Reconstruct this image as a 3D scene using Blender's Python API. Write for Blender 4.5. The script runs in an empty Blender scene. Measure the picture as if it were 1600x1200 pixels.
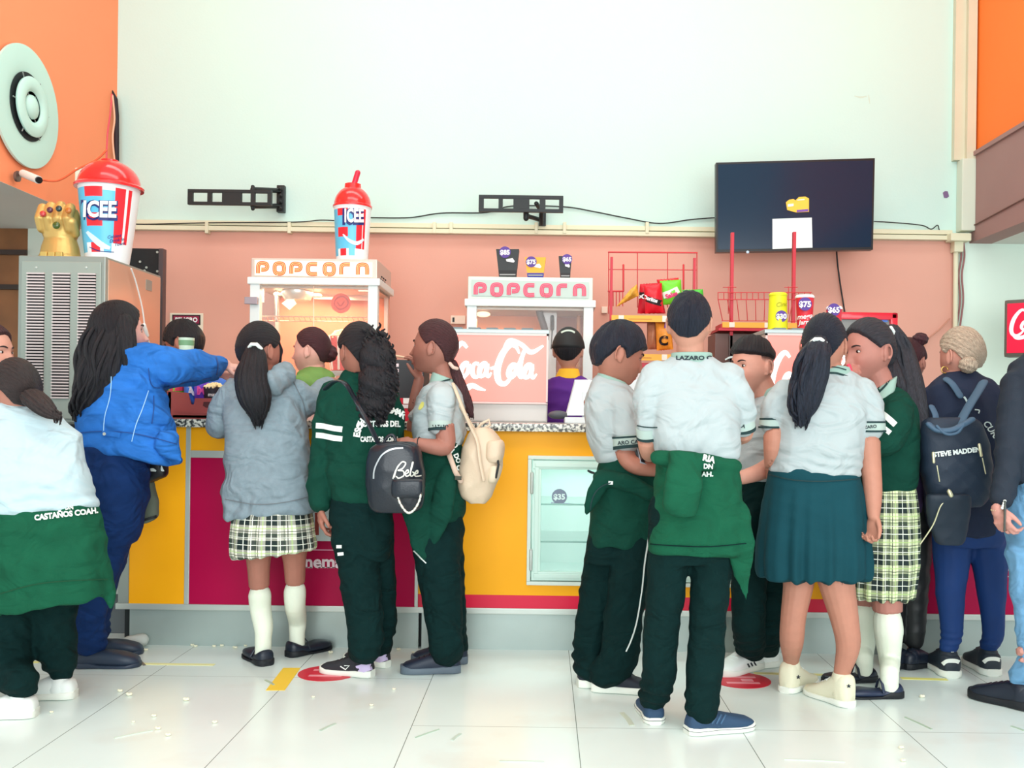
import bpy, bmesh, math, random
import numpy as np
from mathutils import Vector, Matrix, Euler
from mathutils.bvhtree import BVHTree
random.seed(7)
sc = bpy.context.scene
COL = sc.collection
PI = math.pi

# ------------------------------------------------------------------ camera
F = 1500.0                      # focal length in pixels of the 1600-wide frame
CX, CY = 850.0, 645.0           # principal point
EYE = 1.13
ROLL = 0.0130
cr, sr = math.cos(ROLL), math.sin(ROLL)
cam_d = bpy.data.cameras.new('camera')
cam = bpy.data.objects.new('camera', cam_d)
COL.objects.link(cam)
cam_d.sensor_width = 36.0
cam_d.lens = F / 1600 * 36.0
cam_d.shift_x = (800 - CX) / 1600
cam_d.shift_y = (CY - 600) / 1600
cam_d.clip_start = 0.05
cam.matrix_world = Matrix(((cr, -sr, 0, 0), (0, 0, -1, 0), (sr, cr, 0, EYE), (0, 0, 0, 1)))
sc.camera = cam

# ------------------------------------------------------------------ world, lights, exposure
sc.view_settings.view_transform = 'Standard'
sc.view_settings.look = 'None'
sc.view_settings.gamma = 1
sc.view_settings.use_curve_mapping = False
sc.view_settings.exposure = 0.0
w = bpy.data.worlds.new('hall_ambient'); sc.world = w; w.use_nodes = True
w.node_tree.nodes['Background'].inputs[0].default_value = (0.88, 0.99, 1.0, 1)
w.node_tree.nodes['Background'].inputs[1].default_value = 1.1

def area(name, loc, rot, sx, sy, power, color):
    d = bpy.data.lights.new(name, 'AREA'); d.shape = 'RECTANGLE'
    d.size = sx; d.size_y = sy; d.energy = power; d.color = color
    o = bpy.data.objects.new(name, d); COL.objects.link(o)
    o.location = loc; o.rotation_euler = rot
    return o
# fluorescent rows on the high ceiling of the hall and an added front fill from behind the camera
area('ceiling_lamp_row_front', (-0.3, 1.6, 5.3), (math.radians(22), 0, 0), 7.0, 1.2, 120, (0.9, 1.0, 0.98))
area('ceiling_lamp_row_back', (0.3, 5.2, 5.3), (0, 0, 0), 6.0, 0.8, 70, (0.9, 1.0, 0.95))
area('front_fill', (1.0, -4.0, 2.3), (math.radians(84), 0, 0), 8.0, 3.4, 480, (0.95, 1.0, 1.0))

# ------------------------------------------------------------------ helpers
def W(px, py, Y):
    dx, dy = px - CX, py - CY
    return Vector(((dx * cr + dy * sr) * Y / F, Y, EYE + (dx * sr - dy * cr) * Y / F))
def lin(v):
    v = v / 255.0
    return v / 12.92 if v <= 0.04045 else ((v + 0.055) / 1.055) ** 2.4
def C(r, g, b): return (lin(r), lin(g), lin(b), 1.0)
MATS = {}
def mat(name, rgb=(128, 128, 128), rough=0.6, metal=0.0, var=0.0, vscale=6.0, bump=0.0, bscale=200.0, emit=0.0, alpha=1.0,
        trans=0.0, coat=0.0, stretch=None, vc=False, spec=0.5, ior=1.45, fold=0.0):
    if name in MATS: return MATS[name]
    m = bpy.data.materials.new(name); m.use_nodes = True
    nt = m.node_tree; b = nt.nodes['Principled BSDF']
    col = C(*rgb)
    b.inputs['Base Color'].default_value = col
    b.inputs['Roughness'].default_value = rough
    b.inputs['Metallic'].default_value = metal
    b.inputs['Alpha'].default_value = alpha
    b.inputs['IOR'].default_value = ior
    b.inputs['Specular IOR Level'].default_value = spec
    b.inputs['Transmission Weight'].default_value = trans
    b.inputs['Coat Weight'].default_value = coat
    if emit:
        b.inputs['Emission Color'].default_value = col
        b.inputs['Emission Strength'].default_value = emit
    tc = nt.nodes.new('ShaderNodeTexCoord')
    src = tc.outputs['Object']
    if stretch:
        mp = nt.nodes.new('ShaderNodeMapping'); mp.inputs['Scale'].default_value = stretch
        nt.links.new(src, mp.inputs[0]); src = mp.outputs[0]
    colsock = None
    if vc:
        at = nt.nodes.new('ShaderNodeAttribute'); at.attribute_name = 'col'
        colsock = at.outputs['Color']
        nt.links.new(colsock, b.inputs['Base Color'])
    if var:
        n = nt.nodes.new('ShaderNodeTexNoise'); n.inputs['Scale'].default_value = vscale
        n.inputs['Detail'].default_value = 5
        nt.links.new(src, n.inputs['Vector'])
        mr = nt.nodes.new('ShaderNodeMapRange')
        mr.inputs[1].default_value = 0.3; mr.inputs[2].default_value = 0.7
        mr.inputs[3].default_value = 1 - var; mr.inputs[4].default_value = 1 + var
        nt.links.new(n.outputs[0], mr.inputs[0])
        mx = nt.nodes.new('ShaderNodeVectorMath'); mx.operation = 'SCALE'
        if colsock: nt.links.new(colsock, mx.inputs[0])
        else: mx.inputs[0].default_value = col[:3]
        nt.links.new(mr.outputs[0], mx.inputs['Scale'])
        nt.links.new(mx.outputs[0], b.inputs['Base Color'])
    if bump:
        n = nt.nodes.new('ShaderNodeTexNoise'); n.inputs['Scale'].default_value = bscale
        n.inputs['Detail'].default_value = 3
        nt.links.new(src, n.inputs['Vector'])
        bp = nt.nodes.new('ShaderNodeBump'); bp.inputs['Strength'].default_value = bump
        bp.inputs['Distance'].default_value = 0.004
        nt.links.new(n.outputs[0], bp.inputs['Height'])
        nt.links.new(bp.outputs[0], b.inputs['Normal'])
        if fold:
            mp = nt.nodes.new('ShaderNodeMapping'); mp.inputs['Scale'].default_value = (1.0, 1.0, 1.5); mp.inputs['Rotation'].default_value = (0.2, 0.5, 0.3)
            nt.links.new(tc.outputs['Object'], mp.inputs[0])
            n2 = nt.nodes.new('ShaderNodeTexNoise'); n2.inputs['Scale'].default_value = 5.6; n2.inputs['Detail'].default_value = 1.6
            n2.inputs['Distortion'].default_value = 1.9; nt.links.new(mp.outputs[0], n2.inputs['Vector'])
            b2 = nt.nodes.new('ShaderNodeBump'); b2.inputs['Strength'].default_value = fold; b2.inputs['Distance'].default_value = 0.05
            nt.links.new(n2.outputs[0], b2.inputs['Height']); nt.links.new(b2.outputs[0], bp.inputs['Normal'])
    MATS[name] = m
    return m

class MB:
    """collects closed shapes in world coordinates and links them as one mesh object"""
    def __init__(s): s.v = []; s.f = []; s.mi = []; s.n = 0
    def add(s, V, Fc, mi=0):
        V = [tuple(p) for p in V]
        s.v.extend(V); b = s.n
        s.f.extend([tuple(i + b for i in f) for f in Fc])
        if isinstance(mi, int): s.mi.extend([mi] * len(Fc))
        else: s.mi.extend(mi)
        s.n += len(V); return s
    def box(s, x0, x1, y0, y1, z0, z1, mi=0, bev=0.0, M=None):
        if bev <= 0:
            V = [Vector((x, y, z)) for z in (z0, z1) for y in (y0, y1) for x in (x0, x1)]
            Fc = [(0, 2, 3, 1), (4, 5, 7, 6), (0, 1, 5, 4), (2, 6, 7, 3), (0, 4, 6, 2), (1, 3, 7, 5)]
        else:
            bm = bmesh.new(); bmesh.ops.create_cube(bm, size=1)
            for v in bm.verts:
                v.co = Vector(((x0 + x1) / 2 + v.co.x * (x1 - x0), (y0 + y1) / 2 + v.co.y * (y1 - y0), (z0 + z1) / 2 + v.co.z * (z1 - z0)))
            bmesh.ops.bevel(bm, geom=list(bm.edges), offset=bev, segments=2, affect='EDGES', profile=0.7)
            bm.verts.index_update()
            V = [v.co.copy() for v in bm.verts]; Fc = [tuple(v.index for v in f.verts) for f in bm.faces]; bm.free()
        if M is not None: V = [M @ p for p in V]
        return s.add(V, Fc, mi)
    def rings(s, R, mi=0, cap=True, closed=False):
        """R: list of rings, each an (n,3) array"""
        n = len(R[0]); V = []; Fc = []
        for r in R: V.extend([tuple(p) for p in r])
        m = len(R)
        for i in range(m - 1 if not closed else m):
            a, b = i * n, ((i + 1) % m) * n
            for j in range(n):
                k = (j + 1) % n
                Fc.append((a + j, a + k, b + k, b + j))
        if cap and not closed:
            c0 = len(V); V.append(tuple(np.mean(R[0], axis=0))); V.append(tuple(np.mean(R[-1], axis=0)))
            for j in range(n):
                k = (j + 1) % n
                Fc.append((c0, k, j)); Fc.append((c0 + 1, (m - 1) * n + j, (m - 1) * n + k))
        if isinstance(mi, int): return s.add(V, Fc, mi)
        return s.add(V, Fc, [mi(np.mean([V[i] for i in f], axis=0)) for f in Fc])
    def tube(s, pts, rad, mi=0, n=12, round_ends=True, groove=0.0, gk=11, flat=1.0, twist=0.0):
        P = [np.array(p, float) for p in pts]
        if isinstance(rad, (int, float)): rad = [rad] * len(P)
        rad = list(rad)
        if round_ends:
            d0 = P[0] - P[1]; d0 /= np.linalg.norm(d0) + 1e-9
            d1 = P[-1] - P[-2]; d1 /= np.linalg.norm(d1) + 1e-9
            st, sr_ = [], []
            for a in (8, 35, 62): st.append(P[0] + d0 * rad[0] * math.cos(math.radians(a))); sr_.append(rad[0] * math.sin(math.radians(a)))
            en, er = [], []
            for a in (62, 35, 8): en.append(P[-1] + d1 * rad[-1] * math.cos(math.radians(a))); er.append(rad[-1] * math.sin(math.radians(a)))
            P = st + P + en; rad = sr_ + rad + er
        T = []
        for i in range(len(P)):
            a = P[max(0, i - 1)]; b = P[min(len(P) - 1, i + 1)]
            t = b - a; T.append(t / (np.linalg.norm(t) + 1e-9))
        ref = np.array([0, 0, 1.0]) if abs(T[0][2]) < 0.8 else np.array([0, 1.0, 0])
        u = np.cross(T[0], ref); u /= np.linalg.norm(u)
        R = []
        for i in range(len(P)):
            u = u - T[i] * np.dot(u, T[i]); u /= np.linalg.norm(u) + 1e-9
            v = np.cross(T[i], u)
            th = np.arange(n) * 2 * PI / n
            g = 1 + groove * np.sin(gk * th + twist * i) + groove * .5 * np.sin((gk * 2 + 3) * th - 1.3 * i * twist)
            R.append(P[i] + np.outer(np.cos(th) * g, u) * rad[i] + np.outer(np.sin(th) * g, v) * rad[i] * flat)
        return s.rings(R, mi)
    def ell(s, c, r, mi=0, R=None, nu=20, nv=14):
        c = np.array(c, float)
        rg = []
        for i in range(1, nv):
            a = PI * i / nv
            th = np.arange(nu) * 2 * PI / nu
            p = np.stack([math.sin(a) * np.cos(th) * r[0], math.sin(a) * np.sin(th) * r[1], np.full(nu, -math.cos(a) * r[2])], 1)
            if R is not None: p = p @ np.array(R).T
            rg.append(p + c)
        return s.rings(rg, mi)
    def lathe(s, base, prof, mi=0, n=48, axis=None):
        """prof: (r, h) along axis from base"""
        base = np.array(base, float); ax = np.array(axis if axis is not None else (0, 0, 1.0), float); ax /= np.linalg.norm(ax)
        ref = np.array([1.0, 0, 0]) if abs(ax[0]) < .9 else np.array([0, 0, 1.0])
        v = np.cross(ax, ref); v /= np.linalg.norm(v); u = np.cross(v, ax)
        th = np.arange(n) * 2 * PI / n
        R = [base + ax * h + np.outer(np.cos(th), u) * max(r, 1e-4) + np.outer(np.sin(th), v) * max(r, 1e-4) for r, h in prof]
        return s.rings(R, mi)
    def prism(s, poly, y0, y1, mi=0):
        """poly in (x,z), extruded along y"""
        n = len(poly)
        V = [(p[0], y0, p[1]) for p in poly] + [(p[0], y1, p[1]) for p in poly]
        Fc = [tuple(range(n))[::-1], tuple(range(n, 2 * n))] + [(i, (i + 1) % n, n + (i + 1) % n, n + i) for i in range(n)]
        return s.add(V, Fc, mi)
    def ppx(s, poly, Y, th, mi=0):
        """polygon given at its place on the plane y=Y, with thickness th away from the viewer"""
        w0 = [W(a, b, Y) for a, b in poly]
        return s.prism([(p.x, p.z) for p in w0], Y, Y + th, mi)
    def mesh(s, name):
        me = bpy.data.meshes.new(name)
        me.from_pydata(s.v, [], s.f); me.update()
        me.polygons.foreach_set('material_index', s.mi)
        bm = bmesh.new(); bm.from_mesh(me); bmesh.ops.recalc_face_normals(bm, faces=bm.faces); bm.to_mesh(me); bm.free()
        return me
    def build(s, name, mats, parent=None, smooth=False, angle=None):
        me = s.mesh(name)
        return link(name, me, mats, parent, smooth, angle)

def link(name, me, mats, parent=None, smooth=False, angle=None):
    if not isinstance(mats, (list, tuple)): mats = [mats]
    if not me.materials:
        for m in mats: me.materials.append(m)
    if smooth:
        me.polygons.foreach_set('use_smooth', [True] * len(me.polygons))
        if angle: me.set_sharp_from_angle(angle=math.radians(angle))
    o = bpy.data.objects.new(name, me); COL.objects.link(o)
    if parent is not None: setpar(o, parent)
    return o
def mw(o):
    """world translation of a parent chain (empties and meshes are only translated)"""
    L = Vector(o.location)
    return L
def setpar(o, parent):
    o.parent = parent
    # all meshes carry world coordinates; only the top-level empty is offset
    r = parent
    while r.parent: r = r.parent
    if parent is r: o.matrix_parent_inverse = Matrix.Translation(-Vector(r.location))
def tag(o, label=None, cat=None, group=None, kind=None):
    if label: o['label'] = label
    if cat: o['category'] = cat
    if group: o['group'] = group
    if kind: o['kind'] = kind
    return o
def thing(name, loc, label, cat, group=None):
    o = bpy.data.objects.new(name, None); COL.objects.link(o)
    o.location = loc; o.empty_display_size = 0.1
    return tag(o, label, cat, group)
def struct(name, mb, m, smooth=False):
    o = mb.build(name, m, None, smooth); o['kind'] = 'structure'; return o

_tmp = None
def bake(me, mods):
    """apply modifiers to a mesh without operators"""
    o = bpy.data.objects.new('tmp', me); COL.objects.link(o)
    for kind, props in mods:
        md = o.modifiers.new('m', kind)
        for k, v in props.items(): setattr(md, k, v)
    dg = bpy.context.evaluated_depsgraph_get()
    ev = o.evaluated_get(dg)
    out = bpy.data.meshes.new_from_object(ev, depsgraph=dg)
    bpy.data.objects.remove(o)
    return out
def remesh(mb, vox, smooth=4):
    me = mb.mesh('raw')
    return bake(me, [('REMESH', dict(mode='VOXEL', voxel_size=vox, use_smooth_shade=True)),
                     ('SMOOTH', dict(factor=0.6, iterations=smooth))])
def bvh_of(*objs):
    V, Fc = [], []
    for o in objs:
        b = len(V)
        V.extend([v.co.copy() for v in o.data.vertices])
        Fc.extend([tuple(i + b for i in p.vertices) for p in o.data.polygons])
    return BVHTree.FromPolygons(V, Fc)
CAM0 = Vector((0, 0, EYE))
def hit(bv, px, py, off=0.0025, Yd=4.0):
    t = W(px, py, Yd); d = (t - CAM0).normalized()
    loc, nrm, i, dist = bv.ray_cast(CAM0, d)
    if loc is None: return None
    if nrm.dot(d) > 0: nrm = -nrm
    return loc + (nrm * 0.5 - d * 0.5) * off * 1.4
def spline(pts, k=6, closed=False):
    P = [np.array(p, float) for p in pts]; out = []
    n = len(P)
    rng = range(n if closed else n - 1)
    for i in rng:
        p0 = P[(i - 1) % n] if closed else P[max(0, i - 1)]
        p1, p2 = P[i], P[(i + 1) % n]
        p3 = P[(i + 2) % n] if closed else P[min(n - 1, i + 2)]
        for j in range(k):
            t = j / k
            out.append(0.5 * ((2 * p1) + (-p0 + p2) * t + (2 * p0 - 5 * p1 + 4 * p2 - p3) * t * t + (-p0 + 3 * p1 - 3 * p2 + p3) * t ** 3))
    if not closed: out.append(P[-1])
    return out
def ribbon(mb, pts, width, place, mi=0, k=5, closed=False, thick=0.002, smoothed=True):
    """pts (x,y[,w]) on a surface; place(x,y,lift) gives the 3D point; makes a thin raised strip"""
    Q = [(p[0], p[1], p[2] if len(p) > 2 else width) for p in pts]
    Q = spline(Q, k, closed) if smoothed else [np.array(q, float) for q in Q]
    n = len(Q); L, Rr = [], []
    for i in range(n):
        a = Q[(i - 1) % n] if closed else Q[max(0, i - 1)]
        b = Q[(i + 1) % n] if closed else Q[min(n - 1, i + 1)]
        d = np.array([b[0] - a[0], b[1] - a[1]]); d /= np.linalg.norm(d) + 1e-9
        nx, ny = -d[1], d[0]; h = Q[i][2] / 2
        L.append((Q[i][0] + nx * h, Q[i][1] + ny * h)); Rr.append((Q[i][0] - nx * h, Q[i][1] - ny * h))
    segs = []
    cur = []
    for i in list(range(n)) + ([0] if closed else []):
        a, b = place(*L[i], thick), place(*Rr[i], thick)
        a0, b0 = place(*L[i], -thick), place(*Rr[i], -thick)
        if a is None or b is None or a0 is None or b0 is None:
            if len(cur) > 1: segs.append(cur)
            cur = []
        else:
            if cur and (Vector(a) - Vector(cur[-1][0])).length > 0.12:
                if len(cur) > 1: segs.append(cur)
                cur = []
            cur.append((a, b, b0, a0))
    if len(cur) > 1: segs.append(cur)
    for sg in segs: mb.rings([np.array(q) for q in sg], mi)
def flat_place(Y): return lambda x, y, o: W(x, y, Y - o)
def surf_place(bv): return lambda x, y, o: hit(bv, x, y, o)
def text_mesh(txt, size, bold=0.0, align='CENTER', shear=0.0):
    cu = bpy.data.curves.new('t', 'FONT'); cu.body = txt; cu.size = size
    cu.align_x = align; cu.offset = bold * size; cu.shear = shear; cu.resolution_u = 3
    o = bpy.data.objects.new('t', cu); COL.objects.link(o)
    dg = bpy.context.evaluated_depsgraph_get()
    me = bpy.data.meshes.new_from_object(o.evaluated_get(dg))
    bpy.data.objects.remove(o)
    V = [(v.co.x, v.co.y) for v in me.vertices]; Fc = [tuple(p.vertices) for p in me.polygons]
    bpy.data.meshes.remove(me)
    return V, Fc
def text_on(mb, txt, cx, cy, size, place, mi=0, rot=0.0, bold=0.02, sx=1.0, lift=0.002, shear=0.0, side=False):
    """letters laid on a surface; size is the cap-height-ish size in frame units"""
    V, Fc = text_mesh(txt, size * 1.38, bold, shear=shear)
    c, s_ = math.cos(rot), math.sin(rot)
    P = []
    for x, y in V:
        x *= sx; y -= size * 0.5
        X, Y_ = x * c - y * s_, x * s_ + y * c
        P.append(place(cx + X, cy - Y_, lift))
    F2 = [f for f in Fc if all(P[i] is not None for i in f)]
    # drop faces torn across a depth jump
    F2 = [f for f in F2 if max((Vector(P[f[0]]) - Vector(P[i])).length for i in f) < 0.15]
    used = sorted({i for f in F2 for i in f}); mp = {u: i for i, u in enumerate(used)}
    if used: mb.add([P[u] for u in used], [tuple(mp[i] for i in f) for f in F2], mi)
def disc_on(mb, cx, cy, r, place, mi=0, n=28, lift=0.001, ry=None, seg=4):
    ry = ry or r; R = []
    V = [place(cx, cy, lift)]; Fc = []
    for k in range(1, seg + 1):
        for j in range(n):
            a = 2 * PI * j / n
            V.append(place(cx + r * k / seg * math.cos(a), cy + ry * k / seg * math.sin(a), lift))
    for j in range(n): Fc.append((0, 1 + j, 1 + (j + 1) % n))
    for k in range(seg - 1):
        for j in range(n):
            a, b = 1 + k * n + j, 1 + k * n + (j + 1) % n
            Fc.append((a, b, b + n, a + n))
    Fc = [f for f in Fc if all(V[i] is not None for i in f)]
    used = sorted({i for f in Fc for i in f}); mp = {u: i for i, u in enumerate(used)}
    if used: mb.add([V[u] for u in used], [tuple(mp[i] for i in f) for f in Fc], mi)
def cable(name, pts, r, m, parent=None):
    """pts: world points"""
    mb = MB(); mb.tube([tuple(q) for q in spline(pts, 8)], r, n=8)
    return mb.build(name, m, parent, True)
def copy_thing(src, delta):
    c = src.copy(); COL.objects.link(c); c.location = Vector(src.location) + Vector(delta)
    for ch in src.children:
        k = ch.copy(); COL.objects.link(k); k.parent = c
        for g in ch.children:
            h = g.copy(); COL.objects.link(h); h.parent = k
    return c

# ---- lettering drawn as strokes: rounded triple-line capitals and a flowing script
GLY = {
 'P': [[(0, 0), (0, .55), (.05, .85), (.25, 1), (.6, 1), (.9, .93), (1, .68), (.9, .43), (.6, .36), (.34, .36)]],
 'O': [[(.3, 0), (.08, .1), (0, .35), (0, .65), (.08, .9), (.3, 1), (.7, 1), (.92, .9), (1, .65), (1, .35), (.92, .1), (.7, 0), (.3, 0)]],
 'C': [[(1, .98), (.4, 1), (.1, .9), (0, .65), (0, .35), (.1, .1), (.4, 0), (1, .02)]],
 'R': [[(0, 0), (0, .55), (.07, .88), (.35, 1), (.95, 1)]],
 'N': [[(0, 0), (0, .55), (.08, .9), (.35, 1), (.65, 1), (.92, .9), (1, .55), (1, 0)]]}
def popcorn_sign(x0, x1, yb, yt, dyr, Y, mA, mB, parent, lw=9.5):
    w_ = 'POPCORN'; n = len(w_); step = (x1 - x0) / n
    for i, ch in enumerate(w_):
        mb = MB()
        for wd, mi, lift in ((lw, 0, .001), (lw * .52, 1, .0022), (lw * .2, 0, .0034)):
            for st in GLY[ch]:
                bx = x0 + i * step + lw * .5; bw = step * .80 - lw
                sh = dyr * (bx - x0) / (x1 - x0)
                pts = [(bx + u * bw, yb + sh - lw * .4 - v * (yb - yt - lw * .9)) for u, v in st]
                ribbon(mb, pts, wd, flat_place(Y), mi, k=4, thick=lift)
        mb.build('sign_letter', [mA, mB], parent)
# script word strokes in a 0..10 x 0..4 box (x right, y up): a curled capital, loops, a wave tail
def _o(x, y, r=.42, rx=None):
    rx = rx or r * .8
    return [(x + rx * math.cos(a) + .18 * math.sin(a), y + r * math.sin(a), .26 + .16 * abs(math.sin(a / 2 + .5))) for a in [math.radians(t) for t in range(60, 440, 40)]]
SCRIPT_COCA = [
 [(2.3, 3.35, .2), (1.75, 3.7, .34), (1.1, 3.3, .42), (.45, 2.4, .5), (.15, 1.3, .5), (.35, .55, .44), (1.0, .35, .36), (1.7, .75, .26), (2.1, 1.3, .16)],
 [(.35, .5, .25), (.9, .05, .42), (1.8, .1, .5), (2.8, .45, .42), (3.6, .25, .3), (4.3, .1, .1)],
 _o(2.05, 1.65, .5), [(2.3, 2.0, .1), (2.6, 1.75, .14), (3.0, 2.0, .2)],
 [(3.55, 2.1, .3), (3.15, 2.15, .25), (2.85, 1.7, .36), (3.0, 1.2, .34), (3.45, 1.15, .25), (3.8, 1.5, .14)],
 _o(4.05, 1.65, .48), [(4.5, 2.15, .3), (4.4, 1.5, .32), (4.6, 1.15, .26), (4.95, 1.45, .12)],
 [(4.85, 1.75, .22), (5.3, 1.85, .24)],
 [(8.0, 2.9, .12), (7.6, 3.45, .3), (6.9, 3.5, .4), (6.1, 2.8, .48), (5.6, 1.7, .52), (5.75, .8, .46), (6.4, .6, .36), (7.0, 1.0, .24), (7.3, 1.5, .14)],
 [(6.2, 3.1, .15), (6.9, 3.9, .3), (8.2, 3.6, .34), (9.3, 3.0, .36), (10.6, 3.5, .16)],
 _o(7.25, 1.55, .48), [(7.5, 1.9, .1), (7.9, 2.1, .2), (8.5, 3.0, .3), (8.65, 3.25, .2), (8.3, 2.6, .3), (8.0, 1.5, .36), (8.2, 1.1, .28), (8.5, 1.4, .12)],
 _o(8.95, 1.55, .48), [(9.4, 2.1, .32), (9.3, 1.4, .34), (9.5, 1.05, .26), (9.9, 1.35, .1)]]
def script_logo(mb, strokes, x0, y0, sx, sy, place, mi=0, lw=1.0, slope=0.0, lift=.003):
    for st in strokes:
        pts = [(x0 + p[0] * sx, y0 - p[1] * sy + slope * p[0] * sx, p[2] * lw * (sx + sy) / 2) for p in st]
        ribbon(mb, pts, 1, place, mi, k=5, thick=lift)
# ------------------------------------------------------------------ structure
BW = 7.0                                     # back wall depth
CF = 4.56                                    # counter front depth
def pbox(mb, xl, yt, xr, yb, Y, D, mi=0, bev=0.0):
    xm, ym = (xl + xr) / 2, (yt + yb) / 2
    x0, x1 = W(xl, ym, Y).x, W(xr, ym, Y).x
    z1, z0 = W(xm, yt, Y).z, W(xm, yb, Y).z
    return mb.box(x0, x1, Y, Y + D, z0, z1, mi, bev)
XL = W(181, 300, BW).x; XR = W(1518, 300, BW).x; ZS = 2.42
CEIL = 5.6
m_white = mat('wall_white_paint', (199, 226, 219), 0.75, var=0.015, vscale=0.8, bump=0.15, bscale=60)
m_salmon = mat('wall_salmon_paint', (222, 164, 147), 0.7, var=0.04, vscale=1.2, bump=0.1, bscale=70)
m_orangeL = mat('wall_peach_orange_paint', (253, 150, 104), 0.7, var=0.02, vscale=1.5)
m_orangeR = mat('wall_orange_paint', (255, 126, 45), 0.7, var=0.02, vscale=1.5)
m_greyc = mat('soffit_grey', (216, 212, 206), 0.8, var=0.03, vscale=2)
m_green = mat('wall_pale_green_paint', (226, 242, 230), 0.75, var=0.03, vscale=1.0)
m_beam = mat('beam_mauve_brown', (162, 126, 122), 0.75, var=0.05, vscale=1.5)
m_ceil = mat('ceiling_white', (225, 232, 226), 0.9)
m_cream = mat('cream_plastic', (222, 218, 190), 0.55)
m_colmn = mat('column_beige', (214, 208, 184), 0.7, var=0.03, vscale=3)

# floor: long pale tiles with thin grout
def tile_material():
    m = bpy.data.materials.new('polished_floor_tile'); m.use_nodes = True; nt = m.node_tree; b = nt.nodes['Principled BSDF']
    N = nt.nodes.new; Lk = nt.links.new
    tc = N('ShaderNodeTexCoord'); sp = N('ShaderNodeSeparateXYZ'); Lk(tc.outputs['Object'], sp.inputs[0])
    def mth(op, a, b_=None):
        n = N('ShaderNodeMath'); n.operation = op
        for i, v in enumerate((a, b_)):
            if v is None: continue
            if isinstance(v, (int, float)): n.inputs[i].default_value = v
            else: Lk(v, n.inputs[i])
        return n.outputs[0]
    xs = mth('DIVIDE', mth('SUBTRACT', sp.outputs[0], 0.132 - 0.592 * 40), 0.592)
    fx = mth('FRACT', xs); col = mth('FLOOR', xs)
    odd = mth('MULTIPLY', mth('LESS_THAN', col, 38.5), 0.5)
    ys = mth('ADD', mth('DIVIDE', mth('SUBTRACT', sp.outputs[1], 3.45 - 1.2 * 20), 1.2), odd)
    fy = mth('FRACT', ys)
    def edge(f, w): return mth('MAXIMUM', mth('LESS_THAN', f, w), mth('GREATER_THAN', f, 1 - w))
    g = mth('MAXIMUM', edge(fx, 0.0024), mth('MULTIPLY', edge(fy, 0.0012), 0.8))
    n1 = N('ShaderNodeTexNoise'); n1.inputs['Scale'].default_value = 1.3; n1.inputs['Detail'].default_value = 4; Lk(tc.outputs['Object'], n1.inputs['Vector'])
    rp = N('ShaderNodeValToRGB'); Lk(n1.outputs[0], rp.inputs[0])
    rp.color_ramp.elements[0].position = .32; rp.color_ramp.elements[0].color = C(224, 236, 232)
    rp.color_ramp.elements[1].position = .62; rp.color_ramp.elements[1].color = C(232, 244, 240)
    # dirt scuffs
    n2 = N('ShaderNodeTexNoise'); n2.inputs['Scale'].default_value = 2.2; n2.inputs['Detail'].default_value = 6; Lk(tc.outputs['Object'], n2.inputs['Vector'])
    r2 = N('ShaderNodeMapRange'); r2.inputs[1].default_value = .56; r2.inputs[2].default_value = .78; r2.inputs[3].default_value = 0; r2.inputs[4].default_value = .45; Lk(n2.outputs[0], r2.inputs[0])
    mx0 = N('ShaderNodeMix'); mx0.data_type = 'RGBA'; Lk(r2.outputs[0], mx0.inputs[0]); Lk(rp.outputs[0], mx0.inputs[6]); mx0.inputs[7].default_value = C(214, 200, 186)
    mx = N('ShaderNodeMix'); mx.data_type = 'RGBA'; Lk(g, mx.inputs[0]); Lk(mx0.outputs[2], mx.inputs[6]); mx.inputs[7].default_value = C(120, 132, 124)
    Lk(mx.outputs[2], b.inputs['Base Color'])
    b.inputs['Roughness'].default_value = 0.22; b.inputs['Specular IOR Level'].default_value = 0.5
    return m
struct('floor', MB().box(-7, 7, -3, 9, -0.1, 0), tile_material())
struct('ceiling', MB().box(XL - .1, XR + .1, -1.5, BW + .2, CEIL, CEIL + .1), m_ceil)
struct('wall_back', MB().box(XL - .15, XR + .15, BW, BW + .15, ZS, CEIL), m_white)
struct('wall_back_lower', MB().box(XL - .05, W(1497, 450, BW).x, BW, BW + .15, 0, ZS), m_salmon)
struct('wall_left', MB().box(XL - .15, XL, 0.5, BW, ZS, CEIL), m_orangeL)
zo = 3.02
struct('wall_right', MB().box(XR, XR + .15, 0.5, BW, zo, CEIL), m_orangeR)
struct('trim_1', MB().box(XR - .012, XR + .15, 0.5, BW, ZS - .015, zo).box(XR - .03, XR + .15, 0.5, BW, zo, zo + .03), m_beam)
struct('ceiling_left', MB().box(-7, XL - .15, 0.5, BW, ZS, ZS + .1).box(XL - .16, XL, .5, BW, ZS - .001, ZS + .0), m_greyc)
struct('ceiling_right', MB().box(XR + .15, 7, 0.5, BW, ZS - .015, ZS + .1), m_greyc)
xg = W(1497, 450, BW).x
struct('wall_right_wing', MB().box(xg, 7, BW, BW + .15, 0, ZS), m_green)
# left wing: brown stone cladding, white post
m_brown = mat('brown_cladding', (140, 90, 52), 0.35, var=0.25, vscale=3)
mb = MB(); xb = W(46, 450, BW).x
mb.box(-7, xb, BW - .02, BW + .13, 0, ZS)
struct('wall_left_wing', mb, m_brown)
mb = MB()
for yy in (392, 446, 560): 
    z = W(20, yy, BW).z; mb.box(-7, xb, BW - .06, BW - .02, z - .035, z)
struct('trim_2', mb, mat('brown_dark_band', (58, 42, 36), 0.4))
struct('trim_3', MB().box(xb, XL - .0, BW - .03, BW + .13, 0, ZS), mat('post_white', (214, 220, 208), .7))
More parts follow.
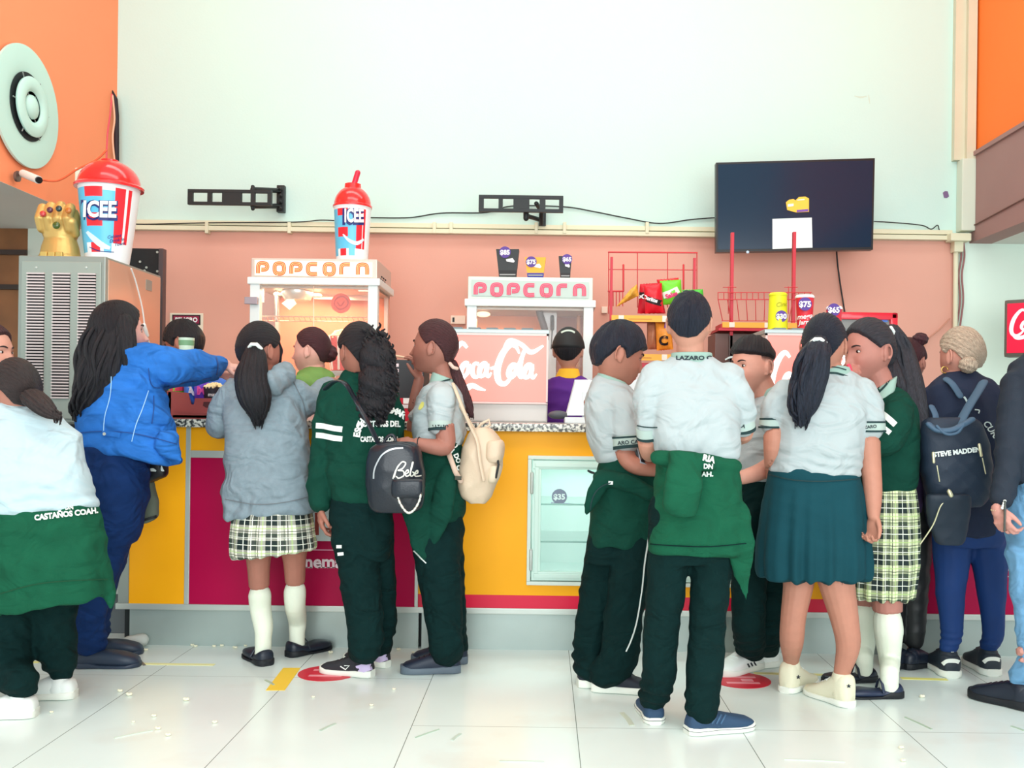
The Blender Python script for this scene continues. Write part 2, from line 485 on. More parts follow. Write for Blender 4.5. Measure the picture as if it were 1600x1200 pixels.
# corner column on the right, lower pale post
struct('trim_4', MB().box(W(1487, 200, BW).x, W(1503, 200, BW).x, BW - .05, BW, zo - .02, CEIL).box(W(1503, 200, BW).x, XR - .012, BW - .09, BW, zo - .02, CEIL), m_colmn)
struct('trim_5', MB().box(W(1494, 300, BW).x, XR - .012, BW - .10, BW, ZS + .06, zo - .02, bev=.01), mat('post_pale', (214, 220, 204), .7))

# ------------------------------------------------------------------ conduits, cables on the wall
mb = MB()
for (xa, ya), (xb_, yb_), h, D in (((181, 350), (1485, 362), 7, .035), ((181, 361), (1500, 369), 7, .05)):
    a = W(xa, ya, BW); b = W(xb_, yb_, BW)
    mb.box(XL, b.x, BW - D - .003, BW - .003, (a.z + b.z) / 2 - h / 214 / 2, (a.z + b.z) / 2 + h / 214 / 2, bev=.004)
tag(mb.build('cable_trunking', m_cream), 'cream cable trunking running the length of the back wall above the salmon paint', 'conduit')
for x in (205, 327, 455, 680, 706, 838, 882, 1010):
    p = W(x, 357, BW); MB().box(p.x - .012, p.x + .012, BW - .06, BW - .003, p.z - .045, p.z + .035, bev=.003).build('trunking_clip', m_cream, bpy.data.objects['cable_trunking'])
m_blk = mat('black_cable', (30, 32, 34), .5)
def wall_cable(name, px, Y, r, m, lab):
    tag(cable(name, [W(a, b, Y) for a, b in px], r, m), lab, 'cable')
wall_cable('wall_cable', [(580, 340), (640, 340), (690, 333), (760, 332), (800, 322), (880, 323), (930, 331), (980, 341), (1030, 349), (1080, 343), (1118, 340)], BW - .012, .0045, m_blk, 'thin black cable sagging along the white wall between the two brackets and the television')
wall_cable('wall_cable', [(208, 340), (207, 350), (330, 348), (460, 347), (500, 344), (530, 345)], BW - .05, .004, m_blk, 'thin dark cable lying along the trunking left of the tall drink cup display')
wall_cable('wall_cable', [(1366, 346), (1400, 348), (1440, 352), (1455, 358), (1465, 352), (1470, 362), (1492, 368)], BW - .03, .004, m_blk, 'thin dark cable running from the television to the corner junction box')
wall_cable('power_cable', [(1307, 391), (1309, 415), (1313, 445), (1317, 470), (1322, 500), (1330, 530)], BW - .03, .006, m_blk, 'black cable hanging down the salmon wall from the television')
wall_cable('wall_cable', [(1484, 498), (1470, 513), (1450, 530), (1443, 545)], BW - .02, .005, mat('salmon_cable', (196, 140, 120), .6), 'salmon painted cable running diagonally down to the corner pipe')
wall_cable('corner_cable', [(1518, 245), (1530, 240), (1600, 200)], 6.4, .008, m_cream, 'cream cable running along the bottom of the orange wall') if False else None
mb = MB(); a = W(1490, 372, BW)
mb.tube([(W(1490, 380, BW).x, BW - .04, 2.38), (W(1490, 540, BW).x, BW - .04, 0.02)], .017, n=12)
mb.box(W(1484, 400, BW).x, W(1498, 400, BW).x, BW - .08, BW - .005, W(1490, 396, BW).z, W(1490, 376, BW).z, bev=.005)
tag(mb.build('conduit_pipe', m_cream, smooth=True, angle=40), 'cream vertical pipe in the right corner beside the pale green wall', 'pipe')
mb = MB(); pbox(mb, 1486, 364, 1518, 376, BW - .12, .1, bev=.008)
tag(mb.build('junction_box', m_cream), 'cream junction box where the trunking meets the right corner post', 'junction box')
for i, (dx, lab) in enumerate(((0, 'left'), (5, 'right'))):
    wall_cable('corner_cable', [(1500 + dx, 376), (1502 + dx, 400), (1498 + dx, 430), (1500 + dx, 470), (1494 + dx, 520), (1493 + dx, 560)], BW - .03 - .01 * i, .007, mat('mauve_cable', (150, 100, 100), .6), 'mauve cable hanging beside the corner pipe, %s one of two' % lab)
wall_cable('beam_cable', [(1520, 362), (1535, 354), (1560, 340), (1600, 322)], 6.6, .004, m_blk, 'x') if False else None
tag(cable('beam_cable', [(XR - .02, 6.9, 2.52), (XR - .02, 6.0, 2.56), (XR - .02, 5.0, 2.6), (XR - .02, 4.0, 2.62)], .005, mat('brown_cable', (120, 84, 76), .6)), 'brown cable running along the mauve beam under the orange wall', 'cable')
# chipped paint mark and stain
mb = MB(); ribbon(mb, [(1474, 305, 8), (1478, 304, 11), (1482, 303, 8)], 1, flat_place(BW), thick=.002)
tag(mb.build('wall_stain', mat('stain_purple', (120, 96, 134), .8)), 'small purple stain on the white wall left of the corner post', 'stain')
mb = MB(); ribbon(mb, [(1335, 150, 1), (1345, 152, 3), (1355, 150, 1)], 1, flat_place(BW), thick=.001); ribbon(mb, [(1357, 148, 1), (1358, 155, 2), (1359, 162, 1)], 1, flat_place(BW), thick=.001)
tag(mb.build('wall_crack', mat('crack_grey', (196, 214, 200), .8)), 'small crack in the white plaster above the television', 'crack')

# black drape strip in the left corner with pink wires
mb = MB()
q = [(176, 142), (180, 155), (182, 180), (182, 215), (182, 255)]
mb.tube([W(a, b, BW - .08) for a, b in q], [.004, .018, .018, .018, .018], n=10)
tag(mb.build('cable_cover', mat('black_rubber', (34, 22, 32), .6), smooth=True), 'black cable cover strip hanging in the corner between orange and white walls', 'cable cover')
for i, (q, rgb, lab) in enumerate((([(175, 148), (172, 180), (168, 210), (166, 257)], (220, 80, 90), 'red wire rising from the red dome cup to the black strip'),
                             ([(176, 150), (179, 185), (176, 215), (179, 250)], (232, 170, 140), 'pale wire hanging beside the red one above the dome cup'),
                             ([(166, 235), (150, 250), (120, 265), (100, 278), (85, 283), (64, 281)], (226, 100, 60), 'orange wire swinging from the security camera across the orange wall'))):
    tag(cable('thin_wire', [W(a, b, 6.2 - (i == 2) * .6) for a, b in q], .006, mat('wire%d' % i, rgb, .5)), lab, 'wire')

# ------------------------------------------------------------------ ceiling-style round vent on the left wall
def vent():
    c = Vector((XL, 5.3, 0)); c.y = 1500 * (-XL) / 820.0
    c.z = W(28, 167, c.y).z
    k = 0.5 * 187 / (F / c.y)
    t = thing('round_vent', c, 'round pale green air vent with a dark ring high on the orange wall', 'vent')
    pale = mat('vent_pale_mint', (196, 232, 222), .5); dark = mat('vent_dark', (22, 30, 34), .7)
    ax = (1, 0, 0)
    MB().lathe(c, [(k * .0001, .02), (k * .9, .02), (k, .015), (k, .03), (k * .88, .034), (k * .74, .036), (k * .60, .034), (k * .57, .03), (.0001, .03)], n=72, axis=ax).build('outer_ring', pale, t, True, 50)
    MB().lathe(c + Vector((.032, 0, 0)), [(.0001, 0), (k * .56, 0), (k * .56, .004), (.0001, .004)], n=64, axis=ax).build('duct_opening', dark, t)
    MB().lathe(c + Vector((.05, 0, 0)), [(k * .26, 0), (k * .48, .0), (k * .49, .012), (k * .44, .022), (k * .34, .024), (k * .27, .018), (k * .25, .006), (k * .26, 0)], n=64, axis=ax).build('inner_ring', pale, t, True, 50)
    MB().lathe(c + Vector((.04, 0, 0)), [(.0001, 0), (k * .17, 0), (k * .2, .01), (k * .19, .02), (k * .1, .035), (.0001, .038)], n=48, axis=ax).build('centre_cone', pale, t, True, 50)
    mb = MB()
    for a in range(3):
        an = a * PI / 3
        d = Vector((0, math.cos(an), math.sin(an))) * k * .55
        mb.tube([c + Vector((.05, 0, 0)) - d, c + Vector((.05, 0, 0)) + d], .004, n=6)
    mb.build('vent_spokes', mat('vent_metal', (150, 160, 158), .4, .6), t)
vent()
# security camera
def secam():
    Y = 5.64; c = W(45, 275, Y)
    t = thing('security_camera', c, 'small white bullet security camera on a bracket under the round vent', 'security camera')
    mb = MB(); mb.tube([W(27, 270, Y), W(34, 272, Y), W(40, 274, Y)], .012); mb.lathe(W(25, 276, Y), [(.001, 0), (.03, 0), (.03, .015), (.001, .02)], axis=(1, 0, 0), n=20)
    mb.build('bracket', mat('camera_bracket', (120, 100, 92), .4, .5), t, True, 40)
    a, b = W(36, 271, Y), W(60, 281, Y - .12)
    MB().tube([a, b], .023, n=20, round_ends=False).build('camera_body', mat('camera_white', (230, 232, 226), .4), t, True, 40)
    d = (b - a).normalized()
    MB().tube([b - d * .005, b + d * .012], .019, n=20, round_ends=False).build('lens', mat('camera_lens', (24, 26, 30), .15), t)
secam()
mb = MB(); pbox(mb, 117, 262, 142, 291, 6.0, .05, bev=.006); 
o = tag(mb.build('wall_box', mat('box_white', (228, 226, 206), .5)), 'square white electrical box on the orange wall behind the red dome cup', 'electrical box')
mb = MB(); mb.lathe(W(124, 277, 5.995), [(.001, 0), (.01, 0), (.01, .004), (.001, .004)], axis=(0, -1, 0), n=16); mb.build('keyhole', m_blk, o)

# ------------------------------------------------------------------ television brackets and television
m_brk = mat('black_metal', (38, 42, 44), .45, .3)
def bracket(x0, y0, x1, y1, holes, Y, lab, arm):
    t = thing('television_bracket', W((x0 + x1) / 2, (y0 + y1) / 2, Y), lab, 'wall bracket', 'empty television wall brackets')
    mb = MB()
    a, b = W(x0, y0, Y), W(x1, y1, Y); Z0, Z1 = min(a.z, b.z), max(a.z, b.z)
    xs = [a.x] + [v for h in holes for v in (a.x + (b.x - a.x) * h[0], a.x + (b.x - a.x) * h[1])] + [b.x]
    e = (Z1 - Z0) * .2
    mb.box(a.x, b.x, Y, Y + .03, Z0, Z0 + e, bev=.004); mb.box(a.x, b.x, Y, Y + .03, Z1 - e, Z1, bev=.004)
    for i in range(0, len(xs), 2): mb.box(xs[i], xs[i + 1], Y + .002, Y + .026, Z0 + e * .7, Z1 - e * .7)
    mb.build('plate', m_brk, t)
    mb = MB(); arm(mb); mb.build('swing_arm', m_brk, t, True, 40)
def armA(mb):
    Y = BW - .02
    pbox(mb, 432, 289, 444, 331, BW - .05, .05, bev=.005)
    mb.tube([W(436, 298, BW - .06), W(395, 296, BW - .28)], .018); mb.tube([W(436, 322, BW - .06), W(395, 322, BW - .28)], .018)
    for y in (295, 305, 315, 325): mb.tube([W(438, y, BW - .09), W(438, y, BW - .04)], .012)
    mb.tube([W(395, 292, BW - .3), W(395, 326, BW - .3)], .014)
bracket(293, 295, 424, 321, [(.06, .235), (.285, .41), (.64, .75), (.80, .95)], BW - .36, 'left of the two empty black television brackets, its plate swung flat', armA)
def armB(mb):
    pbox(mb, 842, 330, 853, 353, BW - .05, .05, bev=.005)
    mb.tube([W(822, 337, BW - .25), W(846, 344, BW - .06)], .016); mb.tube([W(846, 326, BW - .2), W(846, 350, BW - .1)], .014); mb.tube([W(822, 333, BW - .27), W(822, 341, BW - .27)], .02)
    mb.tube([W(838, 318, BW - .3), W(846, 330, BW - .15)], .016)
bracket(748, 304, 880, 332, [(.06, .235), (.285, .41), (.60, .72), (.79, .95)], BW - .34, 'right empty black television bracket, with its short arm showing below', armB)

def television():
    Y = 6.55
    t = thing('television', W(1243, 320, Y), 'large black flat television on the back wall with a white paper on its screen', 'television')
    P = [W(1119, 254, Y), W(1367, 247, Y), W(1364, 390, Y), W(1119, 394, Y)]
    mb = MB(); mb.prism([(p.x, p.z) for p in P], Y, Y + .06); mb.build('casing', mat('television_casing', (14, 16, 20), .35), t)
    P = [W(1122, 257, Y), W(1364, 250.5, Y), W(1361, 386, Y), W(1122, 390, Y)]
    mb = MB(); mb.prism([(p.x, p.z) for p in P], Y - .002, Y + .01); mb.build('screen', mat('television_screen', (12, 40, 64), .16, spec=.4), t)
    mb = MB(); mb.tube([W(1270, 330, Y + .06), W(1270, 330, BW - .02)], .03); mb.box(W(1240, 330, Y).x, W(1300, 330, Y).x, BW - .03, BW, 2.5, 2.8); mb.build('wall_mount', m_brk, t)
    mb = MB(); mb.ppx([(1207, 342), (1268.5, 340), (1269.5, 387), (1207, 389)], Y - .005, .002)
    tag(mb.build('paper_sheet', mat('paper_white', (226, 240, 240), .8)), 'white paper sheet taped to the middle of the black television screen', 'paper')
    s = thing('screen_sticker', W(1246, 318, Y), 'yellow sticker of two popcorn boxes stuck on the television screen above the paper', 'sticker')
    MB().ppx([(1228, 316), (1233, 312), (1240, 311), (1243, 313), (1248, 308), (1258, 307), (1264, 310), (1264, 331), (1244, 332), (1230, 328)], Y - .005, .002).build('yellow_boxes', mat('sticker_yellow', (250, 196, 70), .6), s)
    MB().ppx([(1245, 328), (1263, 326.5), (1263, 330), (1245, 331.5)], Y - .007, .003).build('purple_band', mat('sticker_purple', (120, 80, 170), .6), s)
    MB().ppx([(1231, 319), (1240, 318), (1240, 322), (1231, 323)], Y - .007, .003).ppx([(1246, 312), (1257, 311), (1257, 312.3), (1246, 313.3)], Y - .007, .003).build('white_patch', mat('sticker_white', (250, 245, 235), .6), s)
    mb = MB(); mb.lathe(W(1168, 394, Y), [(.001, 0), (.01, 0), (.01, .006), (.001, .008)], axis=(0, -1, 0), n=12); mb.build('sensor_light', mat('sensor', (190, 215, 235), .3), t)
television()

# ------------------------------------------------------------------ concession counter
m_yel = mat('panel_amber_yellow', (255, 176, 20), .4, var=.02, spec=.25)
m_mag = mat('panel_magenta', (176, 0, 68), .4, var=.02, spec=.2)
m_redst = mat('panel_red_strip', (222, 12, 62), .35)
m_alu = mat('aluminium_trim', (192, 200, 194), .35, .35)
m_kick = mat('kick_plate_grey', (168, 182, 178), .32, .25, var=.05, vscale=4)
m_dark = mat('dark_gap', (28, 34, 36), .7)
m_frame = mat('frame_mint_white', (206, 232, 222), .35)
def granite():
    m = bpy.data.materials.new('speckled_granite'); m.use_nodes = True; nt = m.node_tree; b = nt.nodes['Principled BSDF']
    tc = nt.nodes.new('ShaderNodeTexCoord'); v = nt.nodes.new('ShaderNodeTexNoise'); v.inputs['Scale'].default_value = 70; v.inputs['Detail'].default_value = 4
    nt.links.new(tc.outputs['Object'], v.inputs['Vector'])
    r = nt.nodes.new('ShaderNodeValToRGB'); nt.links.new(v.outputs[0], r.inputs[0])
    e = r.color_ramp.elements; e[0].position = .42; e[0].color = C(60, 62, 62); e[1].position = .56; e[1].color = C(226, 226, 214)
    x = r.color_ramp.elements.new(.49); x.color = C(150, 152, 146)
    nt.links.new(r.outputs[0], b.inputs['Base Color']); b.inputs['Roughness'].default_value = .2
    return m
ZT = 1.08; ZB = 1.04
xA = W(203, 800, CF).x; x1 = W(297, 820, CF).x; x2 = W(652, 820, CF).x; x3 = W(1428, 850, CF).x; xE = 3.35
cab = [W(824, 800, CF).x, W(1222, 820, CF).x, W(1020, 916, CF).z, W(1020, 714, CF).z]
t = thing('concession_counter', (0, CF + .3, 0), 'long concession counter with yellow and magenta front panels on a grey plinth', 'counter')
z0, zr, zt = .2, .262, ZB
MB().box(xA, x1 - .02, CF, CF + .02, z0, zt).build('yellow_panel', m_yel, t)
MB().box(x1, x2, CF, CF + .02, .925, zt).build('yellow_panel', m_yel, t)
mb = MB(); mb.box(x2, cab[0], CF, CF + .02, zr, zt).box(cab[1], x3, CF, CF + .02, zr, zt).box(cab[0], cab[1], CF, CF + .02, zr, cab[2]).box(cab[0], cab[1], CF, CF + .02, cab[3], zt)
mb.build('yellow_panel', m_yel, t)
MB().box(x3, xE, CF, CF + .02, .925, zt).build('yellow_panel', m_yel, t)
MB().box(x1, x2, CF, CF + .02, z0, .9).build('magenta_panel', m_mag, t)
MB().box(x3, xE, CF, CF + .02, z0, .9).build('magenta_panel', m_mag, t)
MB().box(x2, x3, CF, CF + .02, z0, zr).build('red_strip', m_redst, t)
MB().box(x1, x2, CF - .006, CF + .02, .896, .93, bev=.002).build('panel_rail', m_alu, t)
MB().box(x3, xE, CF - .006, CF + .02, .896, .93, bev=.002).build('panel_rail', m_alu, t)
MB().box(x1 - .022, x1, CF - .007, CF + .02, z0, zt, bev=.002).box(x2 - .008, x2 + .008, CF - .007, CF + .02, z0, zt, bev=.002).build('panel_post', m_alu, t)
MB().box(xA - .06, xE, CF - .008, CF + .02, .172, z0, bev=.003).build('bottom_rail', m_alu, t)
MB().box(xA - .05, xA, CF - .004, CF + .3, z0, zt, bev=.003).build('corner_post', mat('corner_post_grey', (150, 158, 152), .4, .3), t)
mb = MB(); mb.box(xA - .0, x2 + .01, CF + .012, CF + .05, 0, .172).box(x2 + .025, xE, CF + .012, CF + .05, 0, .172)
mb.build('plinth', m_kick, t)
MB().box(xA - .04, xE, CF + .05, CF + .55, 0.0, .17).box(xA, cab[0] - .02, CF + .02, CF + .55, .172, zt - .002).box(cab[1] + .02, xE, CF + .02, CF + .55, .172, zt - .002).build('carcass', m_dark, t)
# logo panels
for ox in (0, 1094):
    cmb = MB(); P = flat_place(CF)
    xo = 452 + ox; yo = 877 + ox * .013
    # serif letters of the word set from strokes with feet
    def slab(x, y, w_, h_): cmb.ppx([(x, y), (x + w_, y), (x + w_, y + h_), (x, y + h_)], CF - .003, .004)
    text_on(cmb, 'Cinemas', xo + 46, yo, 20, P, bold=.03, lift=.003)
    for k, xx in enumerate((24, 31.5, 47, 53, 60, 67)):
        slab(xo + xx - 2, yo + 9, 6, 1.6)
    cmb.build('word_lettering', mat('lettering_white', (245, 226, 232), .5), t)
    e = MB().ppx([(xo + 22, 790), (xo + 88, 791), (xo + 88, 846), (xo + 22, 845)], CF - .003, .004).build('emblem', mat('emblem_white', (214, 232, 230), .5), t)
    em = MB(); em.ppx([(xo + 62, 801), (xo + 67, 801), (xo + 67, 836), (xo + 62, 836)], CF - .005, .003); em.ppx([(xo + 40, 801), (xo + 46, 801), (xo + 46, 836), (xo + 40, 836)], CF - .005, .003)
    em.build('emblem_stroke', mat('emblem_rust', (150, 60, 50), .5), e)
    MB().ppx([(xo + 24, 858), (xo + 90, 859), (xo + 90, 861), (xo + 24, 860)], CF - .003, .004).build('emblem_line', mat('line_pink', (226, 150, 180), .5), t)
    MB().ppx([(xo + 56, 782), (xo + 90, 782), (xo + 90, 789), (xo + 56, 789)], CF - .003, .004).build('emblem_cap', mat('cap_purple', (120, 22, 70), .5), t)
# worktop
mb = MB(); mb.box(xA - .02, xE, CF - .06, CF + .62, ZB, ZT, bev=.012)
wt = tag(mb.build('counter_worktop', granite(), smooth=True, angle=35), 'speckled grey granite worktop along the whole concession counter', 'worktop')
# left return of the counter
t2 = thing('side_counter', (xA - .7, 5.0, 0), 'grey side counter with black top left of the yellow panels', 'counter')
MB().box(-4.2, xA - .055, 4.78, 5.1, .2, 1.0).box(-4.2, -2.3, 5.1, 5.76, .2, 1.0).build('side_panel', mat('side_panel_pale', (196, 206, 200), .5), t2)
MB().box(-4.2, xA - .08, 4.8, 5.1, 0, .2).box(-4.2, -2.3, 5.1, 5.76, 0, .2).build('plinth', mat('plinth_shade', (96, 104, 108), .5), t2)
MB().box(-4.2, xA - .055, 4.74, 5.1, 1.0, 1.045, bev=.006).box(-4.2, -2.28, 5.1, 5.78, 1.0, 1.045, bev=.006).build('worktop', mat('black_stone', (26, 28, 30), .25), t2)

# glazed display cabinet set in the counter
def display_case():
    X0, X1, Z0, Z1 = cab
    t = thing('display_case', ((X0 + X1) / 2, CF + .02, Z0), 'white framed glass display case built into the yellow counter front', 'display case')
    def frm(mb, a, b, c, d, wd, y0, y1):
        mb.box(a, b, y0, y1, c, c + wd, bev=.004).box(a, b, y0, y1, d - wd, d, bev=.004).box(a, a + wd, y0, y1, c + wd, d - wd, bev=.004).box(b - wd, b, y0, y1, c + wd, d - wd, bev=.004)
    mb = MB(); frm(mb, X0, X1, Z0, Z1, .018, CF - .018, CF + .05); mb.build('outer_frame', mat('frame_shade_white', (214, 226, 216), .4), t)
    g = .022
    dr = MB(); frm(dr, X0 + g, X1 - g, Z0 + g, Z1 - g, .042, CF - .012, CF + .03); dr = dr.build('door_frame', m_frame, t)
    mb = MB(); frm(mb, X0 + g + .012, X1 - g - .012, Z0 + g + .012, Z1 - g - .012, .02, CF - .018, CF - .01); mb.build('frame_moulding', m_frame, dr)
    mb = MB()
    for z in (Z0 + .12, Z1 - .13): mb.tube([(X0 + .02, CF - .018, z - .045), (X0 + .02, CF - .018, z + .045)], .008, n=10)
    mb.build('hinge', m_alu, t, True)
    gl = bpy.data.materials.new('cabinet_glass'); gl.use_nodes = True; nt = gl.node_tree
    b = nt.nodes['Principled BSDF']; b.inputs['Base Color'].default_value = (.8, 1, .95, 1); b.inputs['Roughness'].default_value = .02; b.inputs['Alpha'].default_value = .12
    MATS['cabinet_glass'] = gl
    a = X0 + g + .04; c = X1 - g - .04; e = Z0 + g + .04; f = Z1 - g - .04
    MB().box(a, c, CF + .004, CF + .008, e, f).build('glass_pane', gl, t)
    inn = mat('case_interior_white', (216, 236, 230), .5)
    D = CF + .5
    mb = MB(); mb.box(X0 + .01, X1 - .01, D - .01, D, Z0, Z1).box(X0 + .01, X0 + .02, CF + .05, D, Z0, Z1).box(X1 - .02, X1 - .01, CF + .05, D, Z0, Z1).box(X0 + .01, X1 - .01, CF + .05, D, Z0 - .0, Z0 + .03).box(X0 + .01, X1 - .01, CF + .05, D, Z1 - .01, Z1)
    mb.build('interior', inn, t)
    for y in (789, 847):
        z = W(1020, y, CF + .1).z
        MB().box(X0 + .03, X1 - .03, CF + .07, D - .02, z - .003, z + .003).build('glass_shelf', mat('shelf_glass_green', (150, 205, 190), .1, alpha=.14), t)
    for y in (789, 847):
        z = W(1020, y, CF + .1).z
        MB().box(X0 + .03, X1 - .03, CF + .064, CF + .07, z - .004, z + .004).build('shelf_edge', mat('shelf_edge_green', (110, 160, 150), .3), t)
    for x in (.25, .75):
        l = area('display_case_lamp', ((X0 + (X1 - X0) * x), CF + .2, Z1 - .02), (0, 0, 0), .5, .08, 2.2, (.86, 1.0, .97))
    for cx, cy, r, tx, Y in ((874, 776, 12, '$35', CF + .12), (922, 887, 9, '$35', CF + .1)):
        s = MB(); disc_on(s, cx, cy, r, flat_place(Y), lift=.002); s.ppx([(cx - 13, cy + 10), (cx + 22, cy + 12), (cx + 20, cy + 14), (cx - 13, cy + 13)], Y, .05)
        o = s.build('price_tag', mat('tag_purple', (74, 56, 120), .6)); 
        tag(o, 'round purple price tag on the upper glass shelf of the display case' if cy < 800 else 'round purple price tag at the bottom of the display case', 'price tag')
        x = MB(); text_on(x, tx, cx, cy, r * .72, flat_place(Y), lift=.004, bold=.04); x.build('price_lettering', mat('tag_white', (245, 245, 250), .6), o)
    mb = MB(); ribbon(mb, [(918, 735, 3), (924, 738, 4), (930, 740, 3)], 1, flat_place(CF + .002)); mb.build('latch', m_blk, t)
display_case()

# ------------------------------------------------------------------ back counter and popcorn machines
t = thing('back_counter', (0, 6.3, 0), 'grey back counter along the salmon wall carrying the popcorn machines', 'counter')
MB().box(XL + .3, xg - .2, 5.95, 6.9, 0, .86).build('cabinet_body', mat('back_counter_grey', (150, 150, 146), .5), t)
MB().box(XL + .28, xg - .18, 5.9, 6.95, .86, .9, bev=.005).build('worktop', mat('steel', (186, 190, 188), .3, .6), t)

m_steel = mat('brushed_steel', (190, 190, 186), .3, .5)
m_pinkA = mat('sign_pink', (232, 84, 112), .5); m_grn = mat('sign_mint_grey', (196, 212, 200), .5)
def popcorn(xl, xr, yt, ys0, ys1, yf, lit, lab, Y=5.96, depth=.55):
    s = F / Y
    A = W(xl, yt, Y); B = W(xr, yt, Y); X0, X1 = A.x, B.x; ZT_ = A.z * .5 + B.z * .5; ZH = W((xl + xr) / 2, yf, Y).z
    t = thing('popcorn_machine', ((X0 + X1) / 2, Y + depth / 2, .9), lab, 'popcorn machine', 'popcorn machines on the back counter')
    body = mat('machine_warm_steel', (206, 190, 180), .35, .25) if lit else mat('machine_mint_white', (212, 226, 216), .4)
    post = mat('machine_post_white', (226, 236, 236), .4)
    h = MB(); h.box(X0 + .01, X1 - .01, Y, Y + depth, ZH, ZT_, bev=.006); h = h.build('sign_header', body, t)
    MB().box(X0 - .01, X1 + .01, Y - .012, Y + depth, ZH - .045, ZH, bev=.008).build('canopy_edge', post, t)
    if lit:
        mb = MB()
        for r in range(4):
            for k in range(3): mb.box(X1 - .012, X1 - .006, Y + .12 + k * .07 + (r % 2) * .03, Y + .15 + k * .07 + (r % 2) * .03, ZT_ - .15 + r * .02, ZT_ - .142 + r * .02)
        mb.build('header_vent', m_dark, h)
    zb = .9
    for x in (X0 + .035, X1 - .035):
        MB().box(x - .03, x + .03, Y, Y + .06, zb, ZH - .04, bev=.004).build('corner_post', post, t)
        MB().box(x - .012, x + .012, Y + depth - .05, Y + depth, zb, ZH - .04).build('rear_post', body, t)
    MB().box(X0 + .01, X1 - .01, Y, Y + depth, zb, zb + .22, bev=.005).build('base_drawer', m_steel, t)
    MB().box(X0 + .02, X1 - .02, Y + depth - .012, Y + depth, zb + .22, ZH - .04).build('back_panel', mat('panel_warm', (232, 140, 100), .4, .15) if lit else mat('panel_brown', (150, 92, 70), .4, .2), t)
    MB().box(X0 + .02, X1 - .02, Y + .05, Y + depth, ZH - .06, ZH - .045).build('inner_ceiling', mat('inner_grey', (196, 180, 168), .4, .3), t)
    gl = bpy.data.materials.get('popcorn_glass') or bpy.data.materials.new('popcorn_glass'); gl.use_nodes = True
    b = gl.node_tree.nodes['Principled BSDF']; b.inputs['Alpha'].default_value = .1; b.inputs['Roughness'].default_value = .02
    MB().box(X0 + .065, X1 - .065, Y + .02, Y + .025, zb + .22, ZH - .05).build('front_glass', gl, t)
    MB().box(X1 - .02, X1 - .016, Y + .06, Y + depth - .05, zb + .22, ZH - .05).build('side_glass', gl, t)
    return t, X0, X1, ZT_, ZH, h
t, X0, X1, ZT1, ZH, h = popcorn(390, 592, 404, 0, 0, 434, True, 'lit popcorn machine with orange glowing lettering, left of the two', Y=5.96)
MB().ppx([(398, 406), (582, 410), (582, 433), (398, 430)], 5.953, .004).build('lit_sign', mat('lit_sign_cream', (255, 242, 214), .5, emit=.75), h)
popcorn_sign(400, 582, 429.5, 408, 2.6, 5.951, mat('sign_orange', (236, 84, 40), .5, emit=.22), mat('sign_orange_pale', (255, 196, 130), .5, emit=.45), h, lw=6.4)
l = area('popcorn_machine_lamp', ((X0 + X1) / 2 - .1, 6.2, ZH - .07), (0, 0, 0), .5, .25, 13, (1, .62, .36))
# kettle assembly, hanging plates, shelf wire and heap of popcorn inside the first machine
Y = 6.15
MB().tube([W(432, 452, Y), W(432, 500, Y)], .012).tube([W(430, 460, Y), W(500, 462, Y)], .012).build('kettle_arm', m_steel, t, True)
MB().lathe(W(465, 462, Y), [(.001, -.03), (.08, -.03), (.1, .0), (.1, .03), (.04, .05), (.001, .05)], n=32).build('kettle', mat('kettle_steel', (230, 225, 215), .25, .6), t, True, 40)
MB().ppx([(455, 462), (463, 474), (452, 484), (440, 474)], Y - .05, .01).build('hanging_plate', mat('plate_lit', (255, 248, 235), .5, emit=.6), t)
MB().ppx([(400, 447), (412, 447), (412, 472), (400, 472)], Y - .08, .01).ppx([(560, 442), (580, 442), (580, 455), (560, 455)], Y - .08, .01).build('lamp_glow', mat('bulb_lit', (255, 240, 215), .5, emit=1.3), t)
MB().ppx([(490, 440), (582, 444), (582, 470), (490, 467)], Y + .2, .01).build('grey_plate', mat('inner_grey_plate', (205, 180, 170), .4, .2), t)
mb = MB(); c = W(533, 474, Y - .1); mb.lathe(c, [(.001, 0), (.062, 0), (.062, .008), (.001, .01)], axis=(0, -1, 0), n=40)
dsk = mb.build('red_disc', mat('disc_orange_red', (240, 84, 58), .5), t)
mb = MB(); ribbon(mb, [(522, 474, 1.5), (528, 465, 2), (538, 464, 1.5), (544, 472, 2), (540, 480, 1.5), (530, 483, 2)], 1, flat_place(Y - .112), closed=True); ribbon(mb, [(527, 472, 2), (532, 478, 2), (538, 471, 2)], 1, flat_place(Y - .112)); mb.build('disc_pattern', mat('disc_dark', (200, 50, 38), .5), dsk)
mb = MB()
for k, yy in enumerate((496, 503)):
    mb.tube([W(398, yy - 2, Y - .1 + k * .1), W(582, yy, Y - .1 + k * .1)], .004, n=6)
for k in range(22): mb.tube([W(400 + k * 8.3, 495, Y - .1), W(404 + k * 8.3, 503, Y)], .003, n=5)
mb.build('wire_shelf', mat('chrome_warm', (240, 210, 190), .25, .7), t)
MB().tube([W(490, 440, 6.0), W(490, 600, 6.0)], .003, n=6).build('door_edge', mat('acrylic', (250, 225, 205), .2), t)
MB().box(X0 - .02, X0 + .06, 5.93, 5.955, W(400, 475, 5.93).z, W(400, 464, 5.93).z, bev=.003).build('hinge_plate', mat('hinge_grey', (160, 150, 158), .4, .4), t)
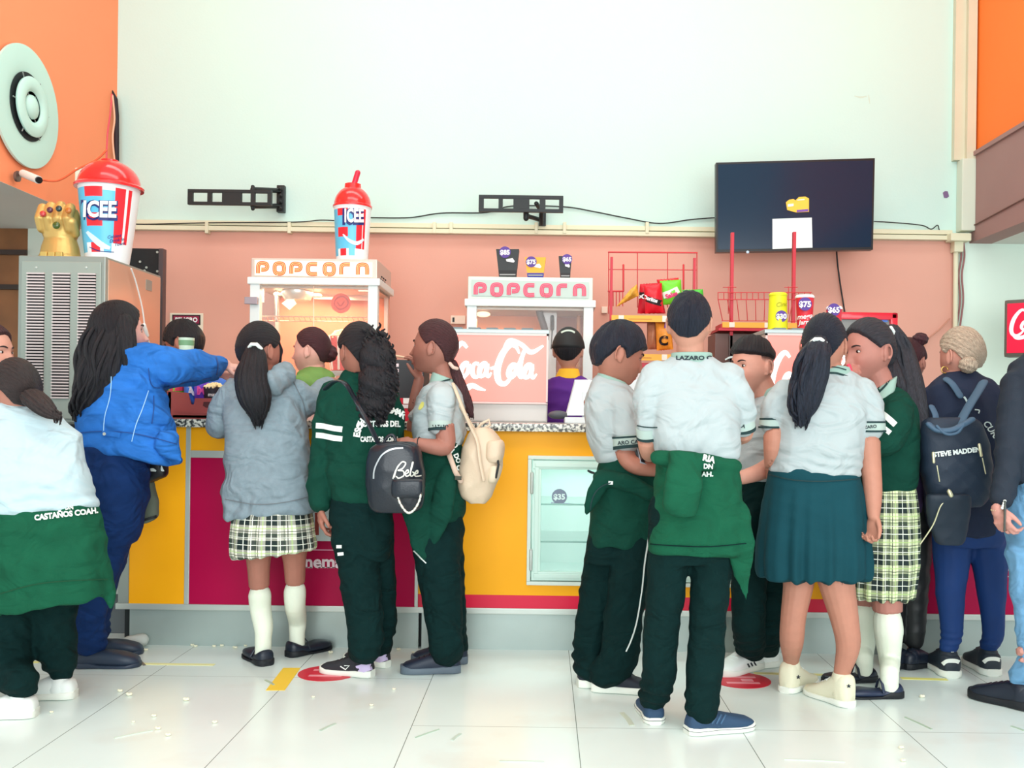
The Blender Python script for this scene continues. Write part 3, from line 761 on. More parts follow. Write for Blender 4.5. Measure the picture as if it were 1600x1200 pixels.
# red and white popcorn bucket standing inside
def popcorn_heap(mb, c, rx, ry, h, n, seed, size=.012):
    rd = random.Random(seed)
    for k in range(n):
        a = rd.uniform(0, 2 * PI); q = math.sqrt(rd.random())
        p = (c[0] + rx * q * math.cos(a), c[1] + ry * q * math.sin(a), c[2] + h * (1 - q * q) * rd.uniform(.6, 1))
        s_ = size * rd.uniform(.8, 1.25)
        mb.ell(p, (s_, s_ * .9, s_ * .8), nu=8, nv=6); mb.ell((p[0] + s_ * .7, p[1] - s_ * .3, p[2] + s_ * .4), (s_ * .6,) * 3, nu=7, nv=5)
c = W(532, 600, 6.2); c.z = 1.385
MB().box(c.x - .12, c.x + .12, 6.1, 6.32, 1.11, 1.38, bev=.005).build('inner_stand', m_steel, bpy.data.objects['popcorn_machine'])
bt = thing('popcorn_bucket', c, 'red striped popcorn bucket heaped with popcorn behind the curly haired girl', 'popcorn bucket')
MB().lathe(c, [(.001, 0), (.06, 0), (.085, .22), (.08, .22), (.055, .01), (.001, .01)], n=40).build('tub', mat('bucket_red', (226, 52, 44), .5), bt, True, 40)
mb = MB()
for k in range(8):
    a = k * PI / 4; mb.tube([(c.x + .0605 * math.cos(a), c.y + .0605 * math.sin(a), c.z + .01), (c.x + .085 * math.cos(a), c.y + .085 * math.sin(a), c.z + .21)], .008, n=6)
mb.build('white_stripe', mat('bucket_white', (250, 235, 225), .5), bt)
mb = MB(); popcorn_heap(mb, (c.x, c.y, c.z + .21), .075, .075, .05, 90, 3, .014); mb.build('popcorn', mat('popcorn_cream', (255, 236, 186), .8), bt)

t, X0, X1, ZT2, ZH2, h = popcorn(729, 929, 433, 0, 0, 468, False, 'unlit popcorn machine with pink lettering, right of the two', Y=5.96)
MB().ppx([(737, 437), (920, 441), (920, 466), (737, 462)], 5.953, .004).build('sign_face', mat('sign_face_mint', (188, 208, 200), .35), h)
popcorn_sign(740, 921, 462.5, 441, 2.8, 5.951, m_pinkA, mat('sign_pink_pale', (226, 128, 150), .5), h, lw=6.6)
Y = 6.1
MB().ppx([(742, 476), (846, 477), (850, 515), (852, 520), (742, 516)], Y + .3, .01).build('warm_back', mat('warm_orange', (240, 140, 80), .5), t)
MB().ppx([(748, 474), (776, 475), (776, 481), (748, 480)], Y, .02).ppx([(780, 476), (840, 478), (838, 482), (782, 480)], Y, .06).build('kettle_rail', m_dark, t)
MB().tube([W(836, 477, Y), W(842, 485, Y), W(851, 514, Y)], .022, n=8).build('kettle_support', mat('support_dark', (86, 80, 82), .4, .4), t, True)
MB().ppx([(848, 478), (870, 479), (868, 620), (850, 620)], Y + .05, .02).build('inner_column', mat('column_white', (205, 205, 205), .4, .2), t)
MB().tube([W(863, 495, Y), W(863, 514, Y)], .012).tube([W(863, 514, Y), W(861, 545, Y)], .004).build('kettle_handle', m_blk, t, True)
MB().ell(W(755, 491, Y - .04), (.045, .03, .018)).build('warming_bulb', mat('bulb_warm', (255, 214, 170), .5, emit=1.6), t, True)
area('warming_lamp', tuple(W(765, 500, Y)), (0, 0, 0), .2, .1, 3, (1, .55, .25))
MB().ppx([(870, 480), (915, 480), (915, 640), (870, 640)], Y + .32, .01).build('rear_liner', mat('liner_brown', (160, 92, 74), .5), t)
MB().tube([W(904, 480, Y + .2), W(903, 600, Y + .2)], .012).build('gas_tube', mat('copper', (190, 130, 90), .3, .6), t)
# sockets on the wall between machines
mb = MB(); pbox(mb, 704, 493, 727, 506, BW - .03, .03, bev=.003)
o = tag(mb.build('wall_socket', mat('socket_cream', (240, 214, 196), .5)), 'cream wall socket between the two popcorn machines', 'socket')
mb = MB(); pbox(mb, 707, 496, 710, 503, BW - .034, .01); mb.build('socket_slot', m_blk, o)
mb = MB(); pbox(mb, 940, 479, 949, 489, BW - .03, .03, bev=.003)
tag(mb.build('wall_socket', mat('socket_cream')if False else MATS['socket_cream']), 'small cream wall socket beside the left snack rack', 'socket')

# ------------------------------------------------------------------ popcorn boxes with price discs
m_disc = mat('disc_purple', (88, 56, 150), .5); m_wt = mat('lettering_pure_white', (250, 250, 250), .5)
def pbox_cup(xl, xr, yt, yb, Y, body, foot, price, dcx, dcy, dr, lab, rgbf=(20, 20, 22)):
    t = thing('popcorn_box', W((xl + xr) / 2, yb, Y + .05), lab, 'popcorn box', 'popcorn boxes on the right machine')
    w_ = (xr - xl); d = w_ / 2 * .62 * Y / F
    def ring(x0, x1, y, k=1.0):
        a, b = W(x0, y, Y), W(x1, y, Y)
        return np.array([(a.x, Y, a.z), (b.x, Y, b.z), (b.x, Y + 2 * d * k, b.z), (a.x, Y + 2 * d * k, a.z)])
    tp = w_ * .13
    MB().rings([ring(xl + tp * .8, xr - tp * .8, yb - (yb - yt) * .26), ring(xl, xr, yt)]).build('box_body', body, t)
    MB().rings([ring(xl + tp, xr - tp, yb), ring(xl + tp * .8, xr - tp * .8, yb - (yb - yt) * .26)]).build('box_foot', foot, t)
    mb = MB(); mb.ppx([(xl + tp + 1, yb - 4), (xr - tp - 1, yb - 4), (xr - tp - 1, yb - 6), (xl + tp + 1, yb - 6)], Y - .003, .004); mb.build('foot_line', mat('line_grey', (150, 150, 150), .5), t)
    mb = MB(); cx = (xl + xr) / 2 + (2 if price != '$75' else 1); cy = yt + (yb - yt) * .36
    mb.ppx([(cx - w_ * .12, cy), (cx + w_ * .16, cy - 2), (cx + w_ * .26, cy + 3), (cx + w_ * .2, cy + 5), (cx - w_ * .1, cy + 3)], Y - .003, .004); mb.build('printed_mark', m_wt, t)
    o = MB(); disc_on(o, dcx, dcy, dr, flat_place(Y), lift=.005)
    disc_on(o, dcx, dcy, dr, flat_place(Y + .001), lift=.001)
    o = o.build('price_disc', m_disc, t)
    x = MB(); text_on(x, price, dcx, dcy, dr * .8, flat_place(Y), lift=.008, bold=.04); x.build('price_lettering', m_wt, o)
blk = mat('card_black', (42, 46, 48), .5); yl = mat('card_yellow', (250, 176, 50), .5); bl = mat('card_blue', (46, 50, 150), .5); fb = mat('card_foot_black', (24, 20, 22), .5)
zt2 = lambda x: 433 + (x - 729) * .018
pbox_cup(775, 811, 389, 434, 6.0, blk, fb, '$85', 789, 394, 9, 'largest black popcorn box on the right machine')
pbox_cup(820, 853, 402, 435, 6.0, yl, bl, '$75', 830, 409, 8.5, 'yellow popcorn box with blue foot between the two black ones')
pbox_cup(873, 893.5, 400, 436, 6.0, blk, fb, '$65', 886, 405, 8, 'small narrow black popcorn box at the right end of the machine top')

# ------------------------------------------------------------------ drink cup displays with domed lids
def big_cup(base, rb, rt, H, dome, tilt, lab, straw, px_text, hdome):
    t = thing('drink_cup_display', base, lab, 'display cup', 'giant slush cups')
    blu = mat('cup_sky_blue', (96, 196, 236), .3); red = mat('cup_red', (236, 40, 54), .3); wh = mat('cup_white', (238, 246, 250), .3)
    ax = Vector(tilt).normalized(); ref = Vector((1, 0, 0)); v = ax.cross(ref).normalized(); u = v.cross(ax)
    n = 120; m = 24; R = []; base_ = Vector(base)
    th = np.arange(n) * 2 * PI / n
    prof = [(0.001, 0), (rb, 0)] + [(rb + (rt - rb) * (k / m) ** .9, H * k / m) for k in range(1, m + 1)] + [(rt * 1.03, H + .004), (rt * 1.03, H + .012), (.001, H + .012)]
    for r, hh in prof: R.append(np.array(base_ + ax * hh) + np.outer(np.cos(th) * r, np.array(u)) + np.outer(np.sin(th) * r, np.array(v)))
    ph = math.degrees(math.atan2(base_.y, -base_.x)) + 90
    def mi(c):
        d = Vector(c) - base_; hh = d.dot(ax) / H
        a = math.degrees(math.atan2(d.dot(Vector((0, -1, 0))), d.dot(u)))   # 90 = towards the hall
        a = 155 + a - ph
        if hh < .12 or hh > .96 or a < 0: return 2
        # vertical stripes: seen left to right
        if hh < .24: return 1 if 84 < a < 108 else (0 if 56 < a < 76 or a > 122 else 2)
        if a > 118: return 0
        if a > 78: return 1 if hh > .84 or .45 < hh < .62 else 0
        if a > 53: return 0 if hh < .92 else 2
        if a > 32: return 1
        if a > 27: return 2
        if a > 19: return 1
        return 2
    mb = MB(); mb.rings(R, mi); cup = mb.build('cup', [blu, red, wh], t, True, 40)
    top = base_ + ax * (H + .012)
    if dome == 'round': pr = [(.001, 0), (rt * 1.12, -.012), (rt * 1.14, .0), (rt * 1.06, .012)] + [(rt * 1.02 * math.cos(a), .012 + hdome * math.sin(a)) for a in [math.radians(q) for q in range(0, 72, 8)]] + [(rt * .30, hdome + .0), (rt * .29, hdome + .014), (.001, hdome + .016)]
    else: pr = [(.001, 0), (rt * 1.05, -.005), (rt * 1.07, .004), (rt * 1.03, .012)] + [(rt * 1.0 * math.cos(a), .012 + hdome * math.sin(a)) for a in [math.radians(q) for q in range(0, 66, 8)]] + [(rt * .46, hdome * .93), (rt * .44, hdome + .025), (.001, hdome + .028)]
    MB().lathe(top, pr, n=64, axis=ax).build('domed_lid', mat('lid_red', (238, 44, 48), .18, coat=.5), t, True, 50)
    if straw: MB().tube([top + ax * hdome, top + ax * (hdome + .04) + u * .012, top + ax * (hdome + .1) + u * .03], .018).build('straw', mat('straw_red', (214, 40, 70), .3), t, True)
    bv = bvh_of(cup); P = surf_place(bv)
    navy = mat('letter_navy', (24, 44, 120), .4)
    tx, ty, ts, sx, rot = px_text
    mb = MB(); text_on(mb, 'ICEE', tx - 1.5, ty + 1.8, ts * 1.1, P, bold=.07, sx=sx, rot=rot, lift=.003); mb.build('letter_shadow', navy, cup)
    mb = MB(); text_on(mb, 'ICEE', tx, ty, ts, P, bold=.035, sx=sx, rot=rot, lift=.007); mb.build('word_lettering', m_wt, cup)
    return t, cup, P, navy
Yc = 5.33
zi = 1.13 + W(100, 414, 5.03).z - 1.13
bs = W(168, 414, Yc); 
kk = Yc / F
t, cup, P, navy = big_cup(Vector((bs.x, Yc, bs.z - .0)), 31 * kk, 45 * kk, 118 * kk, 'round', (.01, 0, 1), 'giant red domed slush cup standing on the ice machine', False, (156, 326, 25, .76, -.03), 38 * kk)
ICE_TOP = bs.z
mb = MB()
for k, (tx, x, y) in enumerate((('Coldest', 178, 369), ('Drink In', 182, 375), ('Town', 186, 381))): text_on(mb, tx, x, y, 5, P, bold=.01, rot=.15, lift=.003, shear=.3)
ribbon(mb, [(140, 386, 1), (155, 392, 1.4), (178, 394, 1)], 1, P); mb.build('slogan_lettering', navy, cup)
mb = MB(); ribbon(mb, [(136, 362, 4), (146, 372, 8), (158, 382, 9), (172, 388, 5)], 1, P, thick=.003); mb.build('wave_mark', mat('wave_white', (214, 238, 250), .4), cup)
Yc = 6.2; kk = Yc / F
zb = ZT1
t, cup, P, navy = big_cup(Vector((W(550, 400, Yc).x, Yc, zb)), 24 * kk, 28.5 * kk, 87 * kk, 'tall', (.0, 0, 1), 'tall narrow slush cup with straw standing on the lit popcorn machine', True, (553, 336, 21, .52, 0), 30 * kk)
mb = MB(); ribbon(mb, [(536, 366, 2), (546, 376, 5), (558, 380, 6), (568, 374, 3)], 1, P, thick=.003); mb.build('wave_mark', MATS['wave_white'], cup)

# ------------------------------------------------------------------ ice machine and golden fist prop
def ice_machine():
    Y = 5.03; A = W(29, 413, Y); B = W(165, 413, Y); X0, X1 = A.x, B.x; Z0 = 1.045; Z1 = ICE_TOP; D = .72
    t = thing('ice_machine', ((X0 + X1) / 2, Y + D / 2, Z0), 'tall grey steel ice machine with three columns of vent slots', 'ice machine')
    MB().box(X0, X1, Y, Y + D, Z0, Z1, bev=.006).build('cabinet', mat('machine_grey', (150, 158, 152), .35, .35), t)
    mb = MB(); mb.box(X0 + .02, X1 - .02, Y - .008, Y + .01, Z0 + .02, Z1 - .03, bev=.004); fp = mb.build('front_panel', mat('panel_grey_green', (158, 168, 160), .4, .25), t)
    sl = MB(); br = MB()
    for c in range(3):
        xa = W(42 + c * 40, 500, Y - .01).x; xb_ = W(69 + c * 40, 500, Y - .01).x
        z = W(100, 427, Y).z
        mb_z = W(100, 622, Y).z
        sl.box(xa, xb_, Y - .0085, Y - .0075, mb_z, z)
        while z > mb_z:
            br.box(xa - .001, xb_ + .001, Y - .019, Y - .0085, z - .0085, z - .0005); z -= .0158
    tag(sl.build('vent_opening', mat('vent_black', (22, 24, 26), .8), fp), kind=None)
    br.build('vent_louvres', mat('louvre_pale', (214, 200, 200), .4, .2), fp)
    mb = MB()
    for x in (57, 135): mb.lathe(W(x, 418, Y - .008), [(.001, 0), (.007, 0), (.006, .004), (.001, .005)], axis=(0, -1, 0), n=12)
    mb.build('screw', m_alu, fp)
    MB().box(X1 - .002, X1 + .004, Y + .03, Y + D - .01, Z0 + .01, Z1 - .012, bev=.001).build('side_panel', mat('side_steel_tan_reflection', (214, 170, 146), .3, .3), t)  # tan reflection on the steel side is painted into its colour
    mb = MB(); z = 1.13 + .37
    while z > 1.1:
        for a, b in ((.40, .48), (.49, .58), (.59, .68)): mb.box(X1 + .003, X1 + .008, Y + a, Y + b, z - .008, z)
        z -= .0165
    mb.build('side_vent', mat('vent_brown_black', (44, 36, 34), .7), t)
    MB().box(X1 + .003, X1 + .007, Y + .5, Y + .58, Z1 - .11, Z1 - .05).build('rating_plate', mat('plate_grey', (150, 156, 150), .4, .3), t)
ice_machine()
tag(cable('lamp_cord', [W(x_, y_, 2.275 * 1500 / (850 - x_)) for x_, y_ in ((205, 420), (212, 440), (222, 480), (228, 520), (238, 552), (243, 600))], .0045, mat('cord_white', (236, 240, 238), .4)), 'white cord with inline switch hanging beside the ice machine', 'cord')
mb = MB(); mb.tube([W(225, 508, 5.44), W(230, 524, 5.48)], .011); mb.build('inline_switch', MATS['cord_white'], bpy.data.objects['lamp_cord'], True)
def gauntlet():
    Y = 5.3; k = Y / F
    b = W(94, 413, Y); b.z = ICE_TOP
    t = thing('golden_fist', b, 'golden fist shaped prop with coloured studs standing on the ice machine', 'prop')
    mb = MB()
    pr = [(.001, 0), (36, 0), (35, 10), (29, 14), (27, 30), (25, 42), (29, 54), (32, 66), (30, 80), (24, 88), (.001, 90)]
    def rr(cy, rx, ry, n=28): 
        th = np.arange(n) * 2 * PI / n
        return np.stack([b.x + rx * k * np.cos(th), Y + ry * k * np.sin(th), np.full(n, b.z + cy * k)], 1)
    mb.rings([rr(0, 33, 26), rr(9, 33, 26), rr(14, 30, 24), rr(26, 28, 22), rr(38, 24, 19), rr(44, 27, 20), rr(56, 29, 22), rr(66, 30, 23), rr(76, 29, 22), rr(84, 26, 19), rr(88, 20, 14)])
    for i, x in enumerate((-22, -9, 6, 21)): mb.tube([(b.x + x * k, Y - 12 * k, b.z + (78 + (6, 9, 10, 7)[i]) * k), (b.x + x * k, Y - 22 * k, b.z + 66 * k), (b.x + x * k, Y - 14 * k, b.z + 52 * k)], 7.5 * k)
    mb.tube([(b.x + 26 * k, Y - 6 * k, b.z + 46 * k), (b.x + 27 * k, Y - 18 * k, b.z + 62 * k)], 7 * k)
    me = remesh(mb, .005, 3)
    link('fist', me, mat('gold_plastic', (214, 176, 104), .38, .45, bump=.2, bscale=30), t, True)
    mb = MB()
    for a in range(-1, 2): mb.box(b.x + (a * 12 - 5) * k, b.x + (a * 12 + 5) * k, Y - 28 * k, Y - 24 * k, b.z + 3 * k, b.z + 14 * k, bev=.003)
    mb.build('cuff_relief', mat('gold_relief', (222, 190, 110), .35, .5), t)
    for i, (x, y, rgb) in enumerate(((67, 334, (200, 60, 60)), (78, 328, (90, 40, 60)), (92, 326, (40, 60, 60)), (107, 329, (190, 110, 40)), (88, 352, (70, 90, 30)))):
        c = W(x, y, Y - .11 if i < 4 else Y - .125)
        s = MB().ell(c, (.017, .012, .017) if i < 4 else (.02, .013, .02)).build('stud', mat('stud%d' % i, rgb, .15, coat=.5), t, True)
gauntlet()
# black board and slim post on the wall behind the ice machine
mb = MB(); pbox(mb, 199, 388, 250, 470, 6.4, .04, bev=.004); mb.box(W(225, 450, 6.4).x - .01, W(225, 450, 6.4).x + .01, 6.42, 6.44, .9, 1.7)
o = tag(mb.build('notice_board', mat('board_black', (22, 26, 30), .4)), 'black board with small silver screws behind the big cup', 'board')
mb = MB()
for x, y in ((246, 394), (219, 409), (226, 423), (246, 424), (229, 418)): mb.lathe(W(x, y, 6.4), [(.001, 0), (.008, 0), (.008, .004), (.001, .004)], axis=(0, -1, 0), n=10)
ribbon(mb, [(216, 431, 3), (224, 424, 3), (228, 427, 2)], 1, flat_place(6.398)); mb.build('screw', m_alu, o)
mb = MB(); mb.box(W(247, 450, 6.3).x, W(254, 450, 6.3).x, 6.3, 6.36, .9, W(250, 388, 6.3).z, bev=.004)
tag(mb.build('upright_post', mat('post_dark_steel', (92, 84, 88), .35, .5)), 'slim dark steel upright behind the ice machine', 'post')
# danger sign
Y = BW - .01
mb = MB(); pbox(mb, 265, 489, 317, 560, Y, .01, bev=.003)
o = tag(mb.build('danger_sign', mat('sign_cream', (236, 226, 206), .5)), 'white danger sign with black border on the salmon wall', 'sign')
mb = MB(); ribbon(mb, [(268, 492), (314, 492.5), (314, 557), (268, 556.5)], 2, flat_place(Y), smoothed=False, closed=True, thick=.002); mb.build('sign_border', m_blk, o)
mb = MB(); mb.ppx([(269, 491.5), (313, 492), (313, 508), (269, 507.5)], Y - .003, .002); lb = mb.build('sign_label', mat('sign_burgundy', (40, 20, 28), .5), o)
mb = MB(); mb.ppx([(271, 493.5), (311, 494), (311, 505.5), (271, 505)], Y - .0045, .002); mb.build('label_field', mat('sign_wine', (146, 24, 66), .5), lb)
mb = MB(); text_on(mb, 'PELIGRO', 291, 499.5, 7.2, flat_place(Y), bold=.04, lift=.007, sx=.9); mb.build('label_lettering', m_wt, lb)
# ------------------------------------------------------------------ illuminated drink dispensers on the counter
m_lit = mat('lit_salmon_panel', (255, 128, 118), .4, emit=.9)
m_litw = mat('lit_script_white', (255, 250, 248), .4, emit=1.4)
def dispenser(xl, xr, yt, yb, Y, lab, sx0, ssx, ssy, sy0, panel=None):
    A, B = W(xl, yt, Y), W(xr, yt, Y); z1 = A.z; zm = W((xl + xr) / 2, yb, Y).z
    t = thing('drink_dispenser', ((A.x + B.x) / 2, Y + .2, ZT), lab, 'drink dispenser', 'lit drink dispensers')
    MB().box(A.x, B.x, Y + .012, Y + .4, ZT, z1, bev=.008).build('housing', mat('housing_grey', (196, 192, 188), .4, .2), t)
    mb = MB(); mb.box(A.x - .005, B.x + .005, Y - .004, Y + .42, z1, z1 + .022, bev=.005)
    tp = mb.build('top_edge', mat('top_edge_grey', (170, 182, 182), .35, .3), t)
    mb = MB()
    for k in range(5): mb.box(A.x + .05 + k * .09, A.x + .11 + k * .09, Y + .02, Y + .12, z1 + .022, z1 + .032, bev=.003)
    mb.build('lid_tab', mat('tab_grey', (110, 124, 130), .4), tp)
    p = MB().box(A.x + .008, B.x - .008, Y - .004, Y + .014, zm, z1 - .008).build('light_panel', m_lit, t)
    mb = MB(); x0, x1_, zz0, zz1 = A.x, B.x, zm - .006, z1
    mb.box(x0, x1_, Y - .01, Y + .01, zz0 - .006, zz0 + .004).box(x0, x1_, Y - .01, Y + .01, zz1 - .01, zz1).box(x0, x0 + .009, Y - .01, Y + .01, zz0, zz1).box(x1_ - .009, x1_, Y - .01, Y + .01, zz0, zz1)
    mb.build('panel_frame', mat('panel_frame_pale', (232, 206, 202), .4), t)
    mb = MB(); script_logo(mb, SCRIPT_COCA, sx0, sy0, ssx, ssy, flat_place(Y - .005), lw=1.15)
    mb.build('script_lettering', m_litw, p)
dispenser(688, 857, 520, 627, 4.86, 'drink dispenser with glowing salmon panel left of the purple shirted worker', 697, 14.3, 20.5, 612)
dispenser(1196, 1345, 521, 640, 4.86, 'drink dispenser with glowing salmon panel behind the boy facing left', 1203, 13.6, 22, 632)

# cups on the second dispenser
def paper_cup(x, yt, yb, wt, wb, Y, body, lab, price, dx, dy, dr, word=None, wordcol=None, rim=None):
    b = W(x, yb, Y); k = Y / F; H = (yb - yt) * k
    t = thing('paper_cup', b, lab, 'paper cup', 'cups on the drink dispenser')
    cup = MB().lathe(b, [(.001, 0), (wb / 2 * k, 0), (wt / 2 * k, H * .97), (wt / 2 * k * .95, H * .97), (wb / 2 * k * .9, .01), (.001, .01)], n=56).build('cup_wall', body, t, True, 40)
    MB().lathe(b + Vector((0, 0, H * .95)), [(.001, 0), (wt / 2 * k * 1.05, 0), (wt / 2 * k * 1.07, .008), (wt / 2 * k * .9, .016), (.001, .014)], n=48).build('cup_rim', rim or body, t, True, 40)
    P = surf_place(bvh_of(cup))
    if word:
        mb = MB()
        for tx, xx, yy, s_ in word: text_on(mb, tx, xx, yy, s_, P, bold=.02, rot=.12, shear=.3, lift=.003)
        mb.build('cup_lettering', wordcol, cup)
    o = MB(); disc_on(o, dx, dy, dr, lambda a, b_, c_: W(a, b_, Y - wt / 2 * k - c_), lift=.004); o = o.build('price_disc', m_disc, t)
    s = MB(); text_on(s, price, dx, dy, dr * .85, lambda a, b_, c_: W(a, b_, Y - wt / 2 * k - c_), bold=.04, lift=.007); s.build('price_lettering', m_wt, o)
ZD = W(1270, 521, 4.86)
yd = lambda x, Y: 645 - (W(1270, 521, 4.86).z + .022 - EYE) * F / Y + (x - 850) * .013
Yk = 4.98
paper_cup(1215, yd(1215, Yk) - 57, yd(1215, Yk), 27, 31, Yk, mat('cup_lime_yellow', (226, 228, 30), .45), 'lime yellow paper cup standing upside down on the dispenser', '$30', 1221, 494, 9, [('Cine', 1221, 475, 7)], mat('cup_olive', (180, 176, 30), .5))
paper_cup(1257, yd(1257, Yk) - 54, yd(1257, Yk), 28, 22, Yk, mat('cup_cherry_red', (226, 40, 60), .45), 'tall red paper cup with white rim beside the lime yellow cup', '$75', 1258, 475, 10.5, [('mega', 1257, 494, 8), ('Jarra', 1257, 503, 7)], m_wt, rim=m_wt)
paper_cup(1303, yd(1303, Yk) - 36, yd(1303, Yk), 24, 20, Yk, mat('cup_cherry_red'), 'short red paper cup behind the ponytail of the girl in the green skirt', '$65', 1303, 484, 10, None, None, rim=m_wt)

# red framed monitor
def monitor():
    Y = 5.75; t = thing('red_monitor', W(1358, 560, Y), 'small screen in a thick red frame on the back counter', 'monitor')
    mb = MB(); a, b = W(1300, 487, Y), W(1402, 600, Y)
    X0, X1, Z1, Z0 = a.x, b.x, a.z, b.z; e = .045
    mb.box(X0, X1, Y, Y + .06, Z1 - e, Z1, bev=.012).box(X0, X1, Y, Y + .06, Z0, Z0 + e, bev=.012).box(X0, X0 + e, Y, Y + .06, Z0, Z1, bev=.012).box(X1 - e, X1, Y, Y + .06, Z0, Z1, bev=.012)
    mb.build('frame', mat('frame_red', (222, 24, 52), .3, coat=.4), t, True, 40)
    MB().box(X0 + e, X1 - e, Y + .02, Y + .05, Z0 + e, Z1 - e).build('screen', mat('screen_grey', (130, 132, 130), .2), t)
    MB().box((X0 + X1) / 2 - .03, (X0 + X1) / 2 + .03, Y + .06, Y + .12, .9, Z1 - .1).box((X0 + X1) / 2 - .12, (X0 + X1) / 2 + .12, Y + .18, Y + .3, .9, .92).box((X0 + X1) / 2 - .03, (X0 + X1) / 2 + .03, Y + .1, Y + .25, .9, .96).build('stand', m_blk, t)
    mb = MB(); pbox(mb, 1378, 496, 1387, 503, Y + .015, .01); mb.build('screen_icon', mat('icon_blue', (70, 110, 190), .4, emit=.4), t)
monitor()

# ------------------------------------------------------------------ snack racks
m_rw = mat('rack_red_wire', (206, 60, 66), .4, .2); m_rwp = mat('rack_red', (196, 26, 50), .4)
def bag(t_or_none, quad, Y, body, lab, word, wc, mark=None, group='snack bags on the left rack', bulge=.035, wsz=9, wpos=(.5, .5), wrot=0, name='snack_bag', sx=1.0):
    """pillow-shaped bag between 4 corners given in order tl, tr, br, bl"""
    n = 14; V0 = [W(a, b, Y) for a, b in quad]
    def pt(u, v, s):
        a = V0[0].lerp(V0[1], u); b = V0[3].lerp(V0[2], u); p = a.lerp(b, v)
        h = bulge * (max(0, math.sin(PI * u)) ** .6) * (max(0, math.sin(PI * min(1, max(0, (v - .04) / .92)))) ** .55)
        h += .003 * math.sin(9 * u + 5 * v) * (4 * u * (1 - u))
        return Vector((p.x, Y + s * (h + .002), p.z + .002 * math.sin(40 * u)))
    V = []; Fc = []
    for s in (-1, 1):
        for i in range(n + 1):
            for j in range(n + 1): V.append(pt(j / n, i / n, s))
    m = (n + 1)
    for s in range(2):
        for i in range(n):
            for j in range(n):
                a = s * m * m + i * m + j; Fc.append((a, a + 1, a + m + 1, a + m))
    for i in range(n):
        for (a, b) in (((0, i), (0, i + 1)), ((n, i), (n, i + 1)), ((i, 0), (i + 1, 0)), ((i, n), (i + 1, n))):
            p, q = a[0] * m + a[1], b[0] * m + b[1]; Fc.append((p, q, q + m * m, p + m * m))
    mb = MB().add(V, Fc); o = mb.build(name, body, None, True, 60)
    tag(o, lab, 'snack bag', group)
    P = surf_place(bvh_of(o))
    cx = (quad[0][0] * (1 - wpos[0]) + quad[1][0] * wpos[0]) * (1 - wpos[1]) + (quad[3][0] * (1 - wpos[0]) + quad[2][0] * wpos[0]) * wpos[1]
    cy = (quad[0][1] * (1 - wpos[0]) + quad[1][1] * wpos[0]) * (1 - wpos[1]) + (quad[3][1] * (1 - wpos[0]) + quad[2][1] * wpos[0]) * wpos[1]
    if mark:
        mk = MB(); ribbon(mk, mark[0], mark[1], P, thick=.002); mk.build('printed_band', mark[2], o)
    if word:
        mk = MB(); text_on(mk, word, cx, cy, wsz, P, bold=.05, rot=wrot, lift=.005, sx=sx); mk.build('bag_lettering', wc, o)
    return o
def rack1():
    Y = 5.75; t = thing('snack_rack', W(1020, 600, Y), 'red wire snack rack holding crisp bags, left of the two', 'snack rack', 'red snack racks')
    mb = MB()
    def wr(a, b, r=.003, Y2=Y + .2): mb.tube([W(a[0], a[1], Y2), W(b[0], b[1], Y2)], r, n=6)
    wr((951, 394), (1089, 395), .005); wr((951, 394), (951, 490)); wr((1089, 395), (1089, 490)); wr((951, 421), (1089, 422))
    for x in (996, 1043): wr((x, 394), (x, 480))
    wr((951, 455), (974, 455), .006); wr((974, 414), (974, 455), .006); wr((1068, 414), (1068, 465), .006)
    for x in range(953, 975, 5): wr((x, 455), (x, 478))
    mb.build('wire_back', m_rw, t, True)
    zs = [W(1020, 498, Y).z, W(1020, 558, Y).z]; X0, X1 = W(955, 500, Y).x, W(1098, 500, Y).x
    for i, z in enumerate(zs):
        s = MB(); s.box(X0, X1, Y - .02, Y + .22, z - .008, z); s = s.build('shelf', m_rwp, t)
        mb = MB(); mb.box(X0, X1, Y - .03, Y - .02, z - .022, z + .016); mb = mb.build('price_strip', mat('strip_amber', (246, 176, 62), .5), s)
        for x in (970, 1038, 1084):
            e = MB(); p = W(x, 498, Y); e.box(p.x - .016, p.x + .016, Y - .033, Y - .028, z - .021, z + .015, bev=.002); e.build('price_clip', mat('clip_white', (232, 226, 214), .5), s)
        l = MB(); l.box(X0 + .1, X0 + .24, Y - .032, Y - .028, z - .008, z - .004); l.build('strip_line', mat('strip_line', (190, 120, 40), .5), s)
    mb = MB()
    for x in (958, 1092): mb.box(W(x, 500, Y).x - .008, W(x, 500, Y).x + .008, Y + .19, Y + .21, .9, W(1020, 394, Y).z)
    mb.build('upright', m_rwp, t)
    zb = W(1020, 575, Y).z
    MB().box(X0 + .02, X1, Y - .0, Y + .2, .9, zb, bev=.01).build('base_unit', mat('rack_base_white', (236, 226, 226), .5), t)
    mb = MB(); mb.box(X0 + .02, X1, Y - .012, Y + .2, zb, zb + .03)
    mb.build('base_edge', m_rwp, t)
    mb = MB()
    for k in range(9): disc_on(mb, 1004 + k * 5, 576.5, 1.2, flat_place(Y - .001), n=8, seg=1)
    mb.build('base_dots', mat('dots_pink', (226, 120, 130), .5), t)
rack1()
Yb = 5.79
dred = mat('bag_crimson', (196, 16, 40), .35, var=.1); grn = mat('bag_lime', (110, 214, 50), .35); gold = mat('bag_gold', (226, 168, 62), .35, var=.3, vscale=30)
blackp = mat('band_black', (30, 18, 20), .5)
tag(bag(None, [(1000, 444), (1030, 442), (1040, 490), (996, 490)], Yb + .05, dred, 'crimson crisp bag at the back left of the top shelf', 'DO', m_wt, ([(999, 461), (1018, 462)], 9, blackp), wsz=7, wpos=(.12, .42)), None, None)
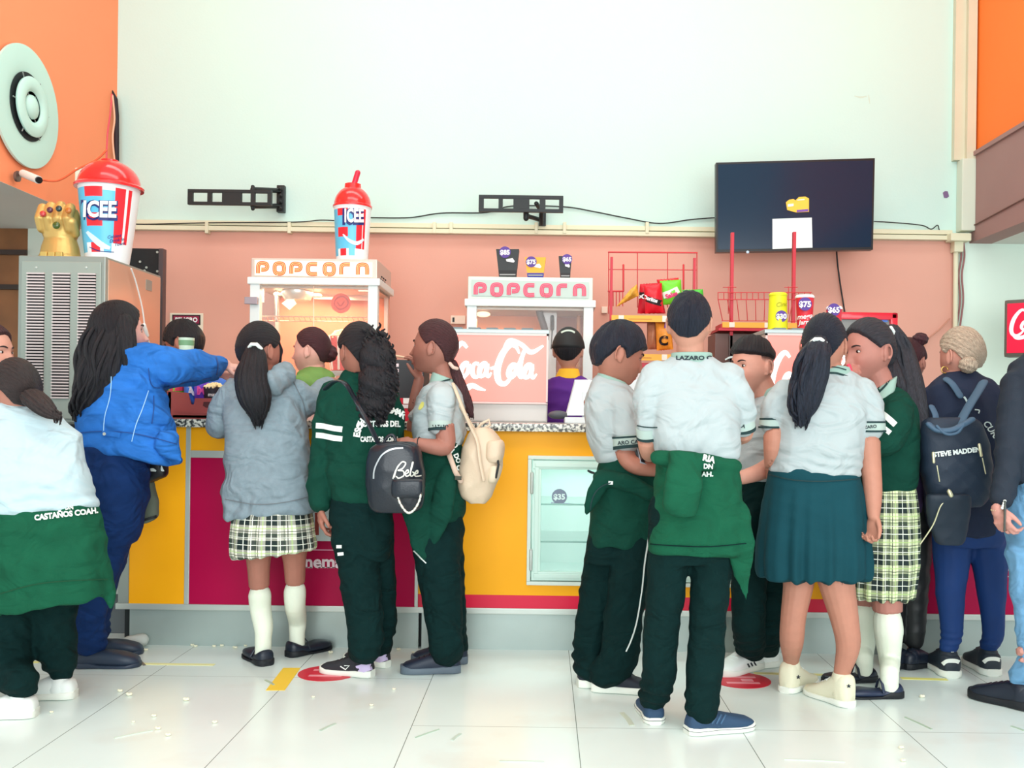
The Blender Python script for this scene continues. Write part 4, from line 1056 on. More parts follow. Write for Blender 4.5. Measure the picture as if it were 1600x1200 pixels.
bag(None, [(1006, 446), (1034, 442), (1037, 488), (1008, 490)], Yb - .01, mat('bag_red', (214, 24, 44), .35), 'red crisp bag with a slanting black band in front of the crimson bag', 'Doritos', m_wt, ([(1005, 463), (1016, 469), (1034, 474)], 9, blackp), wsz=6, wpos=(.35, .5), wrot=-.3, sx=.8)
bag(None, [(1026, 437), (1060, 434), (1062, 450), (1030, 452)], Yb + .09, mat('bag_red'), 'red crisp bag standing upright behind the green one', 'DO', blackp, None, wsz=6, wpos=(.65, .4))
bag(None, [(1031, 439), (1064, 437), (1066, 474), (1032, 477)], Yb + .03, grn, 'lime green crisp bag with a pink word above the boy with short hair', 'Salsa', mat('word_pink', (226, 60, 120), .5), ([(1036, 462), (1048, 458), (1060, 452)], 10, mat('band_pale', (236, 240, 226), .5)), wsz=7, wrot=.35, wpos=(.52, .6))
bag(None, [(1066, 453), (1098, 452), (1102, 486), (1070, 486)], Yb + .05, mat('bag_green', (70, 190, 60), .35), 'green crisp bag at the right end of the top shelf', None, None, ([(1066, 464), (1100, 465)], 2.5, blackp))
bag(None, [(985, 452), (995, 444), (998, 462), (962, 480)], Yb - .02, gold, 'golden snack bag leaning over at the left end of the top shelf', None, None, ([(972, 476), (990, 468)], 4, mat('band_brown', (170, 96, 60), .5)))
bag(None, [(1024, 503), (1048, 503), (1052, 546), (1026, 548)], Yb, mat('bag_orange', (240, 150, 50), .35, var=.15, vscale=40), 'orange and purple snack bag on the lower shelf of the left rack', 'C', blackp, ([(1026, 506), (1046, 509)], 9, mat('band_violet', (120, 70, 200), .5)), wsz=14, wpos=(.45, .65))
bag(None, [(1011, 501), (1026, 502), (1026, 546), (1011, 546)], Yb + .03, mat('bag_brown', (170, 110, 80), .4, var=.2, vscale=30), 'brown snack bag beside the orange one on the lower shelf', None, None, ([(1012, 504), (1025, 504)], 8, blackp))
def rack2():
    Y = 5.7; t = thing('snack_rack', W(1190, 600, Y), 'nearly empty red wire rack with two tall posts in front of the television', 'snack rack', 'red snack racks')
    mb = MB()
    for (a, b) in (((1147, 363), (1143, 520)), ((1247, 362), (1240, 515))):
        p, q = W(*a, Y), W(*b, Y); mb.box(q.x - .009, q.x + .009, Y, Y + .03, .9, p.z, bev=.002)
        mb.build('post', m_rwp, t); mb = MB()
    mb = MB(); wr = lambda a, b, y0=0, y1=0, r=.0025: mb.tube([W(a[0], a[1], Y + y0), W(b[0], b[1], Y + y1)], r, n=6)
    for yy in (457, 468): wr((1122, yy), (1268, yy), -.02, -.02, .003)
    for x in range(1122, 1270, 9): wr((x, 457), (x, 468), -.02, -.02)
    for i in range(11): wr((1122 + i * 14.6, 468), (1129 + i * 13, 501), -.02, .0)
    wr((1128, 501), (1262, 502)); wr((1138, 448), (1138, 490)); wr((1232, 448), (1232, 490)); wr((1130, 449), (1150, 449)); wr((1226, 449), (1246, 449))
    mb.build('wire_basket', m_rw, t, True)
    z = W(1190, 509, Y).z; X0, X1 = W(1127, 509, Y).x, W(1262, 509, Y).x
    s = MB().box(X0, X1, Y, Y + .2, z - .02, z + .01).build('shelf', m_rwp, t)
    MB().box(X0 + .005, X1, Y - .012, Y, z - .014, z + .018).build('price_strip', mat('strip_amber'), s) 
    for x in (1143, 1198): 
        e = MB(); p = W(x, 509, Y); e.box(p.x - .016, p.x + .016, Y - .015, Y - .01, z - .013, z + .017, bev=.002); e.build('price_clip', MATS['clip_white'], s)
    MB().box(X0 - .02, X1, Y - .03, Y + .3, W(1190, 518, Y).z, W(1190, 514, Y).z).build('lower_shelf', m_rwp, t)
    mb = MB(); zt_ = W(1160, 521, Y).z
    mb.box(W(1118, 560, Y).x, W(1200, 560, Y).x, Y + .02, Y + .28, .9, zt_, bev=.004); mb.build('cabinet', mat('cabinet_brown', (104, 72, 66), .4, var=.1), t)
    mb = MB(); mb.box(W(1139, 560, Y).x, W(1200, 560, Y).x, Y + .0, Y + .02, .9, zt_ - .01, bev=.003); mb.build('cabinet_door', mat('door_dark', (84, 68, 66), .4), t)
    mb = MB(); ribbon(mb, [(1133, 562, 2), (1142, 558, 3), (1152, 560, 3), (1155, 572, 4)], 1, flat_place(Y - .01), thick=.005); mb.build('hook', MATS['paper_white'], t)
rack2()


# ------------------------------------------------------------------ right wing drinks sign
def side_sign():
    P = [Vector((3.13, 6.4, 0)), Vector((3.13 + .42, 6.0, 0))]
    Y0 = 6.35
    a = W(1569, 474, Y0); b = W(1569, 553, Y0); zt_, zb_ = a.z, b.z
    d = Vector((.78, -.62, 0)).normalized(); nrm = Vector((-.62, -.78, 0)).normalized(); L = .5
    t = thing('drinks_sign', (a.x + .2, Y0 - .1, zb_), 'red illuminated drinks sign hanging at the right edge by the pale green wall', 'sign')
    M = Matrix(((d.x, -nrm.x, 0, a.x), (d.y, -nrm.y, 0, Y0), (0, 0, 1, 0), (0, 0, 0, 1)))
    e = .022
    MB().box(0, L, 0, .1, zb_ - e, zt_ + e, bev=.018, M=M).build('sign_case', mat('sign_case_grey', (96, 92, 84), .45), t, True, 40)
    f = MB().box(.02, L - .02, -.004, .01, zb_ + .004, zt_ - .004, M=M).build('sign_face', mat('sign_face_red', (226, 12, 58), .4, emit=.35), t)
    H = zt_ - zb_
    def pl(x, y, o): return M @ Vector((x, -.004 - o, y))
    mb = MB()
    for st in SCRIPT_COCA:
        ribbon(mb, [(.04 + p[0] * .042, zb_ + H * .30 + p[1] * .05, p[2] * .05) for p in st], 1, pl, k=5, thick=.002)
    mb.build('script_lettering', mat('sign_script_white', (250, 225, 230), .4, emit=.4), f)
    MB().tube([(a.x + .25, Y0 - .08, zt_ + .02), (a.x + .25, Y0 - .08, ZS)], .012).build('hanger', m_brk, t)
    MB().lathe((a.x + .25, Y0 - .08, ZS - .035), [(.001, 0), (.05, 0), (.05, .015), (.001, .015)], n=20).build('hanger_plate', m_brk, t)
side_sign()

# ------------------------------------------------------------------ things on the counter
m_tray = mat('tray_terracotta', (176, 84, 80), .4)
def tray():
    Y = 4.62; a = W(262, 655, Y); b = W(350, 655, Y); X0, X1 = a.x, b.x; H = .125
    t = thing('serving_tray', ((X0 + X1) / 2, Y + .1, ZT), 'reddish brown plastic snack tray on the counter beside the denim jacket', 'tray')
    mb = MB(); z = ZT
    mb.box(X0 + .02, X1, Y, Y + .25, z, z + .02, bev=.004)
    def wall(poly, y0, y1): mb.prism(poly, y0, y1)
    zz = lambda y: W(300, y, Y).z + 0
    prof = [(X0 + .02, z), (X1, z), (X1, zz(622)), (W(305, 620, Y).x, zz(622)), (W(303, 620, Y).x, zz(632)), (W(298, 630, Y).x, zz(632)), (W(293, 620, Y).x, zz(614)), (X0 - .005, zz(611)), (X0 + .005, zz(640))]
    wall(prof, Y, Y + .012); wall(prof, Y + .24, Y + .252)
    mb.box(X0, X0 + .015, Y, Y + .25, z + .01, zz(613)); mb.box(X1 - .012, X1, Y, Y + .25, z, zz(622))
    mb.build('tray_body', m_tray, t)
    MB().ppx([(318, 628), (345, 628), (345, 637), (322, 637), (317, 634)], Y - .002, .006).build('hand_slot', mat('slot_shadow_brown', (88, 34, 38), .5), t)
    mb = MB(); ribbon(mb, [(272, 641), (300, 644), (345, 645)], 3, flat_place(Y), thick=.006); mb.build('ridge', m_tray, t)
tray()
Yt = 4.74
bag(None, [(263, 588), (288, 588), (288, 632), (264, 632)], Yt + .02, mat('bag_bright_green', (110, 220, 60), .35), 'bright green sweets bag standing in the tray', None, None, ([(265, 606), (288, 606)], 10, mat('band_red', (214, 60, 90), .5)), group='bags in the tray', wsz=8)
bag(None, [(288, 588), (305, 588), (305, 632), (288, 632)], Yt + .01, mat('bag_blue', (60, 120, 220), .35), 'blue sweets bag in the middle of the tray', 'A', m_wt, None, group='bags in the tray', wsz=14)
bag(None, [(303, 587), (326, 588), (326, 632), (304, 632)], Yt, mat('bag_violet', (112, 72, 214), .35), 'violet sweets bag in the tray beside the popcorn bucket', 'M', mat('word_magenta', (230, 80, 170), .5), None, group='bags in the tray', wsz=12)
bag(None, [(322, 577), (362, 583), (364, 656), (324, 656)], 4.95, mat('bag_blue'), 'blue bag lying behind the bucket of popcorn', None, None, None, group='bags in the tray')
c = W(333, 622, 4.74); c.z = ZT + .022; k = 4.74 / F
bt = thing('popcorn_bucket', c, 'black paper bucket of popcorn standing in the tray', 'popcorn bucket')
tb = MB().lathe(c, [(.001, 0), (10.5 * k, 0), (16 * k, 42 * k), (15 * k, 42 * k), (9.5 * k, .006), (.001, .006)], n=40).build('tub', mat('tub_black', (48, 44, 54), .5), bt, True, 40)
mb = MB(); text_on(mb, 'maxi', 333, 616, 6, surf_place(bvh_of(tb)), bold=.03); mb.build('tub_lettering', m_wt, tb)
mb = MB(); popcorn_heap(mb, (c.x, c.y, c.z + 41 * k), 14 * k, 14 * k, .022, 60, 5, .010); mb.build('popcorn', MATS['popcorn_cream'], bt)

# black appliance, red napkin holder, straws
Y = 4.95
t = thing('card_terminal_tower', W(630, 655, Y), 'black upright appliance with white printed column behind the polo girl hand', 'appliance')
mb = MB(); pbox(mb, 608, 562, 662, 654, Y, .25, bev=.008); mb.build('case', mat('case_black', (40, 42, 46), .4), t)
mb = MB()
for k in range(9): pbox(mb, 619, 568 + k * 8.5, 623, 573 + k * 8.5, Y - .003, .004)
mb.build('printed_column', MATS['lettering_white'], t)
Y = 4.72
t = thing('napkin_holder', W(630, 655, Y), 'red and white napkin holder on the counter between the two ponytail girls', 'napkin holder')
mb = MB(); pbox(mb, 608, 638, 648, 658, Y, .15, bev=.004); mb.build('lower_box', mat('holder_red', (206, 30, 54), .4), t)
mb = MB(); pbox(mb, 606, 632, 648, 638, Y - .004, .16, bev=.003); mb.build('white_shelf', mat('holder_white', (232, 224, 226), .4), t)
mb = MB(); pbox(mb, 608, 622, 648, 632, Y, .14, bev=.003); mb.build('upper_box', MATS['holder_red'], t)
mb = MB(); pbox(mb, 630, 622, 648, 631, Y - .006, .01); mb.build('napkin', m_wt, t)
c = W(535, 605, 4.9); c.z = ZT
t = thing('straw_holder', c, 'cream straws bunched in a holder beside the hooded girl hand', 'straw holder')
MB().lathe(c, [(.001, 0), (.045, 0), (.05, .1), (.045, .1), (.04, .005), (.001, .005)], n=24).build('cup', mat('holder_pink', (240, 170, 160), .4), t, True, 40)
rd = random.Random(4); mb = MB()
for k in range(26):
    a = rd.uniform(0, 6.28); r = rd.uniform(0, .035); p = c + Vector((r * math.cos(a), r * math.sin(a), .01)); mb.tube([p, p + Vector((math.cos(a) * r * .7, math.sin(a) * r * .7, .19 + rd.uniform(0, .02)))], .003, n=6)
mb.build('straws', mat('straw_cream', (240, 232, 208), .5), t)
# pink translucent box on counter behind the grey hoodie
mb = MB(); pbox(mb, 476, 634, 500, 657, 4.75, .15, bev=.004)
tag(mb.build('receipt_box', mat('box_pale_pink', (250, 206, 196), .5)), 'pale pink box on the counter right of the grey hoodie', 'box')
mb = MB(); pbox(mb, 498, 636, 512, 658, 4.70, .1, bev=.006)
tag(mb.build('sauce_box', MATS['holder_red']), 'small red box on the counter behind the striped green sleeve', 'box')
# white point of sale screens seen from behind
def pos(xl, xr, yt, yb, Y, lean, lab):
    t = thing('till_screen', W((xl + xr) / 2, yb, Y), lab, 'till', 'white tills on the counter')
    A, B, C_, D = W(xl + lean, yt, Y + .1), W(xr, yt, Y + .1), W(xr, yb, Y), W(xl, yb, Y)
    mb = MB(); th = Vector((0, .03, .01))
    def rq(k): 
        c = (A + B + C_ + D) / 4
        return [p + (c - p) * k for p in (A, B, C_, D)]
    R0, R1 = rq(0), rq(.03)
    mb.rings([np.array(R1), np.array([p + th * .3 for p in R0]), np.array([p + th for p in R0]), np.array([p + th * 1.3 for p in R1])])
    mb.build('back_shell', mat('till_white', (226, 234, 238), .35), t, True, 30)
    mb = MB(); c = (C_ + D) / 2
    mb.box(c.x - .14, c.x + .14, Y - .04, Y + .2, ZT, ZT + .03, bev=.006); mb.box(c.x - .05, c.x + .05, Y + .03, Y + .09, ZT + .02, c.z + .12)
    mb.build('base', MATS['till_white'], t)
pos(884, 968, 596, 650, 4.78, 14, 'white till screen leaning back beside the boy with folded collar')
mb = MB(); pbox(mb, 968, 592, 1010, 652, 5.0, .15, bev=.01)
tag(mb.build('receipt_printer', MATS['till_white']), 'white box of the till between the two boys in polos', 'till')
mb = MB(); mb.ell(W(872, 652, 4.8) + Vector((0, 0, .012)), (.05, .04, .022))
tag(mb.build('coiled_cable', mat('cable_grey', (80, 84, 92), .5), smooth=True), 'dark grey lump of cable on the counter beside the till', 'cable')
# silver fridge behind skirt girl side
# ------------------------------------------------------------------ floor marks and litter
def floorpt(px, py, z=0.0):
    d = (W(px, py, 1.0) - CAM0); t_ = (z - EYE) / d.z
    return CAM0 + d * t_
def floor_place(x, y, o): 
    p = floorpt(x, y); return Vector((p.x, p.y, .0015 + o))
for cx, cy, lab in ((512, 1052, 'round red floor sticker half under the lavender trainer'), (1158, 1063, 'round red floor sticker under the white striped trainers')):
    c = floorpt(cx, cy); o = MB().lathe((c.x, c.y, .0005), [(.001, 0), (.125, 0), (.125, .0012), (.001, .0012)], n=48).build('floor_sticker', mat('sticker_red', (214, 26, 54), .45))
    tag(o, lab, 'floor sticker', 'red floor stickers')
    mb = MB()
    for k in (-1, 1): mb.box(c.x - .07, c.x + .07, c.y + k * .045 - .012, c.y + k * .045 + .012, .0015, .0022)
    mb.box(c.x + .0, c.x + .05, c.y - .02, c.y + .015, .0015, .0022); mb.build('sticker_print', mat('print_pink', (240, 150, 160), .5), o)
def tape(pts, lab, rgb, wd=.05):
    mb = MB(); P = [floorpt(*p) for p in pts]; a, b = P; d = (b - a).normalized(); n = Vector((-d.y, d.x, 0)) * wd / 2
    R = [np.array([tuple(p + n * s_ + Vector((0, 0, z))) for s_, z in ((-1, .0004), (1, .0004), (1, .0016), (-1, .0016))]) for p in (a, b)]
    mb.rings(R); tag(mb.build('floor_tape', mat('tape_%d' % rgb[0] + str(rgb[2]), rgb, .6)), lab, 'floor tape')
tape([(430, 1079), (456, 1044)], 'short bright yellow tape strip on the floor beside the red sticker', (250, 208, 60), .075)
tape([(196, 1037), (335, 1039)], 'faded yellow tape line on the floor along the left counter', (240, 238, 176), .03)
tape([(1408, 1060), (1480, 1062)], 'thin yellow tape line on the floor near the blonde woman', (240, 232, 130), .03)
tape([(1178, 1052), (1300, 1055)], 'thin faded yellow tape line behind the white high tops', (238, 232, 160), .03)
tape([(30, 1034), (62, 1035)], 'short faded yellow tape line at the far left of the floor', (232, 226, 150), .03)
lit = [(860 / 4 + 0, 1030, 6, 1.15, 'brown'), (570 / 4, 0, 0, 0, None)]
streaks = [((179, 1154), (238, 1142), .005, (205, 222, 206)), ((212, 1028), (226, 1040), .006, (120, 110, 100)), ((500, 1142), (524, 1131), .006, (180, 196, 182)), ((649, 1153), (686, 1140), .003, (170, 190, 172)), ((706, 1157), (719, 1147), .006, (186, 200, 188)), ((972, 1114), (988, 1134), .010, (196, 202, 184)), ((1414, 1121), (1456, 1140), .004, (170, 190, 170)), ((1580, 1135), (1600, 1142), .005, (170, 190, 170)), ((780, 1190), (850, 1191), .004, (196, 214, 198)), ((1225, 1187), (1320, 1191), .003, (204, 222, 206)), ((415, 1063), (428, 1071), .006, (176, 190, 166))]
for i, (a, b, w_, rgb) in enumerate(streaks):
    A, B = floorpt(*a), floorpt(*b); mb = MB(); d = (B - A).normalized(); n = Vector((-d.y, d.x, 0)) * w_
    R = [np.array([tuple(p + n * s_ + Vector((0, 0, z))) for s_, z in ((-1, .0004), (1, .0004), (.8, .003), (-.8, .003))]) for p in (A, A.lerp(B, .5) + n * .4, B)]
    mb.rings(R)
    where = ['near the white trainers at the left', 'beside the dark clogs', 'below the red sticker', 'in front of the navy trainers, long and thin', 'in front of the navy trainers, short one', 'beside the blue canvas shoe', 'in front of the plaid skirt girl', 'at the right edge of the floor', 'at the bottom centre of the floor', 'at the bottom right of the floor', 'beside the yellow tape strip'][i]
    tag(mb.build('straw_wrapper', mat('wrapper_%d' % i, rgb, .6)), 'paper straw wrapper lying on the tiles ' + where, 'straw wrapper', 'straw wrappers on the floor')
rd = random.Random(11)
spots = [(300, 1009), (305, 1011), (328, 1007), (334, 1011), (346, 1010), (367, 1013), (383, 1010), (392, 1014), (205, 1011), (227, 1017), (365, 1012), (495, 1010), (500, 1013), (516, 1021), (622, 1016), (645, 1020), (290, 1095), (201, 1087), (187, 1081), (246, 1140), (80, 1114), (208, 1129), (335, 1130), (489, 1090), (615, 1078), (580, 1103), (1440, 1012), (1450, 1031), (1446, 1034), (1440, 1090), (1530, 1089), (1407, 1170), (1410, 1190), (262, 1150), (240, 1120)]
for i, (x, y) in enumerate(spots):
    c = floorpt(x, y); mb = MB(); s_ = rd.uniform(.005, .010)
    mb.ell((c.x, c.y, s_ * .6), (s_, s_ * .8, s_ * .6), nu=9, nv=6); mb.ell((c.x + s_ * .8, c.y, s_ * .7), (s_ * .7, s_ * .6, s_ * .6), nu=8, nv=6); mb.ell((c.x - s_ * .3, c.y - s_ * .5, s_), (s_ * .6, s_ * .6, s_ * .5), nu=8, nv=6)
    tag(mb.build('popcorn_piece', mat('popcorn_floor', (236, 232, 206), .8), smooth=True), 'tiny piece of spilled popcorn on the tiled floor', 'popcorn', 'spilled popcorn pieces')
c = floorpt(206, 1013); mb = MB(); mb.tube([(c.x - .02, c.y, .03), (c.x + .04, c.y + .02, .035)], [.026, .03], n=14, groove=.1, gk=5)
tag(mb.build('crumpled_cup', mat('cup_crumpled', (190, 196, 190), .7), smooth=True), 'crumpled white paper cup on the floor by the counter corner', 'paper cup')
# ------------------------------------------------------------------ people
def sstep(x, a, b):
    t = np.clip((x - a) / (b - a), 0, 1); return t * t * (3 - 2 * t)
AX, AY, AZ = .073, .094, .113
def head_surf(d, chub=0.0, feat=1.0):
    x, y, z = d[:, 0], d[:, 1], d[:, 2]
    p = np.stack([AX * x, AY * y, AZ * z], 1)
    zz = np.clip(-z, 0, 1); fr = np.clip(y, 0, 1)
    p[:, 0] *= 1 - (.30 - .16 * chub) * zz ** 1.7
    p[:, 0] *= 1 + (.03 + .08 * chub) * np.exp(-((z + .3) / .3) ** 2)
    p[:, 0] *= 1 + .05 * np.clip(-y, 0, 1) * np.clip(z + .2, 0, 1)
    p[:, 1] *= np.where(y < 0, 1 - .42 * zz ** 1.1, 1)
    fx = np.exp(-(x / .55) ** 2) * (fr > 0)
    p[:, 1] += .030 * np.exp(-(x / .42) ** 2) * np.exp(-((z + .88) / .24) ** 2) * sstep(y, -.1, .35) * feat
    p[:, 1] += .010 * np.exp(-(x / .6) ** 2) * np.exp(-((z + .5) / .25) ** 2) * sstep(y, 0, .4)
    w = sstep(y, .2, .7) * feat
    t = np.clip((.12 - z) / .42, 0, 1)
    nose = .023 * t ** 1.25 * np.where(z > -.31, 1, np.exp(-((z + .31) / .055) ** 2)) * np.exp(-(x / (.095 + .07 * t)) ** 2)
    p[:, 1] += nose * w
    p[:, 1] += .008 * w * np.exp(-((np.abs(x) - .15) / .07) ** 2 - ((z + .29) / .07) ** 2)
    p[:, 1] -= .010 * w * np.exp(-((np.abs(x) - .36) / .17) ** 2 - ((z - .03) / .10) ** 2)
    p[:, 1] += .004 * w * np.exp(-((np.abs(x) - .34) / .25) ** 2 - ((z - .19) / .07) ** 2)
    p[:, 1] += .0075 * w * np.exp(-(x / .22) ** 2) * (np.exp(-((z + .49) / .045) ** 2) + np.exp(-((z + .60) / .05) ** 2))
    p[:, 1] -= .004 * w * np.exp(-(x / .26) ** 2 - ((z + .545) / .025) ** 2)
    p[:, 1] += (.004 + .004 * chub) * w * np.exp(-((np.abs(x) - .5) / .2) ** 2 - ((z + .28) / .2) ** 2)
    return p
def sph(nu, nv):
    th = np.arange(nu) * 2 * PI / nu
    return [np.stack([math.sin(a) * np.sin(th), math.sin(a) * np.cos(th), np.full(nu, -math.cos(a))], 1) for a in [PI * (i + .5) / nv for i in range(nv)]]
SKINS = {}
m_skin = mat('skin', (190, 130, 110), .55, vc=True, var=.04, vscale=30, bump=.05, bscale=400, spec=.4)
def hair_mat(name, dark, light, rough=.42):
    if name in MATS: return MATS[name]
    m = bpy.data.materials.new(name); m.use_nodes = True; nt = m.node_tree; b = nt.nodes['Principled BSDF']; N = nt.nodes.new; Lk = nt.links.new
    at = N('ShaderNodeAttribute'); at.attribute_name = 'strand'
    n1 = N('ShaderNodeTexNoise'); n1.inputs['Scale'].default_value = 16; n1.inputs['Detail'].default_value = 6; n1.inputs['Roughness'].default_value = .7; Lk(at.outputs['Vector'], n1.inputs['Vector'])
    rp = N('ShaderNodeValToRGB'); Lk(n1.outputs[0], rp.inputs[0]); e = rp.color_ramp.elements
    e[0].position = .35; e[0].color = C(*dark); e[1].position = .7; e[1].color = C(*light)
    Lk(rp.outputs[0], b.inputs['Base Color']); b.inputs['Roughness'].default_value = rough; b.inputs['Specular IOR Level'].default_value = .35
    bp = N('ShaderNodeBump'); bp.inputs['Strength'].default_value = .9; bp.inputs['Distance'].default_value = .006; Lk(n1.outputs[0], bp.inputs['Height']); Lk(bp.outputs[0], b.inputs['Normal'])
    MATS[name] = m; return m
m_hairk = hair_mat('hair_black', (10, 9, 13), (36, 34, 42)); m_hairb = hair_mat('hair_brown', (36, 16, 22), (92, 50, 54)); m_hairn = hair_mat('hair_navy_black', (10, 14, 26), (40, 48, 66))
m_eyew = mat('eye_white', (214, 206, 202), .3); m_iris = mat('eye_iris', (30, 20, 18), .2); m_brow = mat('eyebrow_hair', (44, 30, 28), .7)

GARM = ('polo_shirt', 'trousers', 'sweatshirt', 'hoodie', 'knee_sock', 'jacket', 'jeans', 'shirt', 'leggings', 'tied_sweatshirt', 'top', 'skirt', 'plaid_skirt')
class Fig:
    def __init__(s, label, Y, base, skin=(178, 122, 104), name='person'):
        s.Y = Y; s.k = Y / F
        b = W(base[0], base[1], Y); b.z = 0
        s.t = thing(name, b, label, 'person'); s.body = MB(); s.skin = skin; s.heads = []; s.lips = None; s.obj = {}
    def P(s, px, py, d=0.0): return W(px, py, s.Y + d)
    def rg(s, y, xl, xr, b, d=0.0, n=36, e=1.0, sh=1.0, tilt=0.0):
        """horizontal oval ring; left/right edges xl,xr, half depth b (frame units), tilt raises the right side"""
        Yd = s.Y + d; k = Yd / F
        L, R = W(xl, y + tilt, Yd), W(xr, y - tilt, Yd); c = (L + R) / 2; a = (R - L) / 2 * sh
        th = np.arange(n) * 2 * PI / n
        cx = np.sign(np.cos(th)) * np.abs(np.cos(th)) ** e; sy = np.sign(np.sin(th)) * np.abs(np.sin(th)) ** e
        return np.outer(cx, np.array(a)) + np.outer(sy, np.array([0, b * k * sh, 0])) + np.array(c)
    def loft(s, mb, rs, sh=1.0, e=.85, sub=3):
        """rs rows: (y, xl, xr, depth[, d[, tilt]])"""
        Q = spline([tuple(r) + (0,) * (6 - len(r)) for r in rs], sub)
        mb.rings([s.rg(q[0], q[1], q[2], q[3], q[4], e=e, sh=sh, tilt=q[5]) for q in Q])
    def limb(s, mb, pts, n=16, flat=1.0, sub=4, k=1.0):
        """pts rows: (px,py,d,r)"""
        Q = spline(pts, sub)
        mb.tube([s.P(q[0], q[1], q[2]) for q in Q], [q[3] * s.k * k for q in Q], n=n, flat=flat)
    def head(s, cx, cy, h, yaw, pitch=0, roll=0, d=0.0, chub=0.0, eyes=True, gaze=0, ears=True):
        S = h * s.k / .235
        M = (Matrix.Rotation(math.radians(-yaw), 3, 'Z') @ Matrix.Rotation(math.radians(roll), 3, 'Y') @ Matrix.Rotation(math.radians(-pitch), 3, 'X'))
        c = s.P(cx, cy, d); s.hc = c; s.hM = M; s.hS = S; s.chub = chub
        Mn = np.array(M) * S
        s.toW = lambda p: np.asarray(p) @ Mn.T + np.array(c)
        s.body.rings([s.toW(head_surf(r, chub)) for r in sph(110, 76)])
        if ears:
            for sx in (-1, 1):
                R = np.array(M @ Matrix.Rotation(sx * math.radians(-22), 3, 'Z') @ Matrix.Rotation(math.radians(8), 3, 'X'))
                ec = s.toW([sx * .0765, -.010, -.010])
                s.body.ell(ec, (.0065 * S, .016 * S, .029 * S), R=R)
                rim = [s.toW([sx * (.079 + .005 * math.cos(a)), -.012 - .014 * math.cos(a) * 1.0 - .004, -.006 + .028 * math.sin(a)]) for a in [math.radians(q) for q in range(-70, 150, 20)]]
                s.body.tube(rim, .0042 * S, n=8)
                s.body.ell(s.toW([sx * .077, -.002, -.034]), (.005 * S, .006 * S, .008 * S), R=R)
        if eyes:
            for sx in (-1, 1):
                d0 = np.array([[sx * .36, math.sqrt(1 - .36 ** 2 - .0009), .03]]); p = head_surf(d0, chub)[0]
                R = np.array(M)
                mb = MB(); mb.ell(s.toW(p + [0, .0005, 0]), (.0125 * S, .0045 * S, (.0052 if pitch < 12 else .0028) * S), 0, R=R)
                mb.ell(s.toW(p + [sx * .0 + gaze * .003, .0030, -.0002]), (.0056 * S, .0030 * S, (.0056 if pitch < 12 else .0026) * S), 1, R=R)
                mb.build('eye', [m_eyew, m_iris], s.t, True)
                q = []
                for i in range(6):
                    u = i / 5; xx = sx * (.20 + .36 * u); zz = .19 + .05 * math.sin(u * 2.6) - .02 * u
                    q.append(s.toW(head_surf(np.array([[xx, math.sqrt(1 - xx * xx - zz * zz), zz]]), chub)[0] + [0, .0005, 0]))
                MB().tube(q, [.0026 * S, .0036 * S, .0034 * S, .003 * S, .0024 * S, .0014 * S], n=8).build('eyebrow', m_brow, s.t, True)
                q2 = [s.toW(p + [sx * .0125 * v, .003 - .003 * abs(v), .0048 * (1 - v * v) + .0005]) for v in (-1, -.5, 0, .5, 1)]
                MB().tube(q2, .0014 * S, n=6).build('eyelashes', m_brow, s.t, True)
    def neck(s, pts): s.limb(s.body, pts)
    def hairline(s, kind):
        K = {'girl': ([0, 25, 50, 68, 82, 92, 108, 125, 150, 180], [.66, .62, .46, .25, .08, .16, .12, -.12, -.50, -.56]),
             'boy': ([0, 25, 45, 62, 78, 88, 105, 120, 150, 180], [.52, .50, .42, .18, -.08, .12, .08, -.18, -.52, -.58]),
             'fringe': ([0, 25, 45, 62, 78, 88, 105, 120, 150, 180], [.34, .34, .30, .12, -.14, .12, .08, -.20, -.54, -.60]),
             'long': ([0, 25, 45, 60, 75, 90, 110, 130, 150, 180], [.60, .55, .36, .08, -.25, -.55, -.7, -.75, -.75, -.78]),
             'fade': ([0, 25, 45, 62, 78, 88, 105, 120, 150, 180], [.46, .46, .42, .40, .36, .34, .30, .24, .12, .06])}
        return K[kind]
    def hair(s, kind, thick=.012, m=m_hairk, pull=None, groove=.0016, gk=46, tuft=0.0, locks=(), ell=(), coils=None, name='hair', n=(150, 90), topk=1.0, side=None):
        """cap following the skull plus tails; pull = direction (head space) the strands converge to"""
        A, Z = s.hairline(kind); pull = np.array(pull if pull is not None else (0, -.2, 1.0), float); pull /= np.linalg.norm(pull)
        u = np.cross(pull, [1, 0, 0]); u /= np.linalg.norm(u); v = np.cross(pull, u)
        mb = MB(); R = []
        for r in sph(*n):
            a = np.degrees(np.arctan2(np.abs(r[:, 0]), r[:, 1])); rad = np.hypot(r[:, 0], r[:, 1])
            hl = np.interp(a, A, Z)
            mk = sstep(r[:, 2] - hl, -.03, .07)
            ang = np.arctan2(r @ v, r @ u); dist = np.arccos(np.clip(r @ pull, -1, 1))
            g = np.sin(gk * ang + 2.2 * np.sin(3 * ang + 2 * dist)) * .6 + np.sin(gk * 1.9 * ang + 1.3) * .4
            g *= sstep(dist, .05, .5)
            th = thick * (1 + tuft * np.sin(9 * ang + 5 * dist) * .5) * (1 + (topk - 1) * sstep(r[:, 2], .0, .5))
            if side is not None: th = th * (side + (1 - side) * sstep(r[:, 2], .05, .45))
            off = -.004 * (1 - mk) + (th + groove * g) * mk
            p = head_surf(r, s.chub, feat=0.0 if kind == 'long' else 1.0)
            nrm = p / (np.array([AX, AY, AZ]) ** 2); nrm /= np.linalg.norm(nrm, axis=1)[:, None]
            R.append(s.toW(p + nrm * off[:, None]))
        ncap = n[0] * n[1]; capv = []
